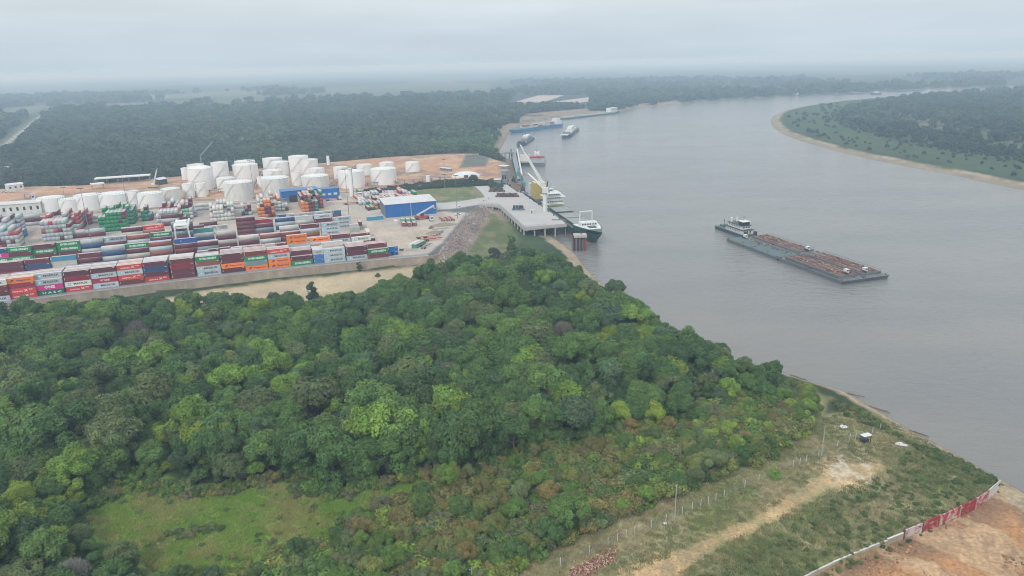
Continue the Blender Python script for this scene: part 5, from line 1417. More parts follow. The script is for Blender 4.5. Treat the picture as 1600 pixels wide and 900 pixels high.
def pipe_rack(p0, p1, label):
    a = at(*p0, 0); b_ = at(*p1, 0); t = empty('pipe_rack', (a[0], a[1], 0), atan2(b_[1] - a[1], b_[0] - a[0])); tag(t, label, 'pipe rack'); Lr = hypot(b_[0] - a[0], b_[1] - a[1])
    for k in range(4): MB().bar((0, k * 0.9, 3.2), (Lr, k * 0.9, 3.2), 0.22, n=8).build('pipe', [M_STEEL, M_OFFW, M_RUST, M_STEEL][k], t)
    me = MB().box(-.15, .15, -.3, 3.0, 2.6, 2.95).box(-.15, .15, -.3, 0, 0, 2.6).box(-.15, .15, 2.7, 3.0, 0, 2.6).mesh('frame', M_RUST)
    for k in range(int(Lr / 9) + 1): link('frame', me, t, (k * 9.0, 0, 0))
pipe_rack((400, 297), (412, 272), 'pipe rack between the stained tanks at the middle of the farm'); pipe_rack((575, 291), (700, 281), 'long pipe rack crossing the orange earth right of the broad tanks')
pipe_rack((330, 303), (350, 300), 'short pipe rack behind the nearest broad tank'); pipe_rack((516, 296), (560, 262), 'pipe rack leading back past the pale column')
# pale column
def column():
    x, y = at(549.8, 307, 0); t = empty('pale_column', (x, y, 0)); h = hfor(x, y, 0, 264)
    tag(t, 'tall thick pale column standing in front of the broad white tanks', 'tower'); b = MB().cyl(0, 0, -0.3, h, 1.75, n=24); b.build('shaft', M_TANK, t)
    MB().cyl(0, 0, h, h + 0.5, 2.1, n=24).build('cap', M_ROOF, t); MB().bar((1.9, 0, 0), (1.9, 0, h), 0.15).build('ladder', M_STEEL, t)
column()

# ================================================================== MASTS AND POLES
def mast(px, ytop, ybase, label, z0=0.0, arms=1.6, heads=4, r=0.28, m=None, cat='light mast', name='light_mast'):
    x, y = at(px, ybase, z0); h = hfor(x, y, z0, ytop)
    t = empty(name, (x, y, z0), YANG); tag(t, label, cat)
    MB().bar((0, 0, -0.4), (0, 0, h), r, n=8, w2=r * 0.45).build('pole', m or M_STEEL, t)
    if heads:
        MB().bar((-arms, 0, h - 0.3), (arms, 0, h - 0.3), 0.1).build('crossarm', m or M_STEEL, t)
        me = MB().box(-0.3, 0.3, -0.25, 0.2, -0.25, 0.25).mesh('lamp_head', M_DARK)
        for i in range(heads): o = link('lamp_head', me, t, (-arms + 2 * arms * i / (heads - 1), -0.1, h - 0.05))
    return h
for a in ((145.5, 294, 392, 'very tall light mast among the maroon containers, leftmost of the tall masts'), (200, 266, 326, 'light mast with a wide crossarm behind the green container stack'),
          (104, 293, 322, 'light mast rising over the two leftmost white tanks'), (398, 250, 312, 'thin light mast in front of the cream topped tank'),
          (546.5, 264, 350, 'tall light mast left of the pale column'), (714.8, 274, 341, 'light mast beside the white cars at the pier entrance'),
          (695.5, 272, 297, 'thin light mast standing on the green strip'), (762, 226, 240, 'thin mast on the red earth slope above the shore'), (694, 249, 262, 'thin mast beside the grey site cabins')):
    mast(*a)
def utility_pole(px, yt, yb, label):
    x, y = at(px, yb, zl := G); z = zland(x, y); h = hfor(x, y, z, yt)
    t = empty('utility_pole', (x, y, z), 0.4); tag(t, label, 'pole')
    MB().bar((0, 0, -0.5), (0, 0, h), 0.17, n=8, w2=0.11).build('pole', M_CONC, t); MB().bar((-0.5, 0, h - 0.5), (0.5, 0, h - 0.5), 0.06).build('crossarm', M_STEEL, t)
    for s_ in (-0.45, 0.45): MB().cyl(s_, 0, h - 0.45, h - 0.2, 0.06, n=6).build('insulator', M_WHITE, t)
utility_pole(1054, 757, 815, 'grey concrete utility pole beside the post fence, halfway down the dry strip')
utility_pole(1283.5, 665, 712, 'pale utility pole beside the white topped shelter end of the fence')
utility_pole(737.5, 887, 912, 'short pole at the bottom edge of the picture beside the scrub')

# ================================================================== YARD EDGE
def edge_wall():
    n = 46; us = np.linspace(-330, 22, n)
    def vv(u): return (-5 - 4 * max(0, (u + 5) / 27.0)) + bow(u)
    t = empty('retaining_wall', (0, 0, 0)); tag(t, 'long stained concrete retaining wall carrying the container yard', 'wall')
    for i in range(n - 1):
        a, b_ = us[i], us[i + 1]; p = [yd(a, vv(a) - 0.6), yd(b_ - 0.03, vv(b_) - 0.6), yd(b_ - 0.03, vv(b_) - 0.1), yd(a, vv(a) - 0.1)]
        MB().prism(p, G - 1.2, 0.0).build('wall_panel', M_CONCD, t)
    c = MB()
    for i in range(n - 1):
        a, b_ = us[i], us[i + 1]; c.prism([yd(a, vv(a) - 0.75), yd(b_, vv(b_) - 0.75), yd(b_, vv(b_) - 0.05), yd(a, vv(a) - 0.05)], 0.01, 0.35)
    c.build('coping', M_CONC, t)
    s = MB()
    for i in range(n - 1):
        a, b_ = us[i], us[i + 1]; s.prism([yd(a, vv(a) - 0.04), yd(b_, vv(b_) - 0.04), yd(b_, vv(b_) + 5.6), yd(a, vv(a) + 5.6)], -0.3, 0.04)
    tag(s.build('perimeter_road', mat('grey_road', (0.25, 0.245, 0.25), 0.85, 0.15, 0.3)), 'narrow grey perimeter road on top of the retaining wall', kind='structure')
    f = MB()
    for i in range(0, n - 1):
        a, b_ = us[i], us[i + 1]; 
    e = MB(); q = yd(22, vv(22) - 0.6); q2 = at(690, 397, 0)
    e.prism([q, q2, (q2[0] + 0.3, q2[1] + 0.5), (q[0] + 0.3, q[1] + 0.5)], G - 1, 0.3); e.build('end_panel', M_CONCD, t)
edge_wall()

# ================================================================== PIER
DZ = 0.6
deck_px = [(683, 317.5), (716, 314.8), (757.5, 308), (752, 300), (742.5, 291.3), (792.5, 288.3), (808, 300), (816, 301.5), (838, 317), (860, 331.5), (885.2, 349.5), (852, 352), (819.5, 355.5), (800, 338), (780, 320.5), (768, 319), (748, 319.6), (735, 321.5), (716, 325), (683, 328)]
DECK = P(deck_px, DZ)
def pier():
    t = empty('pier', (*at(800, 320, 0), 0)); tag(t, 'concrete pier deck on white columns reaching into the river', 'pier')
    ox, oy = t.location[0], t.location[1]
    L_ = [(x - ox, y - oy) for x, y in DECK]
    MB().prism(L_, -0.5, DZ).build('deck', M_DECK, t)
    # downstand beam along the open edges
    b = MB()
    for i in list(range(6, 16)):
        a, c = L_[i], L_[(i + 1) % len(L_)]
        d = Vector((c[0] - a[0], c[1] - a[1], 0)); n_ = Vector((-d.y, d.x, 0)).normalized() * 0.45
        b.prism([(a[0] - n_.x * 0, a[1]), (c[0], c[1]), (c[0] + n_.x, c[1] + n_.y), (a[0] + n_.x, a[1] + n_.y)], -1.7, -0.51)
    b.build('edge_beam', M_CONC, t)
    def run(a, c, n, skip=0):
        for i in range(skip, n + 1):
            k = i / n; x = a[0] + (c[0] - a[0]) * k; y = a[1] + (c[1] - a[1]) * k
            yield x, y
    me = MB().cyl(0, 0, WATER - 2, -0.5, 0.55, n=12).mesh('column', M_CONC)
    inn = Vector((-4.0, 5.0))
    pts = list(run(L_[10], L_[12], 4)) + list(run(L_[12], L_[14], 9, 1)) + list(run(L_[14], L_[17], 4, 1)) + list(run(L_[7], L_[10], 14, 1))
    for x, y in pts:
        f = 0.94; cx = sum(p[0] for p in L_) / len(L_); cy = sum(p[1] for p in L_) / len(L_)
        dx, dy = cx - x, cy - y; l = hypot(dx, dy); link('column', me, t, (x + dx / l * 1.2, y + dy / l * 1.2, 0))
    m2 = MB().cyl(0, 0, WATER - 2, -0.5, 0.5, n=8).mesh('inner_column', M_CONCD)
    A, B_, C_, D_ = L_[12], L_[10], L_[7], L_[14]
    for i in range(1, 5):
        for j in range(1, 6):
            k, l = i / 6, j / 6.5
            x = (A[0] * (1 - k) + B_[0] * k) * (1 - l) + (D_[0] * (1 - k) + C_[0] * k) * l; y = (A[1] * (1 - k) + B_[1] * k) * (1 - l) + (D_[1] * (1 - k) + C_[1] * k) * l
            link('inner_column', m2, t, (x, y, 0))
    r = MB()
    for i in (11, 12, 13, 14, 15):
        a, c = L_[i], L_[i + 1]; n = max(1, int(hypot(c[0] - a[0], c[1] - a[1]) / 2.5))
        for q in range(n + 1): k = q / n; x, y = a[0] + (c[0] - a[0]) * k, a[1] + (c[1] - a[1]) * k; r.bar((x, y, DZ), (x, y, DZ + 1.1), 0.05)
        r.bar((*a, DZ + 1.1), (*c, DZ + 1.1), 0.05); r.bar((*a, DZ + 0.6), (*c, DZ + 0.6), 0.04)
    r.build('handrail', M_STEEL, t)
    me = MB().cyl(0, 0, 0, 0.7, 0.35, 0.25, n=8).cyl(0, 0, 0.7, 0.9, 0.4, n=8).mesh('bollard', M_DARK)
    for x, y in run(L_[7], L_[10], 9): link('bollard', me, t, (x - 1.0, y - 0.2, DZ))
M_DECK = mat('pier_concrete', (0.43, 0.415, 0.40), 0.85, 0.10, 0.05, dirt=((0.33, 0.31, 0.29), 0.5))
pier()
# ================================================================== VEHICLES AND YARD GEAR
def truck(px, py, rz, label, cabm=None, z=0.0, trailer=True):
    x, y = at(px, py, z); t = empty('lorry', (x, y, z), rz); tag(t, label, 'lorry', None)
    c = MB(); c.box(0, 2.0, -1.2, 1.2, 0.7, 3.2); c.box(2.0, 2.35, -1.15, 1.15, 0.7, 2.0); c.build('cab', cabm or M_WHITE, t)
    MB().box(1.98, 2.06, -1.0, 1.0, 2.05, 2.95).build('windscreen', M_GLASS, t)
    MB().box(-1.8, 2.2, -0.5, 0.5, 0.55, 0.85).build('chassis', M_DARK, t)
    if trailer: MB().box(-12.5, -0.6, -1.2, 1.2, 1.15, 1.4).build('trailer_bed', M_REDST, t)
    w = MB(); 
    wm = bpy.data.meshes.get('lorry_wheel') or wheel_mesh('lorry_wheel', 0.5, 0.3)
    for wx in (1.2, -1.2) + ((-9.5, -10.8) if trailer else ()):
        for sy in (-1.05, 1.05): link('wheel', wm, t, (wx, sy, 0.5))
    return t
def wheel_mesh(name, r, w):
    b = MB(); n = 12
    b.loft([[(r * cos(2*pi*i/n), s, r * sin(2*pi*i/n)) for i in range(n)] for s in (-w / 2, w / 2)]); return b.mesh(name, M_TYRE)
def pickup(px, py, rz, label, m=None, z=0.05):
    x, y = at(px, py, z); t = empty('parked_car', (x, y, z), rz); tag(t, label, 'car')
    b = MB(); b.box(-2.4, 2.4, -0.9, 0.9, 0.45, 1.05); b.loft([[(-1.3, -0.85, 1.05), (1.3, -0.85, 1.05), (1.3, 0.85, 1.05), (-1.3, 0.85, 1.05)], [(-0.9, -0.7, 1.7), (0.7, -0.7, 1.7), (0.7, 0.7, 1.7), (-0.9, 0.7, 1.7)]]); b.build('body', m or M_WHITE, t)
    g = MB(); g.loft([[(-1.24, -0.87, 1.12), (1.24, -0.87, 1.12), (1.24, 0.87, 1.12), (-1.24, 0.87, 1.12)], [(-0.95, -0.74, 1.6), (0.78, -0.74, 1.6), (0.78, 0.74, 1.6), (-0.95, 0.74, 1.6)]], caps=False); g.build('windows', M_GLASS, t)
    wm = bpy.data.meshes.get('car_wheel') or wheel_mesh('car_wheel', 0.38, 0.24)
    for wx in (-1.5, 1.5):
        for sy in (-0.85, 0.85): link('wheel', wm, t, (wx, sy, 0.38))
pickup(718, 324.5, YANG, 'white car parked beside the light mast at the pier entrance', z=0.05)
pickup(715, 336, YANG, 'white pick-up parked below the light mast on the asphalt')
pickup(532, 309, YANG + 1.4, 'white car in front of the right end of the blue shed')
pickup(20, 300.5, YANG, 'white car in front of the white house at the wood edge')
pickup(7, 301, YANG, 'white car left of the one by the white house')
truck(674, 345, ACROSS + pi, 'white lorry cab facing the camera right of the reach stacker', trailer=False)
truck(560, 318, YANG, 'lorry with a red flat trailer left of the ranked boxes')
truck(530, 312, YANG + 0.1, 'lorry beside the blue shed with an empty red trailer')
def trailer(px, py, rz, label, m, z=0.0, Lt=12.0):
    x, y = at(px, py, z); t = empty('flat_trailer', (x, y, z), rz); tag(t, label, 'trailer')
    b = MB(); b.box(-Lt / 2, Lt / 2, -0.45, -0.3, 0.95, 1.25); b.box(-Lt / 2, Lt / 2, 0.3, 0.45, 0.95, 1.25)
    for k in range(7): xx = -Lt / 2 + Lt * k / 6; b.box(xx - 0.12, xx + 0.12, -1.2, 1.2, 1.0, 1.2)
    b.build('frame', m, t)
    wm = bpy.data.meshes.get('lorry_wheel') or wheel_mesh('lorry_wheel', 0.5, 0.3)
    for wx in (-Lt / 2 + 1.2, -Lt / 2 + 2.5):
        for sy in (-1.0, 1.0): link('wheel', wm, t, (wx, sy, 0.5))
for (px, py, r, lab) in ((690, 344, ACROSS, 'brownish stack trailer left of two more by the asphalt'), (698, 343.5, ACROSS, 'rust coloured trailer in the middle of three by the asphalt'), (705, 343, ACROSS, 'rust coloured trailer nearest the asphalt'),
        (664, 372, YANG, 'red trailer frame left of the road bend'), (674, 371, YANG, 'red trailer frame beside the sand pile'), (668, 376.5, YANG, 'second red trailer frame in the row by the perimeter road'), (677, 375, YANG, 'red trailer frame at the road edge'),
        (661, 383, ACROSS - 0.75, 'red trailer frame parked aslant beside the green box'), (667, 386, ACROSS - 0.75, 'grey trailer frame parked aslant by the perimeter road'), (688, 365, ACROSS - 0.6, 'grey trailer frame nearest the sand pile')):
    trailer(px, py, r, lab, M_STEEL if 'grey' in lab else M_REDST)
trailer(637.5, 391.5, YANG - 0.5, 'empty grey flat trailer alone on the pale yard', M_CONC)
def heap(px, py, rx, ry, h, label, m, name='gravel_heap', cat='heap', z=0.0):
    x, y = at(px, py, z); b = MB(); g = random.Random(px); rings = []
    for k, f in enumerate((1.0, 0.8, 0.5, 0.2)):
        rings.append([(rx * f * cos(a) * g.uniform(0.85, 1.1), ry * f * sin(a) * g.uniform(0.85, 1.1), h * (1 - f) * g.uniform(0.8, 1.1) - (0.2 if k == 0 else 0)) for a in [2 * pi * i / 18 for i in range(18)]])
    b.loft(rings); o = b.build(name, m, None, (x, y, z), YANG); tag(o, label, cat)
M_GRAV = mat('brown_gravel', (0.26, 0.21, 0.16), 0.95, 0.3, 1.0, bump=0.2)
heap(692, 352, 11, 5.5, 2.2, 'brown gravel heap beside the stacked beams', M_GRAV); heap(679, 364, 7, 4.5, 1.8, 'smaller brown gravel heap above the red trailer frames', M_GRAV)
heap(673.5, 356.5, 2.4, 2.2, 1.6, 'tiny dark earth heap left of the stacked beams', mat('dark_earth', (0.12, 0.10, 0.08), 0.95), cat='heap')
def beam_stack():
    x, y = at(688, 357.5, 0); t = empty('beam_stack', (x, y, 0), YANG); tag(t, 'low stack of pale beams in front of the gravel heap', 'beams')
    me = MB().box(-6, 6, -0.2, 0.2, 0, 0.4).mesh('beam', M_CONC)
    for k in range(8): link('beam', me, t, (rnd.uniform(-.5, .5), -1.2 + 0.6 * (k % 5), 0.02 + 0.42 * (k // 5)))
beam_stack()
def reach_stacker():
    x, y = at(660, 342.5, 0); t = empty('reach_stacker', (x, y, 0), YANG); tag(t, 'red and black reach stacker with its pale boom raised in front of the blue warehouse', 'reach stacker')
    b = MB(); b.box(-5.5, 5.0, -1.6, 1.6, 1.0, 2.4); b.box(-5.5, -3.4, -1.7, 1.7, 1.0, 3.0); b.build('chassis', M_REDST, t)
    MB().box(-1.2, 0.9, -1.0, 1.0, 2.41, 4.6).build('cab', M_DARK, t)
    MB().bar((-4.0, 0, 3.4), (9.5, 0, 9.6), 0.42, 0.5).build('boom', M_ROOF, t); MB().bar((0.5, 0, 2.4), (3.5, 0, 6.6), 0.2).build('lift_ram', M_STEEL, t)
    s = MB(); s.bar((9.4, 0, 9.6), (9.4, 0, 7.9), 0.25); s.box(9.0, 9.8, -3.2, 3.2, 7.4, 7.9); s.build('spreader', M_YEL, t)
    wm = wheel_mesh('big_wheel', 0.95, 0.7)
    for wx, sy in ((3.8, -1.5), (3.8, 1.5), (-4.2, -1.4), (-4.2, 1.4)): link('wheel', wm, t, (wx, sy, 0.95))
reach_stacker()
def rtg():
    v = 60; u0 = u_at(281, 0, v); x, y = yd(u0 + 4, v - 8); t = empty('gantry_crane', (x, y, 0), YANG)
    tag(t, 'white rubber tyred gantry crane straddling the middle container rows', 'gantry crane')
    span = 23.0; hw = 4.2; Hh = 18.5
    for sy in (0, span):
        for sx in (-hw, hw):
            MB().bar((sx * 1.12, sy, 1.4), (sx * 0.86, sy, Hh), 0.52, n=4, w2=0.42).build('leg', M_WHITE, t)
        MB().box(-hw * 1.3, hw * 1.3, sy - 0.6, sy + 0.6, 0.9, 2.0).build('sill_beam', M_WHITE, t)
        wm = bpy.data.meshes.get('gantry_wheel') or wheel_mesh('gantry_wheel', 0.8, 0.6)
        for sx in (-5, -3.6, 3.6, 5): link('wheel', wm, t, (sx, sy, 0.8))
    for sx in (-hw * 0.86, hw * 0.86): MB().box(sx - 0.5, sx + 0.5, -1.5, span + 1.5, Hh, Hh + 1.5).build('girder', M_WHITE, t)
    for sy in (0, span): MB().box(-hw * 0.86 + 0.51, hw * 0.86 - 0.51, sy - 0.35, sy + 0.35, Hh + 0.1, Hh + 1.2).build('cross_beam', M_WHITE, t)
    b = MB(); b.box(-hw, hw, 1.0, 7.0, Hh + 1.52, Hh + 2.3); b.box(-3.0, 3.0, 2.0, 6.0, Hh + 2.31, Hh + 4.2); b.build('trolley', M_TANK, t)
    MB().box(1.0, 3.2, 6.5, 8.5, Hh - 2.4, Hh - 0.2).build('operator_cab', M_STEEL, t)
    MB().box(-3.2, 3.2, -1.5, 1.3, 3.2, 5.6).build('power_house', M_TANK, t)
    for sx in (-2, 2): MB().bar((sx, 4, Hh + 1.5), (sx, 4, 9), 0.05).build('hoist_cable', M_DARK, t)
    MB().box(-6.1, 6.1, 3.0, 5.0, 8.6, 9.1).build('spreader', M_YEL, t)
rtg()
def lattice_boom(t, a, b_, w, m, n=10, name='boom'):
    a = Vector(a); b_ = Vector(b_); d = (b_ - a).normalized(); up = Vector((0, 0, 1)); s = d.cross(up).normalized(); q = s.cross(d)
    mb = MB(); cor = [s * w + q * w, -s * w + q * w, -s * w - q * w, s * w - q * w]
    for c in cor: mb.bar(a + c, b_ + c * 0.45, w * 0.2)
    for i in range(n):
        f0, f1 = i / n, (i + 1) / n; k0, k1 = 1 - 0.55 * f0, 1 - 0.55 * f1; p0 = a.lerp(b_, f0); p1 = a.lerp(b_, f1)
        for j in range(4): mb.bar(p0 + cor[j] * k0, p1 + cor[(j + 1) % 4] * k1, w * 0.11)
    return mb.build(name, m, t)
def left_crane():
    x, y = at(241, 293, 0); t = empty('mobile_crane', (x, y, 0)); tag(t, 'mobile crane with a pale slanting boom left of the dark shed', 'crane')
    MB().box(-6, 4, -1.5, 1.5, 0.8, 2.4).build('carrier', M_YEL, t); MB().box(-2, 1, -1.3, 1.3, 2.41, 4.2).build('cab', M_WHITE, t)
    h = hfor(x, y, 0, 265); MB().bar((0, 0, 3), (5.5, 0, h), 0.75, n=4, w2=0.4).build('boom', M_ROOF, t); MB().box(4.9, 6.1, -0.6, 0.6, h, h + 0.9).build('boom_head', M_STEEL, t)
    wm = bpy.data.meshes.get('lorry_wheel'); [link('wheel', wm, t, (wx, sy, 0.5)) for wx in (-4.8, -3.2, 1.5, 3.0) for sy in (-1.3, 1.3)]
left_crane()
def thin_crane():
    x, y = at(316, 262, 0); t = empty('crane_jib', (x, y, 0)); tag(t, 'thin crane jib pointing up behind the leftmost big tank', 'crane')
    MB().cyl(0, 0, 0, 14, 1.0, n=8).build('tower', M_STEEL, t); lattice_boom(t, (0, 0, 14), (15, 5, 30), 0.5, M_ROOF, 8)
thin_crane()

# goods on the pier deck
def crate_group(px, py, n, nx, sx, sy, sz, label, m, m2, name, cat, z=DZ):
    x, y = at(px, py, z); t = empty(name, (x, y, z), 0.05); tag(t, label, cat, 'machines parked in lines on the pier')
    b = MB(); b.box(-sx / 2, sx / 2, -sy / 2, sy / 2, 0.5, 1.2); b.build('bed', m, t)
    c = MB(); c.box(-sx * 0.3, sx * 0.15, -sy * 0.35, sy * 0.35, 1.21, sz); c.build('load', m2, t)
    c2 = MB(); c2.bar((sx * 0.3, 0, 1.2), (sx * 0.3, 0, sz * 0.9), 0.25); c2.build('drawbar', m, t)
    wm = bpy.data.meshes.get('lorry_wheel')
    for wx in (-sx * 0.35, sx * 0.35):
        for s_ in (-sy * 0.42, sy * 0.42): link('wheel', wm, t, (wx, s_, 0.5))
M_MACH = mat('machine_red_brown', (0.17, 0.06, 0.05), 0.6, 0.3)
nn = 0
for (xs, py) in (([768, 776, 784.5], 299.5), ([779, 783.5, 788, 792.5, 797.5, 802, 806], 307.5)):
    for i, px in enumerate(xs):
        crate_group(px, py, 0, 0, 5.5, 2.6, 3.0 if i % 2 else 3.4, (f'dark red farm machine, {ORD[i + 1]} from left in the back line of three on the pier' if len(xs) == 3 else f'dark red farm machine, {ORD[i + 1]} from left in the line of seven on the pier'), M_MACH, M_DARK if i % 3 else M_MACH, 'farm_machine', 'machine')
for i, px in enumerate([804, 808, 812.5, 816]):
    crate_group(px, 328, 0, 0, 3.8, 3.0, 3.6, f'blue grey tractor unit, {ORD[i + 1]} from left of four on the pier', M_STEEL if i % 2 else mat('dull_blue', (0.06, 0.16, 0.24), 0.6), M_DARK, 'tractor', 'tractor')
def small_cabin(px, py, label, z=DZ):
    x, y = at(px, py, z); t = empty('deck_cabin', (x, y, z), 0); tag(t, label, 'cabin'); MB().box(-1.3, 1.3, -1.2, 1.2, 0, 2.4).build('walls', M_OFFW, t); MB().box(-1.5, 1.5, -1.4, 1.4, 2.4, 2.6).build('roof', M_ROOF, t); MB().box(-0.4, 0.4, -1.25, -1.2, 0.1, 1.9).build('door', M_DARK, t)
small_cabin(831, 333, 'tiny pale cabin alone on the open pier deck')
def hatch_frame():
    x, y = at(874, 343.5, DZ); o = MB().box(-5.5, 5.5, -1.3, -1.0, 0, 0.3).box(-5.5, 5.5, 1.0, 1.3, 0, 0.3).box(-5.5, -5.2, -1, 1, 0, 0.3).box(5.2, 5.5, -1, 1, 0, 0.3).build('gangway_frame', M_TIMB, None, (x, y, DZ)); tag(o, 'flat rectangular frame lying at the outer corner of the pier', 'frame')
hatch_frame()

def person(px, py, z, shirt, trousers, label, rz=0.0):
    """small standing figure, one skinned body"""
    x, y = at(px, py, z)
    V_ = [(0, 0, 0.95), (0, 0, 1.22), (0, 0, 1.45), (0, 0, 1.56), (0, 0.01, 1.70), (-.10, 0, .88), (-.12, 0.02, .48), (-.13, 0, .06), (.10, 0, .88), (.12, -.03, .48), (.13, 0.02, .06), (-.2, 0, 1.42), (-.26, 0.02, 1.14), (-.27, -.06, .88), (.2, 0, 1.42), (.26, 0.0, 1.14), (.27, -.08, .9), (-.13, -.14, .04), (.13, -.12, .04)]
    E_ = [(0, 1), (1, 2), (2, 3), (3, 4), (0, 5), (5, 6), (6, 7), (0, 8), (8, 9), (9, 10), (2, 11), (11, 12), (12, 13), (2, 14), (14, 15), (15, 16), (7, 17), (10, 18)]
    R_ = [.15, .15, .15, .06, .11, .10, .075, .05, .10, .075, .05, .07, .05, .04, .07, .05, .04, .04, .04]
    me = bpy.data.meshes.new('body'); me.from_pydata(V_, E_, [])
    t = empty('person', (x, y, z), rz); tag(t, label, 'person')
    o = link('body', me, t); md = o.modifiers.new('skin', 'SKIN'); o.modifiers.new('sub', 'SUBSURF').levels = 1
    for i, r in enumerate(R_): me.skin_vertices[0].data[i].radius = (r, r * 0.85)
    me.skin_vertices[0].data[0].use_root = True
    dg = bpy.context.evaluated_depsgraph_get(); m2 = bpy.data.meshes.new_from_object(o.evaluated_get(dg)); o.modifiers.clear(); o.data = m2
    for m in (M_SKIN, shirt, trousers): m2.materials.append(m)
    for p in m2.polygons:
        c = p.center; p.material_index = 0 if c.z > 1.5 or (abs(c.x) > 0.2 and c.z < 1.1) else (1 if c.z > 0.93 else 2)
    h = MB().cyl(0, 0.02, 1.72, 1.84, 0.14, 0.09, n=10); h.build('helmet', M_YEL, t)
M_SKIN = mat('skin', (0.25, 0.14, 0.09), 0.6, 0.05)
HV = mat('orange_vest', (0.6, 0.16, 0.03), 0.7, 0.1); TRS = mat('dark_trousers', (0.03, 0.035, 0.05), 0.8, 0.1)
person(756, 315.5, DZ, TRS, TRS, 'standing worker in dark clothes, left of a pair at the pier entrance', 0.3)
person(759.5, 315, DZ, HV, TRS, 'standing worker in an orange vest, right of a pair at the pier entrance', -0.4)
person(763.5, 311.5, DZ, TRS, TRS, 'standing worker in dark clothes walking alone onto the pier', 1.2)

# ================================================================== BOATS
def hull_rings(Lh, B, zk, zd, bow_=0.18, stern=0.06, rake=0.12, n=16, flare=0.85, sheer=0.0):
    """rings along x from stern (0) to bow (Lh): closed loops of 8 points"""
    rings = []
    for i in range(n + 1):
        t = i / n; x = Lh * t
        w = 1.0
        if t > 1 - bow_: q = (t - (1 - bow_)) / bow_; w = max(0.03, 1 - q**2.2)
        if t < stern: w = 0.75 + 0.25 * t / stern
        wb = w * flare if t > 1 - bow_ * 1.4 else w * 0.97
        zk2 = zk + (zd - zk) * 0.35 * max(0, (t - 0.94) / 0.06)
        zs = zd + sheer * max(0, (t - 0.75) / 0.25)**2
        xs = x + (rake * Lh * 0.25 * max(0, (t - 0.9) / 0.1)); xb = x - (rake * Lh * 0.1 * max(0, (t - 0.9) / 0.1))
        y, yb = B / 2 * w, B / 2 * wb
        rings.append([(xs, -y, zs), (xb, -yb, zk2), (xb, yb, zk2), (xs, y, zs)])
    return rings
def boat_frame(p_stern, p_bow, z=WATER):
    a = at(*p_stern, z); b_ = at(*p_bow, z); return (a[0], a[1], z), atan2(b_[1] - a[1], b_[0] - a[0]), hypot(b_[0] - a[0], b_[1] - a[1])
M_HULLG = mat('green_hull', (0.015, 0.07, 0.05), 0.45, 0.2, 0.3, dirt=((0.10, 0.10, 0.08), 0.4), stretch=(1, 1, 0.3))
M_HULLR = mat('red_boot_top', (0.30, 0.045, 0.035), 0.6, 0.25, 0.3)
M_HULLD = mat('dark_blue_hull', (0.035, 0.06, 0.085), 0.5, 0.25, 0.3)
M_HULLB = mat('blue_hull', (0.03, 0.16, 0.33), 0.5, 0.15, 0.3)
M_BARGE = mat('barge_grey', (0.125, 0.14, 0.145), 0.6, 0.25, 0.25, dirt=((0.10, 0.085, 0.075), 0.6))
M_TEAL = mat('teal_deck', (0.085, 0.125, 0.13), 0.7, 0.2, 0.3, dirt=((0.17, 0.14, 0.11), 0.5))
M_PIPE = mat('ochre_pipe', (0.36, 0.28, 0.16), 0.7, 0.3, 1.0); M_PIPER = mat('red_brown_pipe', (0.16, 0.065, 0.06), 0.7, 0.3, 1.0)
M_HATCH = mat('hatch_cover', (0.27, 0.28, 0.27), 0.7, 0.12, 0.3)

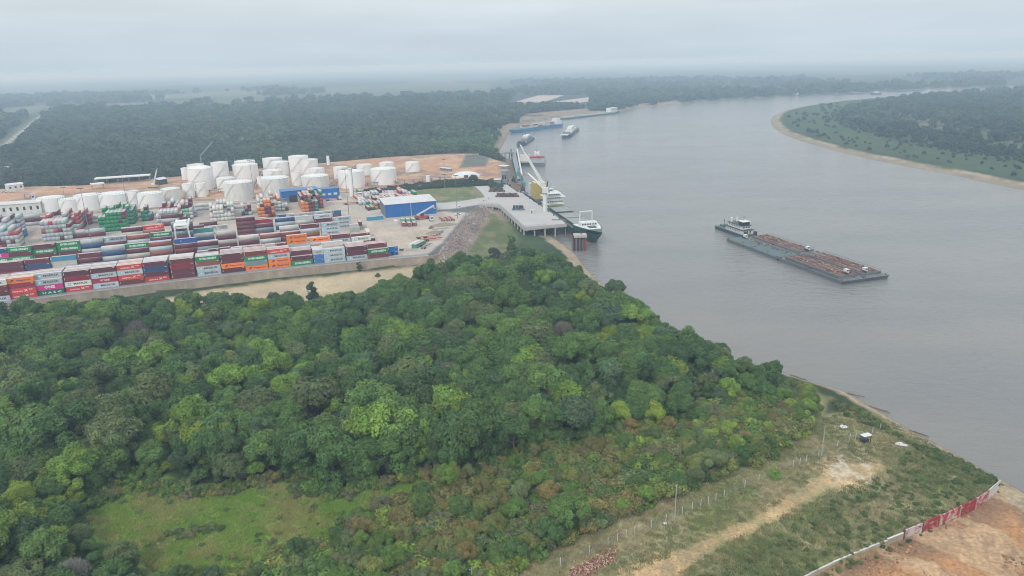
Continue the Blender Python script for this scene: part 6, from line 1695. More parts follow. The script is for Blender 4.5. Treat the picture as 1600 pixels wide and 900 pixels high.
def tank_barge(name, x, y, rz, Lb, Bb, label, teal, trunk_h, house, seed):
    t = empty(name, (x, y, WATER), rz); tag(t, label, 'barge', 'barges pushed by the white towboat'); g = random.Random(seed)
    h = MB(); fb = 1.9
    h.loft([[(0.0, -Bb/2, fb), (1.6, -Bb/2, -1.0), (1.6, Bb/2, -1.0), (0.0, Bb/2, fb)], [(3, -Bb/2, fb), (3, -Bb/2, -1.5), (3, Bb/2, -1.5), (3, Bb/2, fb)], [(Lb-3, -Bb/2, fb), (Lb-3, -Bb/2, -1.5), (Lb-3, Bb/2, -1.5), (Lb-3, Bb/2, fb)], [(Lb, -Bb/2, fb), (Lb-1.6, -Bb/2, -1.0), (Lb-1.6, Bb/2, -1.0), (Lb, Bb/2, fb)]])
    h.box(0, Lb, -Bb/2 - 0.12, -Bb/2 - 0.003, fb - 0.5, fb - 0.2); h.build('hull', M_BARGE, t)
    d = MB(); d.box(0.3, Lb - 0.3, -Bb/2 + 0.3, Bb/2 - 0.3, fb + 0.004, fb + 0.09); d.build('deck', M_TEAL if teal else M_BARGE, t)
    tr = MB(); m = 1.3; z1 = fb + trunk_h
    if trunk_h > 0.2:
        tr.box(4.5, Lb - 4.5, -Bb/2 + m, Bb/2 - m, fb + 0.1, z1)
        for k in range(int((Lb - 9) / 1.6)): xx = 4.8 + k * 1.6; tr.box(xx, xx + 0.14, -Bb/2 + m - 0.12, -Bb/2 + m - 0.004, fb + 0.12, z1 - 0.05)
        tr.build('trunk', M_BARGE, t); 
        rd = MB().box(4.7, Lb - 4.7, -Bb/2 + m + 0.2, Bb/2 - m - 0.2, z1 + 0.004, z1 + 0.06).build('trunk_deck', M_TEAL if teal else M_RUST, t)
    zt = z1 + 0.08 if trunk_h > 0.2 else fb + 0.1
    lanes = [0.0] if teal else [-Bb*0.26, -Bb*0.08, Bb*0.1, Bb*0.28]
    if teal: lanes = [Bb * 0.18, Bb * 0.3]
    P1 = MB(); P2 = MB()
    for i, yy in enumerate(lanes):
        xx = 5
        while xx < Lb - 6:
            x2 = min(Lb - 6, xx + g.uniform(3, 9)); (P1 if g.random() < 0.4 else P2).bar((xx, yy, zt + 0.5), (x2, yy, zt + 0.5), 0.14, n=6); xx = x2 + 0.02
        for k in range(int(Lb / 4)):
            xx = 5.5 + k * 4; (P1 if i % 2 == 0 else P2).box(xx - 0.12, xx + 0.12, yy - 0.25, yy + 0.25, zt, zt + 0.4)
            if xx < Lb - 8 and g.random() < 0.6: P1.bar((xx, yy, zt + 0.5), (xx + g.uniform(-1, 1), yy + g.uniform(-2.2, 2.2), zt + 0.5), 0.11, n=6)
    for k in range(26 if not teal else 8):
        xx, yy = g.uniform(6, Lb - 7), g.uniform(-Bb/2 + 2, Bb/2 - 2) if not teal else g.uniform(0, Bb/2 - 2)
        (P1 if g.random() < 0.4 else P2).cyl(xx, yy, zt, zt + g.uniform(0.5, 1.2), g.uniform(0.2, 0.6), n=8)
    P1.build('ochre_pipework', M_PIPE, t)['kind'] = 'stuff'; P2.build('brown_pipework', M_PIPER, t)['kind'] = 'stuff'
    me = MB().cyl(0, 0, 0, 0.55, 0.55, n=10).mesh('hatch', M_PIPER if not teal else M_TEAL)
    for k in range(7): link('hatch', me, t, (7 + k * (Lb - 14) / 6, (-0.3 if k % 2 else 0.2) * Bb, zt))
    r = MB()
    if not teal:
        for sy in (Bb/2 - m, ):
            for k in range(int((Lb - 9) / 2.4) + 1): xx = 4.6 + k * 2.4; r.bar((xx, sy, zt), (xx, sy, zt + 1.0), 0.05)
            r.bar((4.6, sy, zt + 1.0), (Lb - 5, sy, zt + 1.0), 0.05)
        r.build('railing', M_RUST, t)
    if house is not None:
        hx, hy = house
        hb = MB().box(hx - 1.1, hx + 1.1, hy - 1.0, hy + 1.0, zt, zt + 2.2); hh = hb.build('deckhouse', M_WHITE, t)
        MB().box(hx + 1.11, hx + 1.16, hy - 0.7, hy + 0.7, zt + 1.1, zt + 1.8).build('window', M_GLASS, hh)
        MB().box(hx - 0.6, hx + 2.9, hy - 2.2, hy - 1.4, zt, zt + 0.9).build('pump', M_DARK, t)
    me = MB().cyl(-0.45, 0, 0, 0.6, 0.2, n=8).cyl(0.45, 0, 0, 0.6, 0.2, n=8).mesh('bitts', M_DARK)
    for bx in (1.5, Lb / 2, Lb - 1.5):
        for by in (-Bb/2 + 0.7, Bb/2 - 0.7): link('bitts', me, t, (bx, by, fb + 0.1))
    return t
def convoy():
    Wp = np.array(at(1135, 377, WATER)); Sp = np.array(at(1316, 445.5, WATER)); Ep = np.array(at(1398, 438.5, WATER))
    ax = (Sp - Wp); Ltot = np.linalg.norm(ax); ax /= Ltot; ay = np.array([-ax[1], ax[0]])
    if ay @ (Ep - Sp) < 0: ay = -ay
    Bt = abs(float((Ep - Sp) @ ay)); rz = atan2(ax[1], ax[0]); Lb = Ltot / 2 - 0.3; Bb = Bt / 2 - 0.15
    left = (ax[0] * ay[1] - ax[1] * ay[0]) > 0
    specs = [(0, 0, True, 0.0, (3.2, Bb * 0.30), 'near rear barge of the pushed convoy with a flat teal deck', 1), (0, 1, False, 0.9, (Lb - 5.5, 2.5), 'far rear barge of the convoy covered with red brown pipes', 2),
             (1, 0, False, 1.7, (Lb - 8, 1.5), 'near front barge of the convoy with a ribbed grey side trunk', 3), (1, 1, False, 1.2, (Lb - 8, -1.5), 'far front barge of the convoy with a white end wall', 4)]
    for (i, j, teal, th, house, lab, sd_) in specs:
        c = Wp + ax * (i * (Lb + 0.5)) + ay * (Bb / 2 + j * (Bb + 0.25))
        tank_barge('tank_barge', float(c[0]), float(c[1]), rz, Lb, Bb, lab, teal, th, house, sd_)
    c = Wp - ax * 27 + ay * (Bt * 0.62)
    towboat(float(c[0]), float(c[1]), rz)
def towboat(x, y, rz):
    t = empty('towboat', (x, y, WATER), rz); tag(t, 'white towboat with two decks and a dark hull pushing the convoy', 'towboat')
    Lt, Bt = 37.0, 11.0; x0 = -10
    b = MB(); b.loft([[(x0, -Bt*.42, 1.7), (x0 + 1.5, -Bt*.4, -1), (x0 + 1.5, Bt*.4, -1), (x0, Bt*.42, 1.7)], [(x0 + 4, -Bt/2, 1.6), (x0 + 4, -Bt/2, -1.2), (x0 + 4, Bt/2, -1.2), (x0 + 4, Bt/2, 1.6)], [(x0 + Lt - 4, -Bt/2, 1.9), (x0 + Lt - 4, -Bt/2, -1.2), (x0 + Lt - 4, Bt/2, -1.2), (x0 + Lt - 4, Bt/2, 1.9)], [(x0 + Lt, -Bt*.46, 2.2), (x0 + Lt - 1, -Bt*.44, -1), (x0 + Lt - 1, Bt*.44, -1), (x0 + Lt, Bt*.46, 2.2)]]); b.build('hull', M_HULLD, t)
    MB().box(x0 + 1, x0 + Lt - 1, -Bt/2 + 0.3, Bt/2 - 0.3, 1.92, 2.02).build('main_deck', M_TEAL, t)
    a = x0 + 13; e = x0 + Lt - 4.5
    h1 = MB().box(a, e, -4.2, 4.2, 2.03, 4.9).build('lower_house', M_WHITE, t); h2 = MB().box(a + 2, e - 1.5, -3.6, 3.6, 5.16, 7.7).build('upper_house', M_WHITE, t)
    MB().box(a - 0.8, e + 0.9, -4.9, 4.9, 4.9, 5.15).build('gallery_deck', M_DARK, t); MB().box(a + 1.4, e - 0.8, -4.2, 4.2, 7.7, 7.9).build('roof_deck', M_DARK, t)
    for k in range(8):
        xx = a + 1.5 + k * 2.0
        if xx < e - 1: MB().box(xx, xx + 0.7, -4.25, -4.2 - 0.004, 3.2, 4.0).build('window', M_GLASS, h1)
        if a + 3 + k * 2.0 < e - 3: MB().box(a + 3 + k * 2, a + 3.8 + k * 2, -3.66, -3.604, 6.1, 6.9).build('window', M_GLASS, h2)
    for k in range(3): MB().box(e - 1.5 + 0.004, e - 1.44, -2.8 + k * 2.1, -1.6 + k * 2.1, 6.0, 6.9).build('window', M_GLASS, h2); MB().box(e + 0.004, e + 0.06, -3.0 + k * 2.3, -1.9 + k * 2.3, 2.3, 4.2).build('doorway', M_DARK, h1)
    w = MB(); w.loft([[(e - 7, -2.6, 7.92), (e - 2.2, -2.6, 7.92), (e - 2.2, 2.6, 7.92), (e - 7, 2.6, 7.92)], [(e - 7.2, -2.9, 10.2), (e - 1.8, -2.9, 10.2), (e - 1.8, 2.9, 10.2), (e - 7.2, 2.9, 10.2)]]); w.build('wheelhouse', M_GLASS, t)
    MB().box(e - 7.6, e - 1.4, -3.2, 3.2, 10.21, 10.5).build('wheelhouse_roof', M_WHITE, t)
    for sy in (-2.2, 2.2): MB().cyl(a + 3.5, sy, 7.9, 10.8, 0.7, n=12).build('funnel', M_WHITE, t)
    MB().bar((e - 5, 0, 10.5), (e - 5, 0, 14), 0.1).bar((e - 5.8, 0, 13), (e - 4.2, 0, 13), 0.06).build('mast', M_DARK, t)
    for sy in (-3.6, 3.6): MB().box(x0 + Lt - 1.8, x0 + Lt + 0.4, sy - 0.7, sy + 0.7, 0.2, 4.6).build('push_knee', M_DARK, t)
    MB().bar((x0 + 5, 0, 2), (x0 + 5, 0, 7.5), 0.12).build('stern_mast', M_DARK, t); MB().box(x0 + 3, x0 + 8, -2.2, 2.2, 2.03, 3.3).build('winch', M_TEAL, t)
    r = MB()
    for sy in (-Bt/2 + 0.4, Bt/2 - 0.4):
        for k in range(16): xx = x0 + 1 + k * 2.2; r.bar((xx, sy, 2.0), (xx, sy, 3.0), 0.05)
        r.bar((x0 + 1, sy, 3.0), (x0 + 34, sy, 3.0), 0.05)
    r.build('railing', M_STEEL, t)
convoy()

def cargo_ship():
    loc, rz, _ = boat_frame((860, 300), (932, 386)); Lh = 131.0; B = 18.5
    bx, by = at(928, 390, WATER); ex = (DECK[7][0] - DECK[10][0], DECK[7][1] - DECK[10][1]); q = hypot(*ex); ex = (ex[0] / q, ex[1] / q)
    nx = (ex[1], -ex[0]);  nx = nx if nx[0] > 0 else (-nx[0], -nx[1])
    ox, oy = DECK[10][0] + nx[0] * (B / 2 + 2.2), DECK[10][1] + nx[1] * (B / 2 + 2.2)
    sx, sy = ox + ex[0] * (Lh - 31), oy + ex[1] * (Lh - 31)
    t = empty('cargo_ship', (sx, sy, WATER), atan2(-ex[1], -ex[0])); tag(t, 'green hulled cargo ship with white bridge moored alongside the pier', 'ship')
    zd = 6.4
    rings = hull_rings(Lh, B, -0.4, zd, 0.17, 0.05, 0.25, 22, 0.55, 1.8)
    MB().loft(rings).build('hull', M_HULLG, t)
    r2 = [[(p[0][0]*.0 + p[1][0] + 0.0, p[1][1] * 1.02 + (p[0][1] - p[1][1]) * 0.16, 0.75), (p[1][0], p[1][1] * 1.01, -1.2), (p[2][0], p[2][1] * 1.01, -1.2), (p[1][0], p[2][1] * 1.02 + (p[3][1] - p[2][1]) * 0.16, 0.75)] for p in rings[:-1]]
    MB().loft(r2).build('boot_top', M_HULLR, t)
    MB().box(4, Lh * 0.83, -B/2 + 0.5, B/2 - 0.5, zd + 0.004, zd + 0.12).build('main_deck', M_TEAL, t)
    # forecastle
    fc = hull_rings(Lh, B, zd, zd + 2.6, 0.17, 0.05, 0.25, 22, 0.98, 1.4)[18:]
    MB().loft(fc).build('forecastle', M_HULLG, t)
    fr = fc[0]; MB().loft([[(p[0][0] - 1.2, p[0][1] * 0.93, p[0][2] + 0.02 + 2.6 * 0), (p[0][0] - 1.2, p[0][1] * 0.93, p[0][2] + 0.25), (p[3][0] - 1.2, p[3][1] * 0.93, p[3][2] + 0.25), (p[3][0] - 1.2, p[3][1] * 0.93, p[3][2] + 0.02)] for p in fc[:-1]]).build('foredeck', M_WHITE, t)
    MB().box(Lh*.91, Lh*.95, -2.6, 2.6, zd + 3.0, zd + 4.0).build('windlass', M_DARK, t)
    for sy_ in (-4.5, 4.5): MB().bar((Lh * .83, sy_, zd + 2), (Lh * .83, sy_, zd + 12), 0.35, n=8).build('goal_post', M_WHITE, t)
    MB().bar((Lh * .83, -4.5, zd + 12), (Lh * .83, 4.5, zd + 12), 0.35).build('goal_post_beam', M_WHITE, t)
    MB().bar((Lh * .93, 0, zd + 3), (Lh * .93, 0, zd + 12), 0.2, n=8).build('foremast', M_WHITE, t)
    hb = MB().box(Lh * .84, Lh * .885, -6.0, 6.0, zd + 2.62, zd + 5.6).build('bow_house', M_WHITE, t)
    for k in range(6): MB().box(Lh * .885 + .004, Lh * .885 + .06, -5.4 + k * 1.85, -4.2 + k * 1.85, zd + 3.9, zd + 4.9).build('window', M_GLASS, hb)
    for i, (a, b_) in enumerate(((0.30, 0.44), (0.46, 0.62), (0.64, 0.80))):
        c = MB().box(Lh * a, Lh * b_, -6.4, 6.4, zd + 0.13, zd + 1.9).build('hatch_coaming', M_DARK, t)
        me = MB().box(0, Lh * (b_ - a) / 4 - 0.12, -6.7, 6.7, zd + 1.92, zd + 2.4).mesh('hatch_cover', M_HATCH)
        for k in range(4):
            if i == 1 and k == 0: continue
            link('hatch_cover', me, c, (Lh * a + k * Lh * (b_ - a) / 4, 0, 0.0))
    # accommodation
    def lvl(x0, x1, w, z0, z1, nm='accommodation'):
        h = MB().box(x0, x1, -w, w, z0, z1).build(nm, M_WHITE, t); n = int((2 * w) / 1.8)
        for k in range(n): yy = -w + 0.8 + k * 1.8; MB().box(x1 + 0.004, x1 + 0.06, yy, yy + 0.7, z0 + (z1 - z0) * .45, z0 + (z1 - z0) * .78).build('window', M_GLASS, h)
        return h
    a = Lh * 0.14
    lvl(a, a + 14, 7.2, zd + 0.13, zd + 3.0); lvl(a + 1, a + 13, 6.6, zd + 3.2, zd + 5.9); lvl(a + 2, a + 12, 5.8, zd + 6.1, zd + 8.7); lvl(a + 4, a + 12, 5.0, zd + 8.9, zd + 11.4)
    for z_, w_, c_ in ((zd + 3.0, 7.9, M_WHITE), (zd + 5.9, 7.4, M_WHITE), (zd + 8.7, 8.8, M_WHITE), (zd + 11.4, 5.6, M_WHITE)): MB().box(a - 0.5, a + 14.4, -w_, w_, z_ + 0.004, z_ + 0.19).build('bridge_deck', c_, t)
    MB().cyl(a + 2.5, 0, zd + 8.9, zd + 14, 1.7, 1.4, n=14).build('funnel', M_WHITE, t); MB().cyl(a + 2.5, 0, zd + 12.2, zd + 13.2, 1.62, n=14).build('funnel_band', M_HULLG, t)
    MB().bar((a + 8, 0, zd + 11.6), (a + 8, 0, zd + 18), 0.25, n=6).bar((a + 8, -2, zd + 16), (a + 8, 2, zd + 16), 0.1).build('radar_mast', M_WHITE, t)
    r = MB()
    for sy_ in (-B/2 + 0.3, B/2 - 0.3):
        for k in range(40): xx = 4 + k * 2.5; r.bar((xx, sy_, zd), (xx, sy_, zd + 1.0), 0.05)
        r.bar((4, sy_, zd + 1.0), (102, sy_, zd + 1.0), 0.06)
    r.build('railing', M_STEEL, t)
    MB().box(Lh * .24, Lh * .275, -5.8, 5.8, zd + 0.13, zd + 2.6).build('green_coaming', mat('olive_paint', (0.22, 0.26, 0.10), 0.7), t)
    return t, sx, sy, ex, nx
SHIP = cargo_ship()

def yellow_stack():
    ex, nx = SHIP[3], SHIP[4]
    x0, y0 = at(826, 304.5, DZ)
    rz = atan2(-ex[1], -ex[0])
    tank_l = []
    # flat barge under the boxes
    cx, cy = x0 + nx[0] * 6.5, y0 + nx[1] * 6.5
    t = empty('deck_barge', (cx + ex[0] * 8, cy + ex[1] * 8, WATER), rz); tag(t, 'flat dark deck barge carrying the yellow boxes beside the pier', 'barge')
    MB().box(-12, 42, -6.5, 6.5, -1, 7.6).build('hull', M_HULLD, t)
    k = 0
    for i in range(1):
        for j in range(4):
            for l in range(5):
                w = empty('yellow_box', (0, 0, 0)); bpy.data.objects.remove(w)
                px_, py_ = cx + nx[0] * (-4.2 + 2.52 * j) , cy + nx[1] * (-4.2 + 2.52 * j)
                o = link('yellow_container', MC40, None, (px_ - ex[0] * 12 , py_ - ex[1] * 12, WATER + 7.62 + l * (CH + 0.02) ), rz); o.color = (0.44, 0.34, 0.085, 1)
                tag(o, f'yellow container, {LEVW[l]}, {ORD[j + 1]} column away from the pier edge', 'container', 'yellow containers stacked beside the pier')
    for l in range(4):
        o = link('white_container', MC20, None, (cx - nx[0] * 4.6 + ex[0] * 0.5, cy - nx[1] * 4.6 + ex[1] * 0.5, WATER + 7.62 + l * (CH + 0.02)), rz); o.color = (0.52, 0.54, 0.54, 1)
        tag(o, f'white short container, {LEVW[l]}, behind the yellow stack', 'container', 'white short boxes behind the yellow stack')
yellow_stack()
def harbour_crane():
    ex, nx = SHIP[3], SHIP[4]; x, y = at(851.5, 330.5, DZ)
    t = empty('harbour_crane', (x, y, DZ)); tag(t, 'white harbour crane on a thick pedestal with two raised booms', 'crane')
    h = hfor(x, y, DZ, 303); MB().cyl(0, 0, 0, h, 1.55, n=24).build('pedestal', M_WHITE, t); MB().cyl(0, 0, h, h + 0.8, 1.9, n=24).build('slewing_ring', M_STEEL, t)
    c = MB().box(-1.8, 2.6, -1.7, 1.7, h + 0.81, h + 5.2).build('machine_house', M_WHITE, t); MB().box(2.61, 3.9, -1.6, 0.2, h + 1.2, h + 3.4).build('cab', M_STEEL, t)
    # boom tips found from where they stand above the ship
    def tip(px, py, zz):
        q = at(px, py, zz); return (q[0] - x, q[1] - y, zz - DZ)
    A = (0, 0.5, h + 5.0)
    lattice_boom(t, A, tip(813, 226.5, 37), 0.85, M_WHITE, 16, 'long_boom')
    MB().bar((-0.8, 0.5, h + 3.6), tip(824.5, 270.5, 26), 0.4, n=4, w2=0.25).build('short_boom', M_WHITE, t)
    MB().bar((0.9, 0.5, h + 3.6), tip(825.3, 270.5, 26), 0.45, n=4, w2=0.25).build('short_boom', M_WHITE, t)
    MB().bar((1.6, 0, h + 5.2), (2.4, 0, h + 9.5), 0.4).build('a_frame', M_DARK, t); MB().bar((2.4, 0, h + 9.5), tip(813, 226.5, 37), 0.09).build('stay_cable', M_DARK, t)
harbour_crane()
def dolphin():
    x, y = at(906, 391, WATER); t = empty('mooring_dolphin', (x, y, WATER)); tag(t, 'mooring dolphin of dark piles with a pale cap before the ship bow', 'dolphin')
    h = hfor(x, y, WATER, 366)
    me = MB().cyl(0, 0, -2, h - 1.6, 0.42, n=8).mesh('pile', M_DARK); mr2 = MB().cyl(0, 0, -2, h - 1.6, 0.42, n=8).mesh('pile', M_HULLR)
    for i in range(4):
        for j in range(3): link('pile', me if (i + j) % 3 else mr2, t, (-3.2 + 2.1 * i, -2.2 + 2.2 * j, 0))
    MB().box(-4.2, 4.2, -3.2, 3.2, h - 1.6, h).build('cap', M_CONC, t); MB().box(-4.6, -4.21, -2.8, 2.8, 0.5, h - 0.4).build('fender', M_DARK, t)
    MB().cyl(0.8, 0, h, h + 1.0, 0.35, n=8).build('bollard', M_DARK, t)
dolphin()
def box_boat(name, ps, pb, B, label, hullm, deckh, houses, cat='boat', extra=None, bow_=0.2, deckm=None):
    loc, rz, Lh = boat_frame(ps, pb); t = empty(name, loc, rz); tag(t, label, cat)
    MB().loft(hull_rings(Lh, B, -1, deckh, bow_, 0.06, 0.1, 14, 0.7, deckh * 0.25)).build('hull', hullm, t)
    MB().box(1, Lh * (1 - bow_), -B/2 + 0.4, B/2 - 0.4, deckh + 0.004, deckh + 0.15).build('deck', deckm or M_TEAL, t)
    for (a, b_, w, z0, z1, m) in houses:
        hx = MB().box(Lh * a, Lh * b_, -B/2 * w, B/2 * w, deckh + z0 + 0.16, deckh + z1).build('house', m, t)
        n = int(Lh * (b_ - a) / 3)
        if m is M_WHITE:
            for k in range(n): xx = Lh * a + 0.9 + k * 3; MB().box(xx, xx + 1.2, -B/2 * w - 0.06, -B/2 * w - 0.004, deckh + z0 + (z1 - z0) * .45, deckh + z0 + (z1 - z0) * .8).build('window', M_GLASS, hx)
    if extra: extra(t, Lh, B, deckh)
    return t
def blue_ship_cargo(t, Lh, B, dh):
    g = random.Random(4); x0 = t.location.x; y0 = t.location.y; rz = t.rotation_euler.z
    cols = [(0.42, 0.40, 0.38), (0.30, 0.09, 0.06), (0.55, 0.55, 0.5), (0.38, 0.2, 0.12), (0.5, 0.45, 0.3), (0.16, 0.05, 0.05)]; k = 0
    for i in range(7):
        for j in range(3):
            for l in range(g.choice([1, 2, 2])):
                lx, ly = Lh * 0.20 + i * 12.9, -B * 0.3 + j * 2.7 * B / 12
                o = link('deck_container', MC40, None, (x0 + lx * cos(rz) - ly * sin(rz), y0 + lx * sin(rz) + ly * cos(rz), WATER + dh + 0.2 + l * 2.76), rz); c = g.choice(cols); o.color = c + (1,); k += 1
                side = ['near side', 'middle line', 'far side'][j]
                tag(o, f'container on the blue ship, {side}, {ORD[i + 1]} bay from the stern, {["lower", "upper"][l]} tier', 'container', 'containers on the distant blue ship')
box_boat('container_ship', (875, 197.5), (797, 208.5), 17, 'long blue hulled ship with containers and white bridge moored at the far bank', M_HULLB, 5.5,
    [(0.03, 0.13, 0.85, 0, 6, M_WHITE), (0.05, 0.12, 0.7, 6.2, 11, M_WHITE)], 'ship', blue_ship_cargo, 0.12)
def tug_extra(t, Lh, B, dh):
    MB().bar((Lh * .45, 0, dh + 6), (Lh * .45, 0, dh + 11), 0.2).build('mast', M_DARK, t); MB().cyl(Lh * .25, 0, dh + 2, dh + 7, 1.2, n=10).build('funnel', M_DARK, t)
    MB().box(Lh * .75, Lh * .9, -B * .3, B * .3, dh + 0.3, dh + 3).build('winch', M_DARK, t)
box_boat('river_tug', (899, 203), (881, 216.5), 16, 'dark hulled river tug under way with a white bow bulwark', M_HULLD, 4.0, [(0.2, 0.62, 0.7, 0, 4, M_WHITE), (0.3, 0.55, 0.5, 4.2, 8, M_WHITE), (0.86, 0.97, 0.75, 0.3, 2.2, M_WHITE)], 'tug', tug_extra)
box_boat('push_boat', (829, 217), (811, 229), 15, 'grey push boat lying behind the tip of the long crane boom', M_HULLD, 3.0, [(0.15, 0.6, 0.6, 0, 4, M_STEEL), (0.25, 0.5, 0.5, 4.2, 7, M_WHITE)], 'push boat', tug_extra)
box_boat('far_tug', (1250, 150), (1228, 148.5), 14, 'tiny white boat at the far bank of the upper reach', M_HULLD, 3, [(0.2, 0.6, 0.6, 0, 6, M_OFFW)], 'boat')
box_boat('far_tug', (1376, 147.5), (1360, 148), 14, 'tiny dark boat in mid river off the wooded point', M_HULLD, 4, [(0.3, 0.6, 0.6, 0, 5, M_OFFW)], 'boat')
box_boat('far_barge', (1440, 141.5), (1386, 143.5), 30, 'long low barge at the far bank beyond the wooded point', M_BARGE, 4, [], 'barge')
box_boat('far_barge', (1348, 146.5), (1322, 147.5), 24, 'small dark barge at the far bank left of the long one', M_BARGE, 4, [], 'barge')
def moored(p0, p1, B, label, m=M_BARGE, cargo=None, h=2.6, cat='barge'):
    loc, rz, Lh = boat_frame(p0, p1); t = empty('moored_barge', loc, rz); tag(t, label, cat)
    MB().loft([[(0, -B/2, h), (2, -B/2, -1), (2, B/2, -1), (0, B/2, h)], [(3, -B/2, h), (3, -B/2, -1), (3, B/2, -1), (3, B/2, h)], [(Lh - 3, -B/2, h), (Lh - 3, -B/2, -1), (Lh - 3, B/2, -1), (Lh - 3, B/2, h)], [(Lh, -B/2, h), (Lh - 2, -B/2, -1), (Lh - 2, B/2, -1), (Lh, B/2, h)]]).build('hull', M_HULLD, t)
    MB().box(1, Lh - 1, -B/2 + 0.5, B/2 - 0.5, h + 0.004, h + 0.1).build('deck', m, t)
    n = 4
    me = MB().box(0, (Lh - 6) / n - 0.6, -B/2 + 1.4, B/2 - 1.4, h + 0.11, h + 1.4).mesh('cargo_cover', cargo or M_HATCH)
    for k in range(n): link('cargo_cover', me, t, (3 + k * (Lh - 6) / n, 0, 0))
for i, (a, b_) in enumerate((((876, 186.5), (902, 183.5)), ((903, 183.3), (928, 180.6)), ((929, 180.4), (956, 177.6)))):
    moored(a, b_, 26, f'pale moored barge, {ORD[i + 1]} from the blue ship in the string along the bank', M_HATCH)
box_boat('far_tug', (947, 178.5), (966, 176), 20, 'small white boat at the outer end of the moored barges', M_HULLD, 4, [(0.2, 0.7, 0.7, 0, 9, M_WHITE)], 'boat')
moored((819, 259.5), (820, 247), 15.5, 'open dry cargo barge with pale covers lying behind the jetty', M_HATCH, mat('cream_cover', (0.46, 0.42, 0.37), 0.8), 4.0)
def crane_barge():
    loc, rz, Lh = boat_frame((839.5, 260), (839, 247)); t = empty('crane_barge', loc, rz); tag(t, 'grey crane barge with a red and white crane, right of the open barge', 'crane barge')
    B = 19; MB().box(0, Lh, -B/2, B/2, -1, 4.2).build('hull', M_BARGE, t); MB().box(1, Lh - 1, -B/2 + .6, B/2 - .6, 4.204, 4.3).build('deck', M_STEEL, t)
    MB().box(Lh * .55, Lh * .68, -B/2 + 1, B/2 - 1, 4.31, 6.2).build('cross_beam', M_REDST, t); MB().box(Lh * .6, Lh * .75, -3, 3, 6.21, 11).build('crane_house', M_WHITE, t)
    MB().bar((Lh * .66, 0, 11), (Lh * .66, 0, 20), 0.7, n=4, w2=0.3).build('tower', M_STEEL, t); lattice_boom(t, (Lh * .6, 0, 9), (Lh * .1, -2, 12), 0.8, M_WHITE, 8)
crane_barge()
def jetty():
    t = empty('conveyor_jetty', (0, 0, 0)); tag(t, 'narrow jetty with a pale conveyor running out beside the open barge', 'jetty')
    A = at(804.5, 237, -2); B_ = at(811.5, 279, -2)
    dx, dy = B_[0] - A[0], B_[1] - A[1]; L_ = hypot(dx, dy); ux, uy = dx / L_, dy / L_; wx, wy = -uy, ux
    MB().prism([(A[0] - wx * 5, A[1] - wy * 5), (B_[0] - wx * 2, B_[1] - wy * 2), (B_[0] + wx * 2, B_[1] + wy * 2), (A[0] + wx * 1, A[1] + wy * 1)], -3, -2.2).build('walkway', M_STEEL, t)
    MB().bar((A[0] + wx * 3, A[1] + wy * 3, 1.0), (B_[0] + wx * 2.5, B_[1] + wy * 2.5, 2.0), 0.8).build('conveyor', M_OFFW, t)
    me = MB().cyl(0, 0, WATER - 2, -3, 0.7, n=8).mesh('pile', M_DARK)
    for k in range(14):
        for s_ in (-4, 2): link('pile', me, t, (A[0] + dx * k / 13 + wx * s_ * (1 - 0.3 * k / 13), A[1] + dy * k / 13 + wy * s_, 0))
    MB().prism([(A[0] - wx * 6, A[1] - wy * 6), (A[0] - wx * 6 + ux * 50, A[1] - wy * 6 + uy * 50), (A[0] - wx * 4 + ux * 50, A[1] - wy * 4 + uy * 50), (A[0] - wx * 4, A[1] - wy * 4)], -2.1, 1.5).build('fender_wall', M_DARK, t)
    C_ = at(728, 241.5, 2); D_ = at(802, 239, -1)
    t2 = empty('pipe_bridge', (0, 0, 0)); tag(t2, 'long thin pipe bridge from the red slope across the inlet to the jetty', 'pipe bridge')
    MB().bar((*C_, 1.5), (*D_, -0.5), 0.9).build('pipe_deck', M_CONCD, t2)
    me = MB().cyl(0, 0, WATER - 2, -0.6, 0.5, n=8).mesh('pile', M_DARK)
    for k in (0.72, 0.82, 0.92): link('pile', me, t2, (C_[0] + (D_[0] - C_[0]) * k, C_[1] + (D_[1] - C_[1]) * k, 0))
jetty()
def teal_crane(px, py, yt, label, m, base_m, name='loader_crane'):
    x, y = at(px, py, WATER + 4); t = empty(name, (x, y, WATER)); tag(t, label, 'loader'); h = hfor(x, y, WATER, yt)
    MB().box(-7, 7, -4, 4, -1, 4).build('pontoon', base_m, t)
    for s_ in (-2.6, 2.6): MB().bar((s_, 0, 4), (s_ * 0.3, 0, h * 0.8), 0.5).build('leg', m, t)
    MB().box(-1.8, 1.8, -1.8, 1.8, h * 0.55, h * 0.75).build('cab', m, t); MB().bar((0, 0, h * 0.7), (0, 0, h), 0.4).build('mast', m, t)
M_TEALP = mat('teal_paint', (0.07, 0.26, 0.25), 0.6)
teal_crane(810, 284, 262, 'teal ship loader standing on the near end of the jetty', M_TEALP, M_TEALP)
teal_crane(802.5, 287, 274.5, 'red buoy shaped pontoon with a dark lantern left of the teal loader', M_DARK, M_REDST, 'work_pontoon')
teal_crane(817, 303, 288, 'red pontoon with a dark winch tower at the outer pier corner', M_DARK, M_REDST, 'work_pontoon')

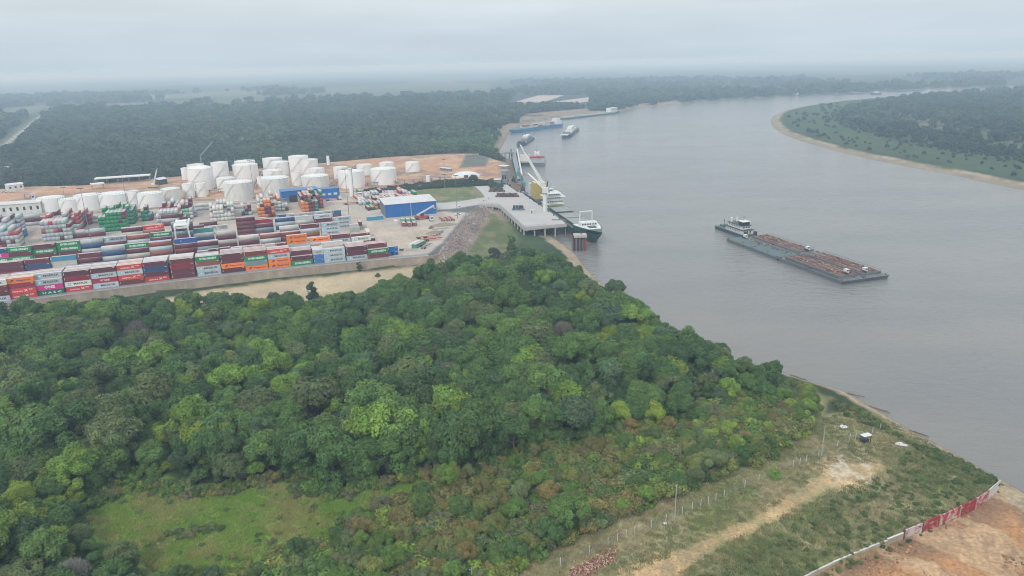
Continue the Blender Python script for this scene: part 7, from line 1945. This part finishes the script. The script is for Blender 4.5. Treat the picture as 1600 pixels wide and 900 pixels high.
# ================================================================== FOREGROUND FIELD
def post_fence():
    pts = [(876, 883.5), (921, 865), (950, 852.5), (965, 846), (978, 840), (992, 834.5), (1018, 824), (1040, 815.5), (1066, 803), (1082, 796), (1094.5, 791.5), (1106.5, 787.5), (1118.5, 782.5), (1131.5, 776.5), (1163.5, 761.5), (1185.5, 752),
        (1212, 741), (1239, 729.5), (1249.5, 725.5), (1260, 721), (1279, 714), (1308, 698), (1327.5, 687.5), (1336.5, 687), (1345.5, 685), (1363, 677), (1375.5, 671)]
    t = empty('post_fence', (0, 0, 0)); tag(t, 'line of white concrete fence posts crossing the dry strip to the river', 'fence')
    me = MB().box(-0.065, 0.065, -0.065, 0.065, -0.4, 2.0).add([(-0.08, -0.08, 2.0), (0.08, -0.08, 2.0), (0.08, 0.08, 2.0), (-0.08, 0.08, 2.0), (0.25, 0, 2.35)], [(0, 1, 4), (1, 2, 4), (2, 3, 4), (3, 0, 4)]).mesh('post', M_OFFW)
    pos = []
    for px, py in pts:
        x, y = at(px, py, G); z = zland(x, y); x, y = at(px, py, z); pos.append((x, y, z)); o = link('post', me, t, (x, y, z)); o.rotation_euler = (rnd.uniform(-.05, .05), rnd.uniform(-.05, .05), 0.6)
    w = MB()
    for a, b_ in zip(pos[:-1], pos[1:]):
        for h in (0.5, 1.0, 1.5, 1.9): w.bar((a[0], a[1], a[2] + h), (b_[0], b_[1], b_[2] + h), 0.012)
    w.build('wire', M_STEEL, t)
post_fence()
def painted_wall():
    t = empty('painted_wall', (*at(1411, 846, -6.9), -6.9)); tag(t, 'weathered block wall painted in red and white panels above the orange earth', 'wall')
    ox, oy = t.location.x, t.location.y
    xs = [(1411, 846.2), (1440, 834), (1467, 823), (1498.5, 808), (1523.5, 796), (1542, 783), (1561, 766.5)]
    RW = mat('red_over_white', (0.36, 0.035, 0.035), 0.85, 0.2, 1.6, dirt=((0.52, 0.46, 0.44), 0.9), edge=(0.46, 0.56)); RR = mat('worn_red', (0.30, 0.022, 0.028), 0.85, 0.2, 1.8, dirt=((0.44, 0.30, 0.28), 0.8), edge=(0.52, 0.62))
    WR = mat('worn_white', (0.52, 0.48, 0.46), 0.85, 0.2, 1.1, dirt=((0.36, 0.06, 0.06), 0.95), edge=(0.46, 0.55)); WW = mat('plain_worn_white', (0.54, 0.52, 0.51), 0.85, 0.25, 0.8, dirt=((0.34, 0.30, 0.28), 0.8))
    ms = [WR, RR, RW, RR, RW, WW]
    q = [(at(a, b, -6.9)[0] - ox, at(a, b, -6.9)[1] - oy) for a, b in xs]
    for i in range(6):
        a, b_ = q[i], q[i + 1]; d = (b_[0] - a[0], b_[1] - a[1]); l = hypot(*d); n = (-d[1] / l * 0.25, d[0] / l * 0.25); g = 0.08 / l
        a2 = (a[0] + d[0] * g, a[1] + d[1] * g); b2 = (b_[0] - d[0] * g, b_[1] - d[1] * g)
        MB().prism([a2, b2, (b2[0] + n[0], b2[1] + n[1]), (a2[0] + n[0], a2[1] + n[1])], -1.0, 3.3 + 0.1 * (i % 2)).build('wall_panel', ms[i], t)
        MB().box(-0.16, 0.16, -0.16, 0.3, -1, 3.55).build('pillar', M_RUST if i in (0, 1) else M_CONCD, t, (a[0], a[1], 0), atan2(d[1], d[0]))
    t2 = empty('low_wall', (*at(1411, 846, -6.9), -6.9)); tag(t2, 'low unpainted block wall continuing down from the red panels', 'wall')
    xs = [(1410, 847), (1385, 857), (1360, 866), (1330, 878), (1300, 891), (1265, 908), (1220, 932)]
    q = [(at(a, b, -6.9)[0] - ox, at(a, b, -6.9)[1] - oy) for a, b in xs]
    for i in range(6):
        a, b_ = q[i], q[i + 1]; d = (b_[0] - a[0], b_[1] - a[1]); l = hypot(*d); n = (d[1] / l * 0.25, -d[0] / l * 0.25); h = [2.6, 2.2, 2.1, 2.1, 2.0, 1.9][i]
        MB().prism([a, b_, (b_[0] + n[0], b_[1] + n[1]), (a[0] + n[0], a[1] + n[1])], -1.0, h).build('wall_panel', M_CONCD, t2)
        MB().prism([(a[0] - n[0] * .2, a[1] - n[1] * .2), (b_[0] - n[0] * .2, b_[1] - n[1] * .2), (b_[0] + n[0] * 1.3, b_[1] + n[1] * 1.3), (a[0] + n[0] * 1.3, a[1] + n[1] * 1.3)], h + 0.003, h + 0.18).build('coping', M_OFFW, t2)
painted_wall()
def shelter():
    x, y = at(1352, 690, G); z = zland(x, y); t = empty('picnic_shelter', (x, y, z), 0.35); tag(t, 'small shelter with a white flat roof on dark posts near the fence end', 'shelter')
    MB().box(-1.6, 1.6, -0.9, 0.9, 2.4, 2.55).build('roof', M_WHITE, t)
    me = MB().box(-.07, .07, -.07, .07, -0.3, 2.4).mesh('post', M_DARK)
    for a in (-1.3, 1.3):
        for b_ in (-.7, .7): link('post', me, t, (a, b_, 0))
    MB().box(-1.1, 0.9, -.5, .5, 0.0, 1.1).build('bench_box', M_DARK, t)
shelter()
def slab(px, py, sx, sy, label, rot):
    x, y = at(px, py, G); z = zland(x, y); g = random.Random(px); b = MB()
    b.prism([(-sx, -sy), (sx * .9, -sy * 1.1), (sx, sy * .8), (-sx * .7, sy)], 0.02, 0.22).prism([(-sx * .4, sy * .2), (sx * .3, sy * .1), (sx * .2, sy * 1.2), (-sx * .5, sy * 1.1)], 0.23, 0.42)
    tag(b.build('broken_slab', M_WHITE, None, (x, y, z), rot), label, 'slab')
slab(1318, 667, 1.3, 0.8, 'broken white slab on the grass left of the small shelter', 0.3); slab(1408, 694, 1.8, 0.7, 'long broken white slab right of the small shelter', -0.4); slab(1039, 819, 0.5, 0.3, 'small white lump beside the utility pole', 0.2)
def rubble():
    cx, cy = at(935, 885, G); b = [MB(), MB(), MB()]; g = random.Random(8)
    for i in range(620):
        k = g.random(); px = 888 + k * 72 + g.gauss(0, 4); py = 905 - k * 38 + g.gauss(0, 6.5); x, y = at(px, py, G); z = zland(x, y)
        s = g.uniform(0.12, 0.36); o = Vector((x, y, z + g.uniform(0, 0.55) * max(0, 1 - abs(k - 0.4)))); a = Vector((g.gauss(0, 1), g.gauss(0, 1), g.gauss(0, .6))).normalized() * s
        b[g.choice([0, 0, 0, 1, 1, 2])].bar(o - a, o + a, s * g.uniform(0.25, 0.5), s * g.uniform(0.2, 0.4))
    t = empty('rubble_pile', (0, 0, 0)); tag(t, 'pile of broken red bricks and pale tile pieces at the bottom edge', 'rubble pile')
    for m_, mm in zip(b, (mat('broken_brick', (0.34, 0.12, 0.08), 0.95, 0.3), mat('pale_tile', (0.52, 0.40, 0.32), 0.9, 0.2), mat('dark_brick', (0.13, 0.07, 0.06), 0.95, 0.2))):
        o = m_.build('brick_rubble', mm, t); o['kind'] = 'stuff'
rubble()
def riprap():
    g = np.random.default_rng(5); n = 5200; v = []; f = []; cs = []
    u = g.uniform(20, 105, n * 3); vv = g.uniform(-16, 128, n * 3); x = _O[0] + u * _U[0] + vv * _V[0]; y = _O[1] + u * _U[1] + vv * _V[1]
    dy = sdist(x, y, YARD); m = (dy < -0.5) & (dy > -15) & (u > 20) & (vv < 122) & (sdist(x, y, LEFT) > 2)
    x, y = x[m][:n], y[m][:n]; z = land_height(x, y)[0]
    for i in range(len(x)):
        s = g.uniform(0.2, 0.6); o = len(v); base = np.array([[-1, -1, -.6], [1, -1, -.6], [1, 1, -.6], [-1, 1, -.6], [-.6, -.6, .7], [.7, -.5, .6], [.6, .6, .75], [-.5, .7, .6]]) * g.uniform(0.6, 1.1, (8, 3)) * s
        a = g.random() * 6.28; R_ = np.array([[cos(a), -sin(a), 0], [sin(a), cos(a), 0], [0, 0, 1]]); w = base @ R_.T + np.array([x[i], y[i], z[i] + 0.1])
        v.append(w); c = np.array([0.30, 0.245, 0.22]) * g.uniform(0.6, 1.3); cs.append(np.tile(c, (8, 1)))
    q = np.array([(0, 3, 2, 1), (4, 5, 6, 7), (0, 1, 5, 4), (1, 2, 6, 5), (2, 3, 7, 6), (3, 0, 4, 7)]); F_ = np.concatenate([q + 8 * i for i in range(len(v))])
    me = np_mesh('riprap', np.concatenate(v), F_, M_GROUND); set_col(me, np.concatenate(cs)); tag(link('riprap', me), 'reddish grey boulders lining the slope below the asphalt road', 'riprap', kind='stuff')
riprap()

def clods():
    """loose stones and clods on the orange earth and along the dirt track"""
    g = np.random.default_rng(12); v = []; cs = []
    for poly, n, zoff, c0, smax in ((PIT, 1500, 0.0, (0.36, 0.20, 0.11), 0.42), (TRACK, 260, 0.0, (0.40, 0.30, 0.19), 0.16)):
        a = np.array(poly); lo = np.maximum(a.min(0), [0, 100]); hi = np.minimum(a.max(0), [190, 200])
        x = g.uniform(lo[0], hi[0], n * 8); y = g.uniform(lo[1], hi[1], n * 8); m = (sdist(x, y, poly) > 1.0) & (sdist(x, y, LEFT) > 1) & (fbm(x, y, 9, 3) > 0.44)
        x, y = x[m][:n], y[m][:n]; z = land_height(x, y)[0]
        for i in range(len(x)):
            s = g.uniform(0.06, smax) * (0.5 + g.random()); base = np.array([[-1, -1, -.5], [1, -1, -.5], [1, 1, -.5], [-1, 1, -.5], [-.5, -.6, .6], [.6, -.5, .5], [.5, .6, .6], [-.5, .5, .5]]) * g.uniform(0.5, 1.2, (8, 3)) * s
            t = g.random() * 6.28; R_ = np.array([[cos(t), -sin(t), 0], [sin(t), cos(t), 0], [0, 0, 1]]); v.append(base @ R_.T + np.array([x[i], y[i], z[i] + 0.03])); cs.append(np.tile(np.array(c0) * g.uniform(0.55, 1.3), (8, 1)))
    q = np.array([(0, 3, 2, 1), (4, 5, 6, 7), (0, 1, 5, 4), (1, 2, 6, 5), (2, 3, 7, 6), (3, 0, 4, 7)]); F_ = np.concatenate([q + 8 * i for i in range(len(v))])
    me = np_mesh('loose_stones', np.concatenate(v), F_, M_GROUND); set_col(me, np.concatenate(cs)); tag(link('loose_stones', me), 'loose clods and stones on the orange earth and the dirt track', 'stones', kind='stuff')
clods()
def driftwood(px, py, L_, label, sd_):
    x, y = at(px, py, WATER + 0.6); g = random.Random(sd_); t = empty('driftwood', (x, y, zland(x, y)), g.uniform(-1.0, -0.6)); tag(t, label, 'driftwood')
    MB().bar((-L_ / 2, 0, 0.2), (L_ / 2, 0.3, 0.4), 0.28, n=7, w2=0.14).build('trunk', M_TIMB, t)
    for k in range(4): a = -L_ / 3 + k * L_ / 5; MB().bar((a, 0, 0.3), (a + g.uniform(-.8, 1.2), g.uniform(-1.6, 1.6), g.uniform(0.4, 1.3)), 0.1, n=5, w2=0.04).build('branch', M_TIMB, t)
driftwood(1248, 588.5, 7, 'dark fallen trunk at the water edge where the sand strip begins', 1); driftwood(1330, 614.5, 9, 'long dark fallen trunk on the narrow beach behind the broken slab', 2); driftwood(1372, 637, 8, 'dark branchy driftwood at the water edge behind the small shelter', 3)
driftwood(1436, 675, 6, 'short dark driftwood on the beach right of the shelter', 4)
